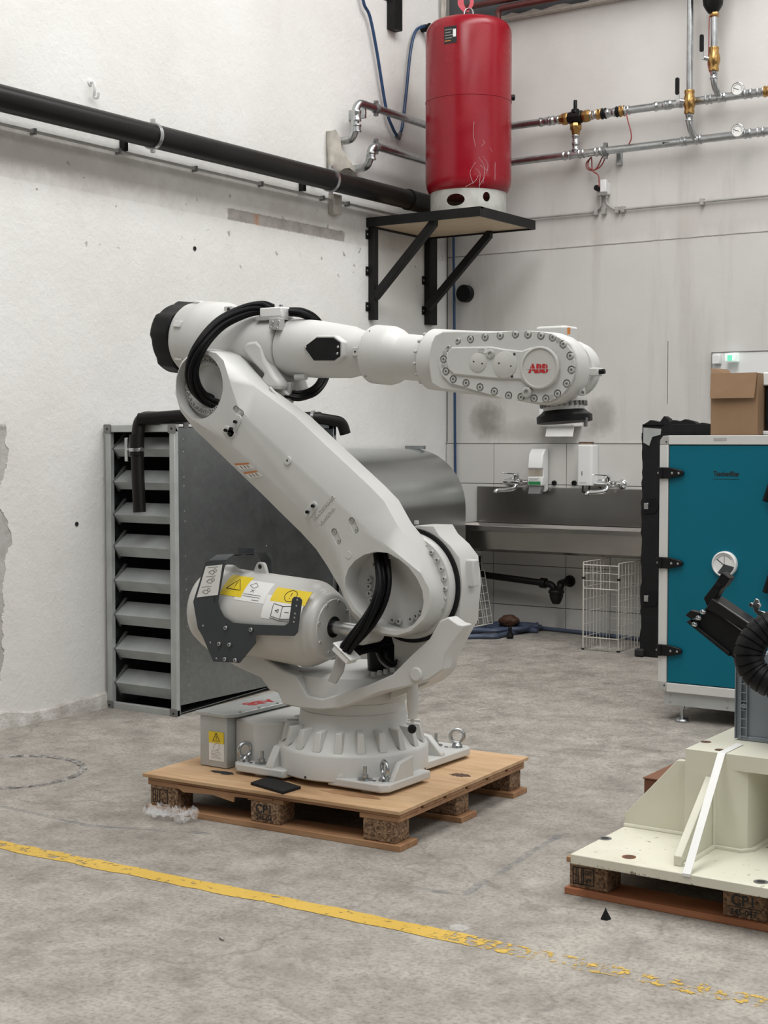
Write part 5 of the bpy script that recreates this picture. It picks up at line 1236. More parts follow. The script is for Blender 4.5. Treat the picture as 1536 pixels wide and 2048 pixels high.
# sling
t = thing('lifting_sling', (TC.x, TC.y, z1 + 0.03), 'looped pink-red lifting sling hooked into the top of the red tank', 'sling')
v8, u8 = Vector((0.83, 0.56, 0)), Vector((0, 0, 1)); b0 = Vector((TC.x - 0.02, TC.y, z1 + 0.045))
for s, wd in ((-1, 0.040), (1, 0.026)):
    path = smooth([b0 + v8 * (s * -0.002), b0 + v8 * (s * 0.035) + u8 * 0.05, b0 + v8 * (s * 0.03) + u8 * 0.12, b0 + v8 * (s * 0.005) + u8 * 0.22, b0 + v8 * (s * 0.004) + u8 * 0.7], 5)
    lo = []
    for p in path: lo.append([p + v8 * wd * 0.5, p - v8 * wd * 0.5, p - v8 * wd * 0.5 + Vector((0.3, -0.45, 0)) * 0.008, p + v8 * wd * 0.5 + Vector((0.3, -0.45, 0)) * 0.008])
    obj('strap', loft(BM(), lo), 'pinkstrap', t)

# ================================================================== blue hose, wall bits in the corner
XH = XL + 0.035
hl = [(722, -30), (728, 8), (740, 34), (754, 105), (772, 216), (785, 255), (794, 272)]
hl2 = [(800, 268), (805, 250), (812, 190), (820, 110), (828, 70), (838, 56), (852, 56), (859, 80), (864, 120), (868, 180)]
t = thing('air_hose', (XH, 8.6, 3.4), 'thin blue hose looped high on the wall beside the red tank', 'hose')
P1 = [on_x(a, b, XH) for a, b in hl]; P2 = [on_x(a, b, XH) for a, b in hl2]
obj('hose_loop', tube(BM(), smooth(P1, 6), 0.011, 10), 'blue', t)
obj('hose_loop', tube(BM(), smooth(P2, 6), 0.011, 10), 'blue', t)
q = on_x(797, 276, XH); obj('hose_coupling', tube(BM(), [P1[-1], q, P2[0]], 0.019, 12), 'mesh_grey', t)
q = on_x(852, 56, XH); obj('hose_clip', lathe(BM(), (XL, q.y, q.z), (1, 0, 0), [(0, 0.026), (0.04, 0.026), (0.055, 0.018), (0.06, 0.03), (0.07, 0.03)], 14), 'black', t)
YH = YB - 0.03
bot_ = on_y(911, 960, YH)
t2 = obj('water_hose', tube(BM(), smooth([on_y(905, 250, YH), on_y(906, 350, YH), on_y(907, 470, YH), on_y(909, 700, YH), on_y(910, 900, YH), on_y(911, 1000, YH), on_y(912, 1180, YH)], 4), 0.010, 10), 'blue', label='thin blue hose running straight down the back wall by the corner', cat='hose')
q0, q1 = on_x(783, 40, XL + 0.04), on_x(803, 40, XL + 0.04); zz = on_x(793, 61, XL + 0.04).z
t = thing('bracket_post', (XL, q0.y, zz), 'black square steel post ending high on the left wall near the corner', 'bracket')
obj('post', box(BM(), XL + 0.002, XL + 0.062, q0.y, q1.y - 0.02, zz, zz + 0.9), 'blacksteel', t, bevel=0.003)
q2 = on_x(782, 2, XL); obj('post_tab', box(BM(), XL + 0.001, XL + 0.008, q0.y - 0.05, q0.y, q2.z - 0.01, q2.z + 0.04), 'blacksteel', t)
q = on_x(886, 20, XL + 0.03)
bm = BM()
for dx in (-0.012, 0.012): tube(bm, smooth([(XL + 0.03, q.y + dx, q.z + 0.5), (XL + 0.035, q.y + dx * 1.3, q.z + 0.05), (XL + 0.03, q.y + dx * 0.8, q.z - 0.05), (XL + 0.03, q.y, q.z - 0.10)], 5), 0.011, 8)
obj('rope_end', bm, 'clothwrap', label='frayed tan rope hanging in the corner above the tank', cat='rope')
# cloth wrap around the wall penetrations
def rag(name, pts, mat, label):
    bm = BM(); rnd = random.Random(11); lo = []
    for (a, b, w_) in pts:
        c = on_x(a, b, XL + 0.03); lo.append([c + Vector((0.04 * math.cos(an), w_ * math.sin(an), 0.3 * w_ * math.cos(an * 2))) * rnd.uniform(0.8, 1.15) for an in [2 * math.pi * i / 12 for i in range(12)]])
    loft(bm, lo); return obj(name, bm, mat, label=label, cat='rag', angle=60)
rag('cloth_wrap', [(662, 262, 0.02), (666, 280, 0.06), (670, 300, 0.07), (676, 320, 0.10), (684, 338, 0.15), (690, 346, 0.12)], 'clothwrap', 'dirty white rag stuffed around the pipe ends above the black pipe')

# ================================================================== heating pipes
XPI, YPI = XL + 0.13, YB - 0.13
ZU, ZL = 3.657, 3.407
PRD = 0.026
def coupling(bm_or, p, d, r, L, par, mat='zinc', name='coupling'):
    p, d = Vector(p), Vector(d).normalized()
    return obj(name, lathe(BM(), p - d * L / 2, d, [(0, r * 0.98), (0, r * 1.16), (L * 0.12, r * 1.26), (L * 0.24, r * 1.16), (L * 0.3, r * 1.06), (L * 0.7, r * 1.06), (L * 0.76, r * 1.16), (L * 0.88, r * 1.26), (L, r * 1.16), (L, r * 0.98)], 20), mat, par)
def YP(px, py): return on_y(px, py, YPI)
C2B = ((1000, 0), .34896)
def bx2(a): return on_y(C2B[0][0] + a * C2B[1], 0, YPI)
def xb(a, z):
    """x on the pipe plane for a measured column at height z"""
    py = 250
    for i in range(6):
        q = on_y(C2B[0][0] + a * C2B[1], py, YPI); py += (q.z - z) / 10.0 * F_PX
    return q.x
def pipe_thing(name, label, z, e0, e1, xend):
    t = thing(name, (XPI, YPI, z), label, 'pipe', 'zinc heating pipes')
    a = on_x(*e0, XL); b = on_x(*e1, XPI)
    pts = [(XL - 0.01, a.y, a.z), (XPI - 0.02, a.y + 0.01, a.z), (XPI, a.y + 0.015, z), (XPI, YPI, z), (xend, YPI, z)]
    obj('pipe_run', tube(BM(), bend(pts, 0.065, 6), PRD, 20), 'zinc', t)
    return t, a
up, ua = pipe_thing('heating_pipe', 'upper of the two zinc pipes turning the corner behind the red tank', ZU, (678, 283), (700, 205), xb(345, ZU))
coupling(None, (XPI, ua.y + 0.015, (ua.z + ZU) / 2 + 0.03), (0, 0, 1), PRD, 0.07, up); coupling(None, (XPI, ua.y + 0.015, (ua.z + ZU) / 2 - 0.05), (0, 0, 1), PRD, 0.05, up)
lw, la = pipe_thing('heating_pipe', 'lower of the two zinc pipes turning the corner behind the red tank', ZL, (708, 338), (725, 295), xb(1560, ZL))
coupling(None, (XPI, la.y + 0.015, (la.z + ZL) / 2), (0, 0, 1), PRD, 0.05, lw)
def clamp(p, d, r, par):
    p, d = Vector(p), Vector(d)
    bm = BM(); lathe(bm, p - d * 0.012, d, [(0, r), (0, r + 0.008), (0.024, r + 0.008), (0.024, r)], 20)
    for s in (-1, 1): box(bm, p.x - 0.012, p.x + 0.012, p.y - 0.012, p.y + 0.012, p.z + s * (r + 0.014) - 0.01, p.z + s * (r + 0.014) + 0.01)
    return obj('pipe_clamp', bm, 'mesh_grey', par)
q = on_x(752, 216, XPI); clamp((XPI, q.y, ZU), (0, 1, 0), PRD, up)
obj('clamp_bracket', box(BM(), XL, XPI, q.y - 0.13, q.y - 0.11, ZU - 0.085, ZU - 0.02), 'zinc', up, bevel=0.003)
q = on_x(752, 294, XPI); clamp((XPI, q.y, ZL), (0, 1, 0), PRD, lw)
q = on_x(862, 330, XPI); coupling(None, (XPI, min(q.y, YPI - 0.1), ZL), (0, 1, 0), PRD, 0.06, lw)
# ---- upper line fittings
XD = (1, 0, 0)
for a0, a1 in ((228, 290), (300, 345)): coupling(None, (xb((a0 + a1) / 2, ZU), YPI, ZU), XD, PRD, xb(a1, ZU) - xb(a0, ZU), up)
# three-way mixing valve
xv_ = xb(435, ZU)
mv = thing('mixing_valve', (xv_, YPI, ZU), 'dark three-way mixing valve with brass unions joining both zinc pipes', 'valve')
obj('valve_body', lathe(BM(), (xv_ - 0.055, YPI, ZU), XD, [(0, 0.03), (0.01, 0.045), (0.1, 0.045), (0.11, 0.03)], 8), 'blackpipe', mv, bevel=0.004)
obj('valve_spindle', lathe(BM(), (xv_, YPI - 0.01, ZU + 0.03), (0, 0, 1), [(0, 0.03), (0.02, 0.028), (0.03, 0.013), (0.08, 0.013), (0.085, 0.01)], 14), 'black', mv)
for s in (-1, 1): obj('union_nut', lathe(BM(), (xv_ + s * 0.055, YPI, ZU), (s, 0, 0), [(0, 0.036), (0.012, 0.042), (0.04, 0.042), (0.055, 0.032), (0.075, 0.03)], 8), 'brass', mv)
obj('union_nut', lathe(BM(), (xv_, YPI, ZU - 0.04), (0, 0, -1), [(0, 0.036), (0.012, 0.042), (0.04, 0.042), (0.055, 0.03), (0.08, 0.028)], 8), 'brass', mv)
obj('drop_pipe', cyl(BM(), (xv_, YPI, ZU - 0.1), (xv_, YPI, ZL), PRD * 0.9, n=18), 'zinc', mv)
coupling(None, (xv_, YPI, ZU - 0.15), (0, 0, 1), PRD * 0.9, 0.06, mv); coupling(None, (xv_, YPI, ZL + 0.05), (0, 0, 1), PRD * 0.9, 0.05, mv)
# right-hand continuation
ur = thing('heating_pipe', (xb(900, ZU), YPI, ZU), 'zinc pipe running right from the mixing valve with press couplings and gauge', 'pipe', 'zinc heating pipes')
obj('pipe_run', cyl(BM(), (xv_ + 0.12, YPI, ZU), (xb(1560, ZU), YPI, ZU), PRD, n=20), 'zinc', ur)
for a0, a1, m in ((520, 556, 'zinc'), (558, 585, 'brass'), (586, 608, 'black'), (612, 665, 'zinc'), (668, 690, 'black'), (690, 715, 'brass'), (716, 742, 'zinc'), (885, 960, 'zinc'), (962, 1045, 'zinc'), (1180, 1215, 'zinc'), (1250, 1295, 'zinc'), (1400, 1445, 'zinc'), (1475, 1515, 'zinc'), (1516, 1545, 'brass')):
    coupling(None, (xb((a0 + a1) / 2, ZU), YPI, ZU), XD, PRD * (1.15 if m != 'zinc' else 1.0), xb(a1, ZU) - xb(a0, ZU), ur, m)
for a0, a1 in ((365, 405), (455, 485), (548, 582), (1040, 1070), (1120, 1155), (1400, 1440), (1475, 1515)):
    coupling(None, (xb((a0 + a1) / 2, ZL), YPI, ZL), XD, PRD, xb(a1, ZL) - xb(a0, ZL), lw)
xc_ = xb(605, ZL); clamp((xc_, YPI, ZL), XD, PRD + 0.003, lw)
obj('clamp_bracket', box(BM(), xb(630, ZL), xb(658, ZL), YPI + 0.10, YB, ZL - 0.085, ZL + 0.05), 'zinc', lw, bevel=0.003)
def arrow(par, x, z, s=-1):
    bm = BM(); y = YPI - PRD - 0.0012
    box(bm, x - 0.02, x + 0.02, y, y + 0.001, z - 0.002, z + 0.002); prism(bm, [(x + s * 0.03, z), (x + s * 0.012, z + 0.008), (x + s * 0.012, z - 0.008)], 'y', y, y + 0.001)
    box(bm, x - s * 0.05 - 0.022, x - s * 0.05 + 0.03, y, y + 0.001, z - 0.005, z + 0.006) if False else None
    obj('flow_arrow', bm, 'ink', par)
arrow(lw, xb(960, ZL), ZL)
# gauges
def gauge(a, b, z, label):
    x = xb(a, z); q = on_y(1000 + a * C2B[1], b * C2B[1], YPI - 0.06)
    g = thing('thermometer_gauge', (x, YPI - 0.05, z), label, 'gauge', 'dial gauges on the pipes')
    obj('gauge_stem', cyl(BM(), (q.x, YPI, z), (q.x, YPI - 0.05, q.z), 0.012, n=12), 'zinc', g)
    obj('gauge_case', lathe(BM(), (q.x, YPI - 0.045, q.z), NY, [(0, 0.036), (0.004, 0.042), (0.022, 0.042), (0.024, 0.039), (0.018, 0.037)], 32), 'steel', g)
    f = obj('gauge_dial', lathe(BM(), (q.x, YPI - 0.0635, q.z), NY, [(0, 0.037), (0.001, 0.037)], 32), 'paper', g)
    bm = BM(); y = YPI - 0.0655
    tube(bm, [(q.x + 0.010, y, q.z - 0.006), (q.x - 0.024, y, q.z + 0.008)], 0.0016, 5)
    tube(bm, [(q.x + 0.028 * math.cos(R(an)), y, q.z + 0.028 * math.sin(R(an))) for an in range(-30, 211, 20)], 0.0008, 5)
    obj('gauge_needle', bm, 'ink', f); return g
gauge(1362, 510, ZU, 'round white dial gauge on the upper zinc pipe')
gauge(1362, 748, ZL, 'round white dial gauge on the lower zinc pipe')
# risers with ball valves
def riser(label, a, ztop, zval, zjoin, yy, a_l, label_v):
    x = on_y(1000 + a * C2B[1], 150, yy).x; r = 0.021
    t = thing('riser_pipe', (x, yy, zjoin), label, 'pipe', 'vertical zinc risers')
    obj('pipe_run', tube(BM(), bend([(x, yy, ztop), (x, yy, zjoin + 0.07), (x + 0.015, YPI, zjoin)], 0.05), r, 18), 'zinc', t)
    coupling(None, (x, yy, zjoin + 0.13), (0, 0, 1), r, 0.05, t); coupling(None, (x, yy, zval - 0.10), (0, 0, 1), r, 0.05, t)
    v = thing('ball_valve', (x, yy, zval), label_v, 'valve', 'brass ball valves')
    obj('valve_body', lathe(BM(), (x, yy, zval - 0.075), (0, 0, 1), [(0, 0.022), (0, 0.032), (0.012, 0.034), (0.03, 0.030), (0.045, 0.036), (0.075, 0.041), (0.105, 0.036), (0.12, 0.030), (0.138, 0.034), (0.15, 0.032), (0.15, 0.022)], 20), 'brass', v)
    obj('valve_stem', cyl(BM(), (x - 0.02, yy - 0.02, zval), (x - 0.06, yy - 0.04, zval + 0.01), 0.014, n=12), 'steel', v)
    obj('valve_lever', prism(BM(), [(x - 0.070, zval), (x - 0.046, zval - 0.005), (x - 0.050, zval + 0.05), (x - 0.07, zval + 0.05)], 'y', yy - 0.052, yy - 0.046), 'steel', v)
    obj('lever_grip', prism(BM(), rounded(x - 0.076, x - 0.050, zval + 0.045, zval + 0.155, 0.011), 'y', yy - 0.058, yy - 0.042), 'black', v, bevel=0.003)
    return t, x
yr = YPI - 0.075
zv1 = on_y(1000 + 1087 * C2B[1], 585 * C2B[1], yr).z; zv2 = on_y(1000 + 1225 * C2B[1], 340 * C2B[1], yr).z
r1, x1 = riser('tall zinc riser pipe crossing in front of the upper pipe', 1087, 4.9, zv1, ZL, yr, 0, 'brass ball valve with black lever where the riser crosses the upper pipe')
zp = on_y(1000 + 1228 * C2B[1], 85 * C2B[1], yr).z
r2, x2 = riser('short zinc riser pipe below the black circulation pump', 1225, zp, zv2, ZU, yr, 0, 'brass ball valve with black lever below the circulation pump')
pm = thing('circulation_pump', (x2, yr, zp), 'black and dark red circulation pump at the top of the short riser', 'pump')
obj('union_nut', lathe(BM(), (x2, yr, zp - 0.015), (0, 0, 1), [(0, 0.026), (0.005, 0.030), (0.025, 0.030), (0.03, 0.026)], 6), 'brass', pm)
obj('pump_body', lathe(BM(), (x2 - 0.01, yr, zp + 0.012), (0, 0, 1), [(0, 0.03), (0.02, 0.045), (0.05, 0.062), (0.12, 0.070), (0.25, 0.07), (0.27, 0.05)], 24), 'blackpipe', pm)
obj('pump_head', lathe(BM(), (x2 - 0.03, yr - 0.03, zp + 0.15), (-0.6, -0.8, 0), [(0, 0.06), (0.06, 0.06), (0.08, 0.052), (0.09, 0.03)], 24), 'redpipe', pm)
# red sensor wires and the socket
def wire(name, pts, label, y=YPI - 0.03, r=0.0045):
    return obj(name, tube(BM(), smooth([on_y(1000 + a * C2B[1], b * C2B[1], y) for a, b in pts], 6), r, 8), 'redwire', label=label, cat='cable')
wire('sensor_wire', [(724, 652), (735, 700), (750, 755), (752, 795), (738, 828)], 'thin red wire hanging between the two zinc pipes')
wire('sensor_wire', [(525, 900), (495, 935), (500, 965), (530, 977), (575, 955), (598, 915), (590, 895), (560, 955), (535, 975), (505, 955), (508, 925), (524, 905), (530, 975), (560, 1000), (568, 1030), (566, 1072)], 'coiled red wire hanging from the lower zinc pipe to the wall socket', YB - 0.09)
wire('sensor_wire', [(1200, 95), (1197, 190), (1196, 290), (1193, 380), (1215, 430)], 'thin red wire running down beside the short riser', yr - 0.02, 0.0035)
q = on_y(1000 + 588 * C2B[1], 1082 * C2B[1], YB - 0.04)
so = thing('wall_socket', (q.x, YB, q.z), 'white surface-mounted power socket on the back wall', 'socket')
obj('socket_box', prism(BM(), rounded(q.x - 0.042, q.x + 0.042, q.z - 0.042, q.z + 0.042, 0.01), 'y', YB - 0.05, YB), 'white', so, bevel=0.004)
obj('socket_lid', box(BM(), q.x + 0.0, q.x + 0.045, YB - 0.085, YB - 0.05, q.z - 0.03, q.z + 0.055), 'white', so, bevel=0.006)
obj('plug', cyl(BM(), (q.x - 0.02, YB - 0.05, q.z), (q.x - 0.022, YB - 0.095, q.z + 0.002), 0.02, n=16), 'black', so, bevel=0.003)
for s in (-1, 1): obj('cable_gland', cyl(BM(), (q.x + s * 0.022, YB - 0.025, q.z - 0.042), (q.x + s * 0.022, YB - 0.025, q.z - 0.066), 0.012, n=12), 'conduit', so)
# conduit along the back wall
t = thing('cable_conduit', (-4.2, YB, 3.02), 'thin grey conduit running along the back wall below the pipes', 'conduit')
obj('conduit_tube', tube(BM(), bend([(-5.6, YB - 0.022, 3.022), (q.x - 0.08, YB - 0.022, 3.022), (q.x - 0.022, YB - 0.024, 3.05), (q.x - 0.022, YB - 0.025, q.z - 0.066)], 0.03), 0.0085, 10), 'conduit', t)
obj('conduit_tube', tube(BM(), bend([(q.x + 0.022, YB - 0.025, q.z - 0.066), (q.x + 0.022, YB - 0.024, 3.07), (q.x + 0.08, YB - 0.022, 3.022), (-2.6, YB - 0.022, 3.022)], 0.03), 0.0085, 10), 'conduit', t)
for a in (510, 555, 632, 665, 1122):
    x = xb(a, 3.02); obj('conduit_clip', box(BM(), x - 0.013, x + 0.013, YB - 0.036, YB, 3.0, 3.044), 'conduit', t, bevel=0.003)

# ================================================================== beam and oxide-red pipes at the top of the back wall
bm = BM(); box(bm, -5.655, -3.2, YB - 0.05, YB + 0.02, 4.435, 5.4)
obj('wall_beam', bm, 'darkbeam', label='dark grey steel beam above the back wall', cat='beam')
bm = BM(); n = 40; lo = []
for i in range(n):
    x = -5.55 + 2.3 * i / (n - 1); h = 0.012 + random.uniform(0, 0.022)
    lo.append([(x, YB - 0.012, 4.425), (x, YB - 0.0565, 4.430), (x, YB - 0.056, 4.435 + h), (x, YB - 0.012, 4.435)])
loft(bm, lo); obj('paint_edge', bm, 'clothwrap', label='flaking white paint edge below the dark beam', cat='paint edge')
YR = YB - 0.13
a, b = on_y(942, 13, YR), on_y(1059, 0, YR)
obj('oxide_pipe', cyl(BM(), (a.x - 0.05, YR, a.z), (-3.4, YR, a.z), 0.02, n=14), 'redpipe', label='upper dark red pipe crossing the beam behind the tank', cat='pipe')
a, b = on_y(996, 60, YR), on_y(996, 18, YR)
obj('oxide_pipe', tube(BM(), bend([(a.x, YR, 4.30), (a.x, YR, b.z), (-3.4, YR, b.z)], 0.04), 0.022, 14), 'redpipe', label='dark red pipe bending down behind the tank beside the beam', cat='pipe')
# round black cap on the wall
q = on_y(929, 587, YB - 0.03)
obj('vent_plug', lathe(BM(), (q.x, YB, q.z), NY, [(0, 0.064), (0.045, 0.063), (0.05, 0.058), (0.047, 0.045)], 32), 'black', label='round black cap on the back wall under the shelf', cat='vent plug')

# ================================================================== washing trough
C8 = ((880, 800), .28646)
SXL, SXR = -5.424, -3.3
zr = 0.862; yf_ = 8.80
t = thing('wash_trough', ((SXL + SXR) / 2, 9.0, 0.6), 'long stainless steel washing trough with a tall splashback', 'sink')
obj('splashback', box(BM(), SXL, SXR, YB - 0.030, YB - 0.013, zr, 1.122), 'stainless', t, bevel=0.004)
bm = BM(); zb_ = 0.70
box(bm, SXL, SXR, yf_, yf_ + 0.012, zr - 0.035, zr + 0.004)
box(bm, SXL, SXL + 0.012, yf_, YB - 0.03, zr - 0.03, zr + 0.004)
box(bm, SXR - 0.012, SXR, yf_, YB - 0.03, zr - 0.03, zr + 0.004)
obj('rim', bm, 'stainless', t, bevel=0.004)
obj('basin', prism(BM(), [(yf_ + 0.012, zr - 0.004), (yf_ + 0.03, zr - 0.004), (yf_ + 0.05, zr - 0.09), (YB - 0.09, zr - 0.11), (YB - 0.045, zr - 0.004), (YB - 0.030, zr - 0.004), (YB - 0.030, zb_ - 0.02), (yf_ + 0.10, zb_ - 0.02), (yf_ + 0.055, zb_ + 0.0), (yf_ + 0.035, zr - 0.035), (yf_ + 0.012, zr - 0.035)], 'x', SXL + 0.012, SXR - 0.012), 'stainless', t)
for xx in (SXL + 0.012, SXR - 0.016): obj('end_plate', prism(BM(), [(yf_ + 0.012, zr), (YB - 0.03, zr), (YB - 0.03, zb_), (yf_ + 0.06, zb_)], 'x', xx, xx + 0.006), 'stainless', t)
# taps
def tap(px, py, label):
    q = on_y(px, py, YB - 0.075); y = YB - 0.075
    t = thing('mixer_tap', (q.x, YB, q.z), label, 'tap', 'wall mixer taps')
    obj('tap_body', lathe(BM(), (q.x - 0.10, y, q.z), XD, [(0, 0.016), (0.004, 0.021), (0.05, 0.021), (0.055, 0.024), (0.145, 0.024), (0.15, 0.021), (0.196, 0.021), (0.20, 0.016)], 18), 'chrome', t)
    for s in (-1, 1):
        obj('wall_rose', lathe(BM(), (q.x + s * 0.08, YB - 0.012, q.z), NY, [(0, 0.034), (0.008, 0.032), (0.022, 0.018), (0.065, 0.014)], 18), 'chrome', t)
    obj('tap_head', lathe(BM(), (q.x, y, q.z + 0.015), (0, -0.2, 1), [(0, 0.022), (0.03, 0.022), (0.042, 0.018), (0.046, 0.01)], 18), 'chrome', t)
    obj('tap_lever', loft(BM(), [[(q.x - 0.012, y - 0.0, q.z + 0.05), (q.x + 0.012, y - 0.0, q.z + 0.05), (q.x + 0.012, y, q.z + 0.062), (q.x - 0.012, y, q.z + 0.062)], [(q.x - 0.070, y - 0.10, q.z + 0.062), (q.x - 0.055, y - 0.105, q.z + 0.062), (q.x - 0.055, y - 0.105, q.z + 0.070), (q.x - 0.070, y - 0.10, q.z + 0.070)]]), 'chrome', t, bevel=0.002)
    obj('spout', tube(BM(), smooth([(q.x, y, q.z - 0.01), (q.x - 0.005, y - 0.03, q.z - 0.045), (q.x - 0.04, y - 0.09, q.z - 0.055), (q.x - 0.075, y - 0.15, q.z - 0.058), (q.x - 0.080, y - 0.16, q.z - 0.075)], 5), [0.015] * 16 + [0.0155] * 5, 14), 'chrome', t)
    return t
tap(1033, 964, 'chrome mixer tap left of the soap dispenser above the trough')
tap(1216, 968, 'chrome mixer tap to the right of the white towel canister')
# soap dispenser
def rbox(x0, x1, y0, y1, z0, z1): return box(BM(), x0, x1, y0, y1, z0, z1)
yd = YB - 0.13
a, b = on_y(880 + 612 * C8[1], 800 + 360 * C8[1], yd), on_y(880 + 712 * C8[1], 800 + 600 * C8[1], yd)
t = thing('soap_dispenser', ((a.x + b.x) / 2, YB, b.z), 'white wall soap dispenser with a green label', 'dispenser')
x0, x1, zt_, zb2 = a.x, b.x, a.z, b.z
hgt = zt_ - zb2
bm = BM(); prism(bm, [(YB - 0.032, zt_ + 0.02), (yd + 0.05, zt_ + 0.02), (yd + 0.01, zt_ - 0.02), (yd - 0.004, zb2 + hgt * 0.50), (yd + 0.02, zb2 + hgt * 0.50), (yd + 0.02, zb2 + hgt * 0.27), (yd, zb2 + hgt * 0.27), (yd + 0.004, zb2), (yd + 0.05, zb2), (YB - 0.07, zb2 - 0.045), (YB - 0.032, zb2 - 0.03)], 'x', x0, x1)
obj('dispenser_body', bm, 'white', t, bevel=0.008)
obj('viewing_window', rbox(x0 + 0.004, x1 - 0.004, yd + 0.004, yd + 0.018, zb2 + hgt * 0.28, zb2 + hgt * 0.50), 'smoke', t)
obj('soap_bag', lathe(BM(), ((x0 + x1) / 2 + 0.01, yd + 0.024, zb2 + hgt * 0.38), NY, [(0, 0.03), (0.008, 0.02), (0.012, 0.002)], 12), 'card', t)
pf = obj('front_label', rbox(x0 + 0.006, x1 - 0.006, yd - 0.004, yd + 0.004, zb2 + hgt * 0.02, zb2 + hgt * 0.25), 'sticker', t)
obj('label_band', rbox(x0 + 0.010, x1 - 0.010, yd - 0.0055, yd - 0.003, zb2 + hgt * 0.03, zb2 + hgt * 0.125), 'green', pf)
bm = BM()
for k in range(3): box(bm, x0 + 0.014, x1 - 0.02 - 0.01 * (k % 2), yd - 0.0052, yd - 0.003, zb2 + hgt * (0.15 + 0.03 * k), zb2 + hgt * (0.158 + 0.03 * k))
obj('label_print', bm, 'greyink', pf)
obj('push_lever', prism(BM(), [(yd + 0.01, zb2 - 0.002), (yd - 0.01, zb2 - 0.055), (yd + 0.02, zb2 - 0.06), (yd + 0.06, zb2 - 0.004)], 'x', x0 + 0.01, x1 - 0.01), 'mesh_grey', t)
# white canister
yd = YB - 0.12
a, b = on_y(880 + 955 * C8[1], 800 + 315 * C8[1], yd), on_y(880 + 1060 * C8[1], 800 + 600 * C8[1], yd)
t = thing('hand_cleaner_dispenser', ((a.x + b.x) / 2, YB, b.z), 'tall white wall canister with a brush lying on top', 'dispenser')
obj('canister', prism(BM(), rounded(a.x, b.x, yd, YB - 0.012, 0.018), 'z', b.z, a.z), 'white', t, bevel=0.006)
obj('canister_slot', box(BM(), (a.x + b.x) / 2 - 0.02, (a.x + b.x) / 2 - 0.015, yd - 0.0012, yd + 0.002, b.z + 0.07, b.z + 0.10), 'ink', t)
obj('label_print', box(BM(), a.x + 0.022, b.x - 0.04, yd - 0.0012, yd + 0.002, b.z + 0.018, b.z + 0.022), 'greyink', t)
obj('dispenser_nozzle', bm := tube(BM(), bend([(a.x + 0.04, yd + 0.02, b.z), (a.x + 0.04, yd + 0.01, b.z - 0.045), (a.x + 0.09, yd + 0.01, b.z - 0.045), (a.x + 0.09, yd + 0.02, b.z)], 0.01), 0.006, 8), 'black', t)
brs = thing('nail_brush', ((a.x + b.x) / 2, yd + 0.04, a.z), 'small brown brush lying on the white canister', 'brush')
obj('brush_back', box(BM(), a.x + 0.004, b.x - 0.012, yd + 0.02, yd + 0.06, a.z + 0.010, a.z + 0.022), 'leather', brs, bevel=0.004)
obj('bristles', box(BM(), a.x + 0.008, b.x - 0.016, yd + 0.023, yd + 0.057, a.z + 0.0005, a.z + 0.011), 'clothwrap', brs)
# paper towel dispenser
yd = YB - 0.14
a, b = on_y(880 + 690 * C8[1], 800 + 20 * C8[1], yd), on_y(880 + 930 * C8[1], 800 + 185 * C8[1], yd)
t = thing('towel_dispenser', ((a.x + b.x) / 2, YB, b.z), 'white paper towel dispenser on the wall behind the tool flange', 'dispenser')
obj('dispenser_case', prism(BM(), [(YB, a.z + 0.03), (yd + 0.03, a.z + 0.03), (yd, a.z), (yd, b.z + 0.01), (yd + 0.02, b.z), (YB, b.z)], 'x', a.x, b.x), 'white', t, bevel=0.006)
a2, b2 = on_y(880 + 740 * C8[1], 800 + 195 * C8[1], yd + 0.03), on_y(880 + 930 * C8[1], 800 + 255 * C8[1], yd + 0.03)
obj('paper_sheet', loft(BM(), [[(a2.x, yd + 0.05, b.z + 0.02), (b2.x, yd + 0.05, b.z + 0.02), (b2.x, yd + 0.053, b.z + 0.02), (a2.x, yd + 0.053, b.z + 0.02)], [(a2.x, yd + 0.02, b2.z), (b2.x, yd + 0.02, b2.z), (b2.x, yd + 0.023, b2.z), (a2.x, yd + 0.023, b2.z)]]), 'paper', t)
for px, lb_ in ((1108, 'round dark wall fitting right of the soap dispenser'), (1148, 'round dark wall fitting left of the white canister')):
    q = on_y(px, 966, YB - 0.02)
    obj('wall_fitting', lathe(BM(), (q.x, YB - 0.012, q.z), NY, [(0, 0.018), (0.014, 0.017), (0.016, 0.012), (0.01, 0.009), (0.01, 0.001)], 16), 'black', label=lb_, cat='wall fitting')
# drain pipe with trap
yp = YB - 0.20
def w8(a, b, y=yp): return on_y(880 + a * C8[1], 800 + b * C8[1], y)
t = thing('drain_trap', w8(810, 1400), 'black plastic drain pipe with a bottle trap under the trough', 'drain pipe')
obj('pipe_run', tube(BM(), bend([w8(262, 1050), w8(262, 1215), w8(725, 1278)], 0.06), 0.024, 16), 'blackpipe', t)
p0_, p1_ = w8(705, 1275), w8(740, 1280); obj('union_nut', cyl(BM(), p0_, p1_, 0.036, n=18), 'blackpipe', t)
obj('trap_arm', tube(BM(), smooth([w8(740, 1280), w8(778, 1292), w8(795, 1320), w8(800, 1360)], 4), 0.024, 14), 'blackpipe', t)
cpt = w8(812, 1335)
obj('trap_bottle', lathe(BM(), cpt, (0, 0, -1), [(-0.02, 0.03), (-0.01, 0.05), (0.0, 0.055), (0.012, 0.055), (0.014, 0.048), (0.03, 0.048), (0.055, 0.042), (0.085, 0.028), (0.09, 0.018)], 24), 'blackpipe', t)
e_ = w8(905, 1265, YB - 0.02)
obj('outlet_arm', tube(BM(), smooth([cpt + Vector((0.02, 0, 0.0)), cpt + Vector((0.03, 0.01, 0.045)), w8(845, 1280, YB - 0.12), (e_.x, YB - 0.005, e_.z)], 5), 0.026, 16), 'blackpipe', t)
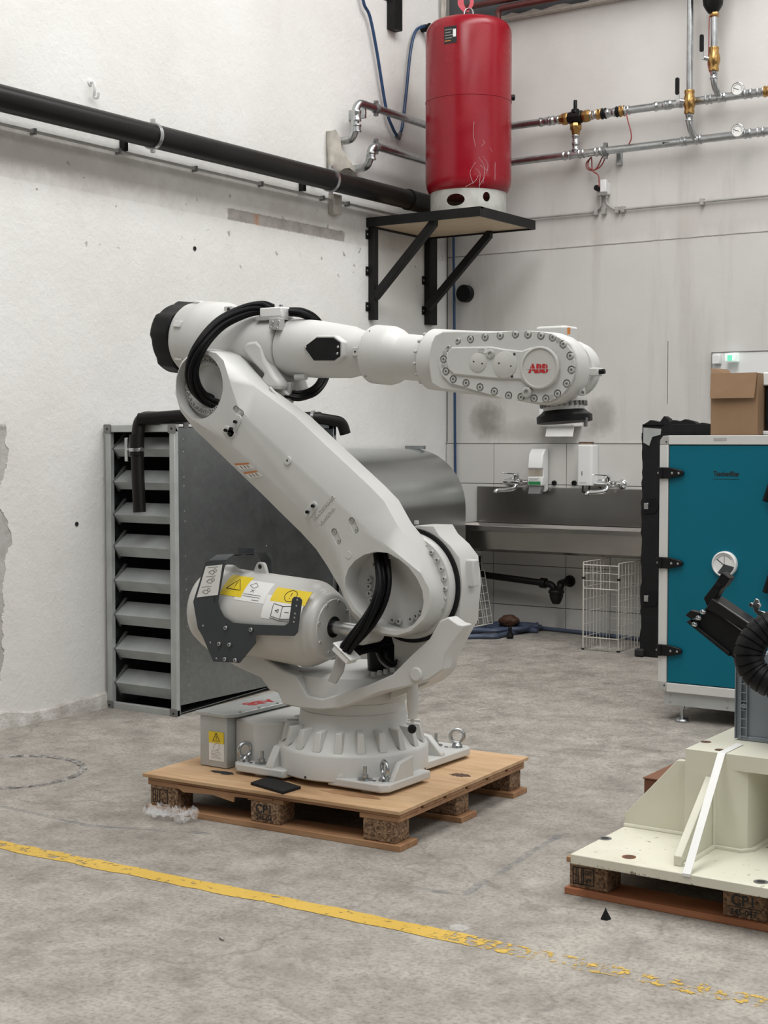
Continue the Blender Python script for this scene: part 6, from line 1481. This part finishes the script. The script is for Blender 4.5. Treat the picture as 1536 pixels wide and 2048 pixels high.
obj('wall_collar', lathe(BM(), (e_.x, YB - 0.013, e_.z), NY, [(0, 0.042), (0.015, 0.04), (0.018, 0.028)], 20), 'blackpipe', t)
obj('trough_outlet', cyl(BM(), w8(262, 1050) + Vector((0, 0, 0.0)), w8(262, 1050) + Vector((0, 0, -0.03)), 0.032, n=18), 'white', t)

# ================================================================== wire baskets
def wire_panel(par, o, u, v, nu, nv, r=0.0019, rim=0.0038, skip=0):
    o, u, v = Vector(o), Vector(u), Vector(v); bm = BM()
    for i in range(nu + 1):
        p = o + u * (i / nu); tube(bm, [p, p + v], rim if i in (0, nu) else r, 6)
    for j in range(nv + 1):
        p = o + v * (j / nv); tube(bm, [p, p + u], rim if j in (0, nv) else r, 6)
    return obj('wire_panel', bm, 'wirewhite', par)
f0, f1 = on_f(1166, 1299), on_f(1234, 1306)
gz = floor_z(f0.y) + 0.004; hz_ = on_y(1235, 1128, f1.y).z - gz; dpt = 0.40
t = thing('wire_basket', (f0.x, f0.y, gz), 'tall white wire basket standing upright under the trough', 'basket')
ux, uy, uz = Vector((f1.x - f0.x, 0, 0)), Vector((0, dpt, 0)), Vector((0, 0, hz_))
o_b = Vector((f0.x, f0.y, gz))
for o2, u2, v2, nu, nv in ((o_b, ux, Vector((0, 0, hz_ * 0.14)), 4, 1), (o_b + uz * 0.70, ux, uz * 0.27, 4, 3), (o_b, uy, uz, 8, 7), (o_b + ux, uy, uz, 8, 7), (o_b + uy, ux, uz, 5, 7), (o_b, ux, uy, 5, 7)):
    wire_panel(t, o2, u2, v2, nu, nv)
bm = BM()
for p in (o_b, o_b + ux): tube(bm, [p, p + uz], 0.0045, 8)
obj('corner_post', bm, 'wirewhite', t)
for p in (o_b, o_b + ux, o_b + uz * 0.82, o_b + ux + uz * 0.82, o_b + uy + ux + uz * 0.9):
    obj('joint_clip', cyl(BM(), p - Vector((0.009, 0, 0)), p + Vector((0.009, 0, 0)), 0.008, n=8), 'black', t)
# second basket leaning behind the robot
t = thing('wire_basket', on_y(935, 1256, 8.75), 'grey wire basket leaning against the rounded duct behind the robot', 'basket')
oo = on_y(900, 1262, 8.72); u2 = on_y(968, 1250, 8.80) - oo; v2 = on_y(880, 1125, 8.86) - oo
wire_panel(t, oo, u2, v2, 5, 9); wire_panel(t, oo + Vector((0, 0.12, 0)), u2, v2, 5, 9)
wire_panel(t, oo + u2, Vector((0, 0.12, 0)), v2, 2, 9)
# blue hoses and scraps on the floor
t = thing('hose_pile', on_f(985, 1266), 'heap of flattened blue hoses on the floor under the trough', 'hose')
rnd = random.Random(5)
for k in range(7):
    pts = []
    for j in range(6):
        px = 932 + (140 + 10 * rnd.random()) * j / 5; py = 1258 + 3 * k * (1 - j / 6) + 4 * rnd.random() + 5 * math.sin(j + k)
        q = on_f(px, py); pts.append((q.x, min(q.y, YB - 0.05), floor_z(q.y) + 0.018 + 0.012 * (k % 3)))
    obj('hose_strand', tube(BM(), smooth(pts, 5), 0.017, 8), 'bluetarp', t)
q0, q1, q2 = on_f(1060, 1256), on_f(1150, 1268), on_f(1290, 1284)
obj('floor_hose', tube(BM(), smooth([(p.x, min(p.y, YB - 0.05), floor_z(p.y) + 0.016) for p in (q0, q1, q2)] , 8), 0.014, 8), 'bluetarp', label='blue-grey hose lying along the foot of the back wall', cat='hose')
q = on_f(1018, 1262)
crumple('leather_scrap', (q.x, q.y, floor_z(q.y) + 0.075), 0.085, 0.06, 0.045, 'leather', 'crumpled brown leather scrap lying on the blue hoses', 'scrap', 4, 9, 0.4)
q = on_f(1020, 1277)
bm = BM(); lathe(bm, (q.x, q.y, floor_z(q.y)), (0, 0, 1), [(0, 0.02), (0.012, 0.026), (0.03, 0.022), (0.05, 0.012), (0.075, 0.014), (0.08, 0.01)], 14)
obj('pipe_fitting', bm, 'black', label='small dark fitting standing on the floor in front of the blue hoses', cat='fitting')

# ================================================================== reflected sign box and mirror strip by the right edge
q0, q1 = on_y(1425, 706, YB - 0.01), on_y(1425, 742, YB - 0.01)
t = thing('wall_panel', (q0.x + 0.4, YB, 1.7), 'wide pale dark-edged panel on the back wall above the cardboard box', 'panel')
obj('panel_sheet', box(BM(), q0.x, q0.x + 0.95, YB - 0.010, YB - 0.002, 1.60, q0.z), 'chromepale' if 'chromepale' in MT else 'white', t)
bm = BM(); box(bm, q0.x - 0.006, q0.x + 0.96, YB - 0.014, YB, q0.z, q0.z + 0.005); box(bm, q0.x - 0.006, q0.x, YB - 0.014, YB, 1.60, q0.z)
obj('panel_edge', bm, 'mesh_grey', t)
m0, m1 = on_y(1426, 710, YB - 0.03), on_y(1441, 728, YB - 0.03)
obj('box_reflection', box(BM(), m0.x, m1.x, YB - 0.05, YB - 0.0105, m1.z, m0.z), 'white', t, bevel=0.004)  # white box put in for a pale reflection in the strip
a, b = on_y(1449, 707, YB - 0.09), on_y(1470, 723, YB - 0.09)
t = thing('sign_reflection', ((a.x + b.x) / 2, YB, b.z), 'glowing box standing for a reflected green and white emergency sign above the cardboard box', 'sign')  # glowing box put in for the sign's reflection in the strip
obj('sign_case', box(BM(), a.x, b.x, YB - 0.09, YB - 0.0105, b.z, a.z), 'whitelit', t, bevel=0.006)
obj('sign_symbol', box(BM(), a.x + 0.02, b.x - 0.02, YB - 0.0915, YB - 0.088, b.z + 0.006, a.z - 0.012), 'greenlit', t)
# ================================================================== teal filter cabinet
C5R, C4R = ((1260, 1060), .19533), ((1260, 680), .19533)
KY = 6.88
KX0, KX1, KZ0, KZ1 = -2.975, -1.55, 0.190, 1.478
t = thing('filter_cabinet', (-2.3, KY + 0.5, 0.04), 'teal air filter cabinet with white aluminium frame on feet', 'cabinet')
obj('cabinet_body', box(BM(), KX0 + 0.012, KX1, KY + 0.03, KY + 1.1, KZ0 + 0.01, KZ1 - 0.01), 'mesh_grey', t)
fp = 0.046
for nm, (x0, x1, z0_, z1_) in (('frame_post', (KX0, KX0 + fp, KZ0 + fp, KZ1 - fp)), ('frame_rail', (KX0 + fp, KX1, KZ1 - fp, KZ1)), ('frame_rail', (KX0 + fp, KX1, KZ0, KZ0 + fp))):
    obj(nm, box(BM(), x0, x1, KY, KY + 0.04, z0_, z1_), 'alu', t, bevel=0.003)
for zz, s in ((KZ1, -1), (KZ0, 1)):
    pl_ = [(KX0 + fp, zz), (KX0 + fp, zz + s * fp), (KX0, zz + s * fp), (KX0 + 0.002, zz + s * 0.022), (KX0 + 0.018, zz + s * 0.003)]
    c = obj('corner_piece', prism(BM(), pl_, 'y', KY - 0.001, KY + 0.04), 'conduit', t, bevel=0.003)
    bolt((KX0 + 0.036, KY - 0.001, zz + s * 0.032), NY, 0.0045, 0.001, c, 'hole', 'corner_hole', False)
door = obj('door', box(BM(), KX0 + fp + 0.004, KX1, KY + 0.006, KY + 0.03, KZ0 + fp + 0.004, KZ1 - fp - 0.004), 'teal', t, label='teal door panel', bevel=0.002)
obj('door_gap', box(BM(), KX0 + fp, KX1, KY + 0.018, KY + 0.032, KZ0 + fp, KZ1 - fp), 'hole', t)
for py in (946, 1126, 1301):
    z = on_y(1340, py, KY).z; x0 = KX0 - 0.006
    h = obj('hinge', prism(BM(), [(x0, z - 0.028), (x0 + 0.065, z - 0.028), (x0 + 0.125, z - 0.014), (x0 + 0.137, z - 0.005), (x0 + 0.137, z + 0.007), (x0 + 0.125, z + 0.016), (x0 + 0.065, z + 0.028), (x0, z + 0.028)], 'y', KY - 0.014, KY + 0.006), 'black', t, label='black hinge', bevel=0.004)
    obj('hinge_knuckle', cyl(BM(), (x0 + 0.02, KY - 0.014, z - 0.028), (x0 + 0.02, KY - 0.014, z + 0.028), 0.011, n=14), 'black', h)
    for dx in (0.08, 0.115): bolt((x0 + dx, KY - 0.014, z), NY, 0.006, 0.002, h, 'steel', 'screw', False)
    bolt((x0 + 0.006, KY - 0.014, z), NY, 0.006, 0.002, h, 'mesh_grey', 'screw', False)
q = on_y(1452, 948, KY); text('lettering', 'Taschenfilter', 0.034, face_m((q.x, KY + 0.0055, q.z), (1, 0, 0), (0, 0, 1)), 'ink', door, 0.0011, 0.0004, sx=0.74)
q0, q1 = on_y(1425, 958, KY), on_y(1477, 958, KY); obj('lettering_rule', box(BM(), q0.x, q1.x, KY + 0.005, KY + 0.0065, q0.z - 0.001, q0.z + 0.001), 'ink', door)
q = on_y(1440, 879, KY); obj('tape_piece', box(BM(), q.x - 0.032, q.x + 0.034, KY - 0.0012, KY + 0.001, q.z - 0.006, q.z + 0.008), 'conduit', t)
# pressure gauge
g = on_y(1450, 1128, KY); gx, gz_ = g.x, g.z
ga = obj('pressure_gauge', lathe(BM(), (gx, KY + 0.006, gz_), NY, [(0, 0.063), (0.02, 0.063), (0.026, 0.058), (0.026, 0.055), (0.018, 0.054), (0.018, 0.001)], 48), 'white', door, label='round pressure gauge')
obj('gauge_sector', prism(BM(), [(gx, gz_)] + [(gx + 0.0535 * math.cos(R(a)), gz_ - 0.006 + 0.0475 * math.sin(R(a))) for a in range(232, 362, 10)], 'y', KY - 0.0135, KY - 0.0115), 'guard', ga)
bm = BM(); y = KY - 0.0135
tube(bm, [(gx + 0.002, y, gz_ - 0.006), (gx - 0.038, y, gz_ + 0.024)], 0.0016, 5); tube(bm, [(gx + 0.001, y, gz_ - 0.002), (gx + 0.001, y, gz_ + 0.038)], 0.0008, 5)
tube(bm, [(gx + 0.042 * math.cos(R(a)), y, gz_ + 0.042 * math.sin(R(a))) for a in range(35, 146, 10)], 0.0007, 5)
obj('gauge_marks', bm, 'ink', ga)
# latch handles at the right
for py0, py1 in ((958, 1003), (1140, 1185)):
    a = on_y(1530, py1, KY - 0.02); b = on_y(1545, py0, KY - 0.02)
    obj('latch_handle', tube(BM(), [a, b, b + Vector((0.03, 0.0, 0.04))], 0.014, 10), 'black', t)
# base channel and feet
bc = on_y(1332, 1388, KY + 0.02)
ch_ = obj('base_channel', prism(BM(), [(KY + 0.02, 0.188), (KY + 0.06, 0.188), (KY + 0.06, 0.182), (KY + 0.026, 0.182), (KY + 0.026, 0.128), (KY + 0.06, 0.128), (KY + 0.06, 0.122), (KY + 0.02, 0.122)], 'x', KX0 + 0.03, KX1), 'galv2', t)
for x in (KX0 + 0.06, KX0 + 0.36):
    for z in (0.14, 0.172): bolt((x, KY + 0.02, z), NY, 0.005, 0.004, ch_, 'zinc', 'bolt', False)
for fx in (-2.862, -2.0):
    fy = KY + 0.05; z0_ = floor_z(fy)
    ft = obj('levelling_foot', lathe(BM(), (fx, fy, z0_), (0, 0, 1), [(0, 0.036), (0.006, 0.038), (0.014, 0.034), (0.02, 0.016), (0.022, 0.009), (0.09, 0.009), (0.1, 0.009)], 28), 'zinc', t)
    obj('lock_nut', lathe(BM(), (fx, fy, 0.105), (0, 0, 1), [(0, 0.014), (0.012, 0.014)], 6), 'zinc', ft); obj('foot_washer', lathe(BM(), (fx, fy, 0.117), (0, 0, 1), [(0, 0.02), (0.005, 0.02)], 16), 'zinc', ft)
# rear black-sealed duct frame
BY = 8.57; bx0 = -3.825; zf = floor_z(BY)
t = thing('sealed_frame', (-3.3, BY, zf), 'tall black foam-sealed duct frame standing behind the teal cabinet', 'duct frame')
bm = BM(); n = 46; lo = []
rnd = random.Random(4)
for i in range(n):
    z = zf + 0.002 + (1.50 - zf) * i / (n - 1); e = rnd.uniform(-0.006, 0.006)
    lo.append([(bx0 + e, BY, z), (-2.95, BY, z), (-2.95, BY + 0.12, z), (bx0 + e, BY + 0.12, z)])
loft(bm, lo); fb = obj('foam_edge', bm, 'rubber', t)
obj('frame_top', box(BM(), bx0, -2.4, BY, BY + 0.12, 1.50, 1.555), 'rubber', t, bevel=0.004)
obj('corner_bracket', prism(BM(), [(bx0 + 0.01, 1.535), (bx0 + 0.13, 1.525), (bx0 + 0.125, 1.49), (bx0 + 0.07, 1.475), (bx0 + 0.05, 1.42), (bx0 + 0.01, 1.44)], 'y', BY - 0.004, BY), 'galv2', t)
for z in (1.555, 1.55):
    pass
for k, (px, py, w_, h_) in enumerate(((1310, 846, 0.07, 0.018), (1332, 842, 0.05, 0.03), (1350, 846, 0.07, 0.018), (1372, 845, 0.08, 0.02), (1398, 850, 0.10, 0.014))):
    q = on_y(px, py, BY + 0.03); p_ = [(q.x - w_, 1.55), (q.x + w_, 1.55), (q.x + w_ * rnd.uniform(0.4, 0.9), q.z + h_ * rnd.uniform(0, 0.8)), (q.x + w_ * rnd.uniform(-0.2, 0.2), q.z + h_), (q.x - w_ * rnd.uniform(0.3, 0.8), q.z)]
    obj('foam_scrap', prism(BM(), p_, 'y', BY - 0.01 + 0.01 * k, BY + 0.05 + 0.01 * k), 'rubber', t)
for py in (1012, 1197):
    q = on_y(1293, py, BY - 0.005); obj('latch_tongue', box(BM(), q.x - 0.015, q.x + 0.015, BY - 0.014, BY + 0.002, q.z - 0.02, q.z + 0.02), 'steel', t, bevel=0.003)
    obj('latch_pocket', prism(BM(), [(q.x - 0.02, q.z - 0.05), (q.x + 0.06, q.z - 0.045), (q.x + 0.085, q.z), (q.x + 0.06, q.z + 0.05), (q.x, q.z + 0.045)], 'y', BY - 0.006, BY + 0.002), 'black', t)
obj('sealed_bottom_tag', box(BM(), bx0 - 0.03, bx0 + 0.03, BY - 0.03, BY + 0.02, zf + 0.0, zf + 0.05), 'hole', t, bevel=0.01)
# cardboard box on the cabinet
ba, bb = on_y(1420, 860, 7.0), on_y(1515, 860, 7.0)
KZT = KZ1
X0, X1, Y0, Y1, Z1 = ba.x + 0.003, bb.x, 7.0, 7.30, KZT + 0.305
t = thing('cardboard_box', (X0, Y0, KZT), 'open brown cardboard box with a folded flap on the teal cabinet', 'box')
for nm, (x0, x1, y0, y1, z0_, z1_) in (('front_panel', (X0, X1, Y0, Y0 + 0.005, KZT + 0.001, Z1)), ('back_panel', (X0, X1, Y1 - 0.005, Y1, KZT + 0.001, Z1)), ('side_panel', (X0, X0 + 0.005, Y0 + 0.005, Y1 - 0.005, KZT + 0.001, Z1)), ('side_panel', (X1 - 0.005, X1, Y0 + 0.005, Y1 - 0.005, KZT + 0.001, Z1)), ('bottom_panel', (X0 + 0.005, X1 - 0.005, Y0 + 0.005, Y1 - 0.005, KZT + 0.001, KZT + 0.006))):
    obj(nm, box(BM(), x0, x1, y0, y1, z0_, z1_), 'card', t)
obj('front_flap', loft(BM(), [[(X0 + 0.001, Y0 - 0.002, Z1 + 0.002), (X1 - 0.004, Y0 - 0.002, Z1 + 0.002), (X1 - 0.004, Y0 - 0.007, Z1 + 0.002), (X0 + 0.001, Y0 - 0.007, Z1 + 0.002)], [(X0 + 0.005, Y0 - 0.022, Z1 - 0.122), (X1 - 0.012, Y0 - 0.018, Z1 - 0.122), (X1 - 0.012, Y0 - 0.023, Z1 - 0.122), (X0 + 0.005, Y0 - 0.027, Z1 - 0.122)]]), 'card', t)
obj('left_flap', loft(BM(), [[(X0, Y0 + 0.01, Z1), (X0, Y1 - 0.01, Z1), (X0 + 0.005, Y1 - 0.01, Z1), (X0 + 0.005, Y0 + 0.01, Z1)], [(X0 - 0.012, Y0 + 0.02, Z1 + 0.03), (X0 - 0.02, Y1 - 0.03, Z1 + 0.035), (X0 - 0.015, Y1 - 0.03, Z1 + 0.035), (X0 - 0.007, Y0 + 0.02, Z1 + 0.03)]]), 'card', t)
t = thing('desk_device', (X1 + 0.15, 7.1, KZT), 'black device with a white top at the right edge beside the cardboard box', 'device')
q = on_y(1534, 800, 7.1)
obj('device_body', prism(BM(), rounded(q.x, q.x + 0.3, KZT + 0.02, on_y(1530, 772, 7.1).z, 0.03), 'y', 7.08, 7.35), 'black', t, bevel=0.004)
obj('device_top', box(BM(), q.x - 0.012, q.x + 0.3, 7.07, 7.36, on_y(1530, 772, 7.1).z + 0.001, on_y(1530, 745, 7.1).z), 'white', t, bevel=0.006)
obj('device_foot', box(BM(), q.x - 0.01, q.x + 0.3, 7.07, 7.36, KZT + 0.001, KZT + 0.022), 'white', t, bevel=0.004)

# ================================================================== cream machine base on its pallet
qf = on_z(1132, 1785)
pal2, PW2, pp2, pb2 = make_pallet((qf.x, qf.y, 0), 0.0, 'wooden pallet under the cream steel machine base at the right', 1.2, 0.80, mats=('plank', 'plank2'))
b = pb2[1, 0]; bx = 1.2 / 2 - 0.075 + 0.01
M1 = PW2 @ face_m((bx + 0.055, -0.0008, 0.075), (1, 0, 0), (0, 0, 1))
text('stamp', 'CP1', 0.046, M1, 'ink', b, 0.0006); text('stamp', '245-047', 0.025, PW2 @ face_m((bx + 0.055, -0.0008, 0.040), (1, 0, 0), (0, 0, 1)), 'ink', b, 0.0004)
obj('stamp_line', box(BM(), bx + 0.004, bx + 0.105, -0.0012, 0, 0.0545, 0.0565), 'ink', b, world=PW2)
b = pb2[0, 0]; bx = 0.024; bm = BM()
for x in (0.0, 0.010, 0.017, 0.030, 0.036): box(bm, bx + x, bx + x + 0.003, -0.0012, 0, 0.035, 0.09)
for z in (0.035, 0.088): box(bm, bx, bx + 0.075, -0.0012, 0, z, z + 0.003)
box(bm, bx + 0.072, bx + 0.075, -0.0012, 0, 0.035, 0.09); obj('stamp', bm, 'ink', b, world=PW2)
text('stamp', 'DE', 0.02, PW2 @ face_m((bx + 0.055, -0.0008, 0.075), (1, 0, 0), (0, 0, 1)), 'ink', b); text('stamp', '49', 0.02, PW2 @ face_m((bx + 0.055, -0.0008, 0.05), (1, 0, 0), (0, 0, 1)), 'ink', b)
PZ0, PZ1 = 0.1185, 0.150
PX0, PX1, PY0, PY1 = -2.072, -0.95, 4.122, 4.97
t = thing('steel_pedestal', (-1.6, 4.5, PZ0), 'cream painted welded steel machine base with gussets on a pallet', 'machine base')
bp2 = obj('base_plate', box(BM(), PX0, PX1, PY0, PY1, PZ0, PZ1), 'cream', t, bevel=0.003)
CX0, CY0, CZ1 = -1.822, 4.44, 0.458
obj('column', prism(BM(), [(CX0, CY0), (-1.66, CY0), (-1.635, CY0 + 0.005), (-1.617, CY0 + 0.015), (-1.61, CY0 + 0.035), (-1.61, CY0 + 0.30), (CX0, CY0 + 0.30)], 'z', PZ1, CZ1 - 0.05), 'creamclean', t)
obj('column', box(BM(), -1.15, -0.96, CY0, CY0 + 0.30, PZ1, CZ1 - 0.05), 'creamclean', t, bevel=0.004)
obj('back_web', box(BM(), -1.61, -1.15, CY0 + 0.27, CY0 + 0.30, PZ1, CZ1 - 0.05), 'creamclean', t)
obj('top_plate', box(BM(), CX0, -0.96, CY0, CY0 + 0.50, CZ1 - 0.05, CZ1), 'creamclean', t)
gl = on_z(1252, 1650, PZ1)
gt = on_y(1252, 1624, 4.535).z; gtr = on_y(1355, 1520, 4.535)
obj('gusset', prism(BM(), [(gl.x, PZ1), (CX0, PZ1), (CX0, gtr.z + 0.005), (gtr.x, gtr.z), (gl.x + 0.004, gt), (gl.x, gt - 0.006)], 'y', 4.53, 4.555), 'creamclean', t, bevel=0.002)
ga_ = on_y(1412, 1552, CY0); gx_ = on_z(1382, 1705, PZ1 + 0.03).x
gxx = -1.752
obj('gusset', prism(BM(), [(CY0, PZ1), (4.185, PZ1), (4.185, PZ1 + 0.03), (CY0, ga_.z)], 'x', gxx, gxx + 0.026), 'creamclean', t, bevel=0.002)
for a, b_, c in ((gl.x, CX0, 4.528),):
    obj('weld_bead', tube(BM(), [(a, c, PZ1 + 0.003), (b_, c, PZ1 + 0.003)], 0.008, 8), 'creamclean', t)
obj('weld_bead', tube(BM(), [(gxx + 0.03, 4.19, PZ1 + 0.002), (gxx + 0.03, CY0 - 0.004, PZ1 + 0.003), (-1.63, CY0 - 0.004, PZ1 + 0.003), (-1.606, CY0 + 0.03, PZ1 + 0.003), (-1.606, CY0 + 0.28, PZ1 + 0.003)], 0.009, 8), 'creamclean', t)
obj('weld_bead', tube(BM(), [(gxx + 0.03, CY0 - 0.002, PZ1), (gxx + 0.03, CY0 - 0.002, ga_.z + 0.01)], 0.006, 8), 'creamclean', t)
for px, py, m in ((1258, 1714, 'rust'), (1210, 1677, 'mesh_grey'), (1522, 1764, 'mesh_grey')):
    q = on_z(px, py, PZ1)
    h = obj('bolt_hole', lathe(BM(), (q.x, q.y, PZ1), (0, 0, 1), [(0, 0.022), (0.0012, 0.022), (0.0012, 0.018)], 24), m, bp2)
    obj('hole_shadow', lathe(BM(), (q.x, q.y, PZ1 + 0.0006), (0, 0, 1), [(0, 0.014), (0.0012, 0.013)], 20), 'hole' if m != 'rust' else 'leather', h)
for px, py in ((1412, 1484), (1440, 1500)):
    q = on_z(px, py, CZ1); obj('top_hole', lathe(BM(), (q.x, q.y, CZ1), (0, 0, 1), [(0, 0.017), (0.001, 0.017), (0.001, 0.002)], 20), 'leather', t)
# white strap
st_ = on_z(1443, 1507, CZ1); sb = on_z(1379, 1745, PZ1)
A_, B_, D_ = Vector((st_.x, CY0 - 0.002, CZ1 + 0.001)), Vector((sb.x, PY0 - 0.002, PZ1 + 0.001)), Vector((st_.x - 0.0, CY0 + 0.16, CZ1 + 0.002))
hw = Vector((0.0125, 0, 0))
o = obj('strap_band', loft(BM(), [[D_ - hw, D_ + hw, D_ + hw + Vector((0, 0, 0.0015)), D_ - hw + Vector((0, 0, 0.0015))], [A_ - hw, A_ + hw, A_ + hw + Vector((0, -0.001, 0.0015)), A_ - hw + Vector((0, -0.001, 0.0015))], [B_ - hw, B_ + hw, B_ + hw + Vector((0, -0.0015, 0.001)), B_ - hw + Vector((0, -0.0015, 0.001))], [B_ - hw + Vector((0, 0, -0.008)), B_ + hw + Vector((0, 0, -0.008)), B_ + hw + Vector((0, -0.0015, -0.008)), B_ - hw + Vector((0, -0.0015, -0.008))]]), 'sticker',
    label='white plastic strap pulled tight over the cream machine base', cat='strap')
# brown carton behind the base
q = on_z(1279, 1560, 0.2); y0 = 5.02
t = thing('brown_carton', (q.x, y0, 0), 'dark brown carton on the floor behind the cream machine base', 'box')
obj('carton_body', box(BM(), q.x, q.x + 0.34, y0, y0 + 0.42, 0.0, 0.196), 'brownbox', t, bevel=0.003)
obj('carton_lid', box(BM(), q.x - 0.003, q.x + 0.343, y0 - 0.003, y0 + 0.423, 0.1975, 0.202), 'brownbox', t)

# ================================================================== grey crate with the black machine parts
q = on_z(1468, 1479, CZ1 + 0.001); ex, ey = q.x, q.y
zt3 = on_y(1463, 1326, ey).z
t = thing('plastic_crate', (ex + 0.3, ey + 0.2, CZ1), 'grey ribbed plastic crate on the cream machine base', 'crate')
L_, D2 = 0.60, 0.36; zb3 = CZ1 + 0.001
bm = BM(); box(bm, ex + 0.012, ex + L_ - 0.012, ey + 0.012, ey + 0.018, zb3 + 0.004, zt3); box(bm, ex + 0.012, ex + L_ - 0.012, ey + D2 - 0.018, ey + D2 - 0.012, zb3 + 0.004, zt3)
box(bm, ex + 0.012, ex + 0.018, ey + 0.018, ey + D2 - 0.018, zb3 + 0.004, zt3); box(bm, ex + L_ - 0.018, ex + L_ - 0.012, ey + 0.018, ey + D2 - 0.018, zb3 + 0.004, zt3); box(bm, ex + 0.018, ex + L_ - 0.018, ey + 0.018, ey + D2 - 0.018, zb3 + 0.004, zb3 + 0.012)
obj('crate_walls', bm, 'cratebox', t)
bm = BM()
for x0, x1, y0, y1 in ((ex, ex + L_, ey, ey + 0.012), (ex, ex + L_, ey + D2 - 0.012, ey + D2), (ex, ex + 0.012, ey + 0.012, ey + D2 - 0.012), (ex + L_ - 0.012, ex + L_, ey + 0.012, ey + D2 - 0.012)): box(bm, x0, x1, y0, y1, zt3 - 0.014, zt3 + 0.004)
obj('crate_rim', bm, 'cratebox', t, bevel=0.002)
obj('crate_base_rim', box(BM(), ex + 0.012, ex + L_ - 0.012, ey + 0.004, ey + 0.012, zb3, zb3 + 0.014), 'cratebox', t, bevel=0.002)
for xx in (ex + 0.001, ex + 0.020, ex + 0.040): obj('corner_rib', box(BM(), xx, xx + 0.003, ey, ey + 0.013, zb3 + 0.004, zt3 - 0.014), 'cratebox', t)
for k in range(7):
    zz = zb3 + 0.012 + k * (zt3 - zb3 - 0.05) / 7
    obj('cross_rib', box(BM(), ex + 0.022, ex + 0.041, ey + 0.001, ey + 0.013, zz, zz + 0.003), 'cratebox', t)
obj('corner_panel', box(BM(), ex + 0.001, ex + 0.043, ey + 0.0105, ey + 0.013, zb3 + 0.004, zt3 - 0.014), 'cratebox', t)
obj('side_panel', box(BM(), ex + 0.001, ex + 0.012, ey + 0.013, ey + D2 - 0.013, zb3 + 0.004, zt3 - 0.014), 'cratebox', t)
bolt((ex + 0.0315, ey + 0.002, zb3 + 0.115), NY, 0.009, 0.002, t, 'cratebox', 'rib_ring')
# black bracket arm
YM = ey + 0.10
t = thing('black_linkage', on_y(1450, 1280, YM), 'black bent machine arm sticking up out of the grey crate', 'machine part')
main = [(650, 925), (668, 900), (740, 915), (830, 775), (900, 690), (1300, 965), (1420, 1060), (1300, 1420), (1080, 1275)]
obj('arm_profile', prism(BM(), cx(C5R, main, YM), 'y', YM - 0.045, YM + 0.045), 'black', t, bevel=0.003)
obj('top_flange', prism(BM(), cx(C5R, [(840, 790), (900, 690), (1300, 960), (1250, 1010)], YM), 'y', YM - 0.055, YM - 0.045), 'blacksteel', t, bevel=0.002)
for (pa, pb) in (((905, 745), (1215, 955)), ((855, 815), (1150, 1030))):
    a_, b2_ = cp(C5R, *pa, YM - 0.046), cp(C5R, *pb, YM - 0.046)
    obj('groove_highlight', tube(BM(), [a_, b2_], 0.003, 6), 'mesh_grey', t)  # pale bars draw the highlights along the profile's slot lines
obj('side_flange', prism(BM(), cx(C5R, [(645, 925), (668, 905), (1085, 1235), (1080, 1275)], YM), 'y', YM - 0.06, YM - 0.045), 'blacksteel', t, bevel=0.002)
obj('bent_bracket', prism(BM(), cx(C5R, [(785, 690), (900, 540), (975, 425), (1055, 490), (1000, 570), (960, 600), (925, 665), (905, 695), (820, 770)], YM), 'y', YM - 0.03, YM + 0.02), 'black', t, bevel=0.003)
obj('bracket_slot', prism(BM(), cx(C5R, [(915, 550), (930, 525), (970, 555), (950, 585)], YM), 'y', YM - 0.034, YM - 0.029), 'rubber', t)
obj('end_tab', prism(BM(), cx(C5R, [(632, 855), (690, 805), (790, 830), (740, 880), (690, 895)], YM), 'y', YM - 0.06, YM - 0.03), 'blacksteel', t, bevel=0.002)
for a, b_ in ((760, 845), (715, 905), (675, 970)): bolt(cp(C5R, a, b_, YM - 0.06), (-0.5, -0.8, 0.3), 0.008, 0.012, t, 'zinc')
# corrugated hose
path = smooth([cp(C5R, a, b_, ey - 0.085 + dy) for a, b_, dy in ((2150, 1500, 0.30), (2000, 1150, 0.25), (1800, 960, 0.12), (1640, 930, 0.04), (1500, 960, 0.02), (1350, 1040, 0.0), (1240, 1170, -0.02), (1215, 1310, -0.03), (1275, 1450, -0.03), (1400, 1545, -0.03), (1560, 1600, -0.02), (1800, 1600, -0.01), (2050, 1480, -0.01), (2180, 1300, 0.06), (2230, 1300, 0.16), (2250, 1500, 0.25))], 24)
acc = 0; rad = []
for i, p in enumerate(path):
    if i: acc += (p - path[i - 1]).length
    ph = (acc / 0.0235) % 1.0
    rad.append(0.0475 if 0.10 < ph < 0.90 else 0.0425)
obj('corrugated_hose', tube(BM(), path, rad, 28), 'black', label='thick black corrugated hose curling out of the grey crate', cat='hose', angle=25)
t = thing('zinc_bracket', cp(C5R, 1300, 800, YM + 0.1), 'small zinc bracket with bolts behind the black corrugated hose', 'bracket')
bp_ = [(1255, 760), (1290, 700), (1320, 710), (1340, 770), (1320, 820), (1420, 850), (1600, 860), (1600, 960), (1420, 930), (1330, 890), (1270, 830)]
obj('bracket_plate', prism(BM(), cx(C5R, bp_, YM + 0.09), 'y', YM + 0.085, YM + 0.092), 'zinc', t, bevel=0.002)
for a, b_ in ((1250, 765), (1320, 770)): bolt(cp(C5R, a, b_, YM + 0.085), NY, 0.008, 0.012, t, 'steel')
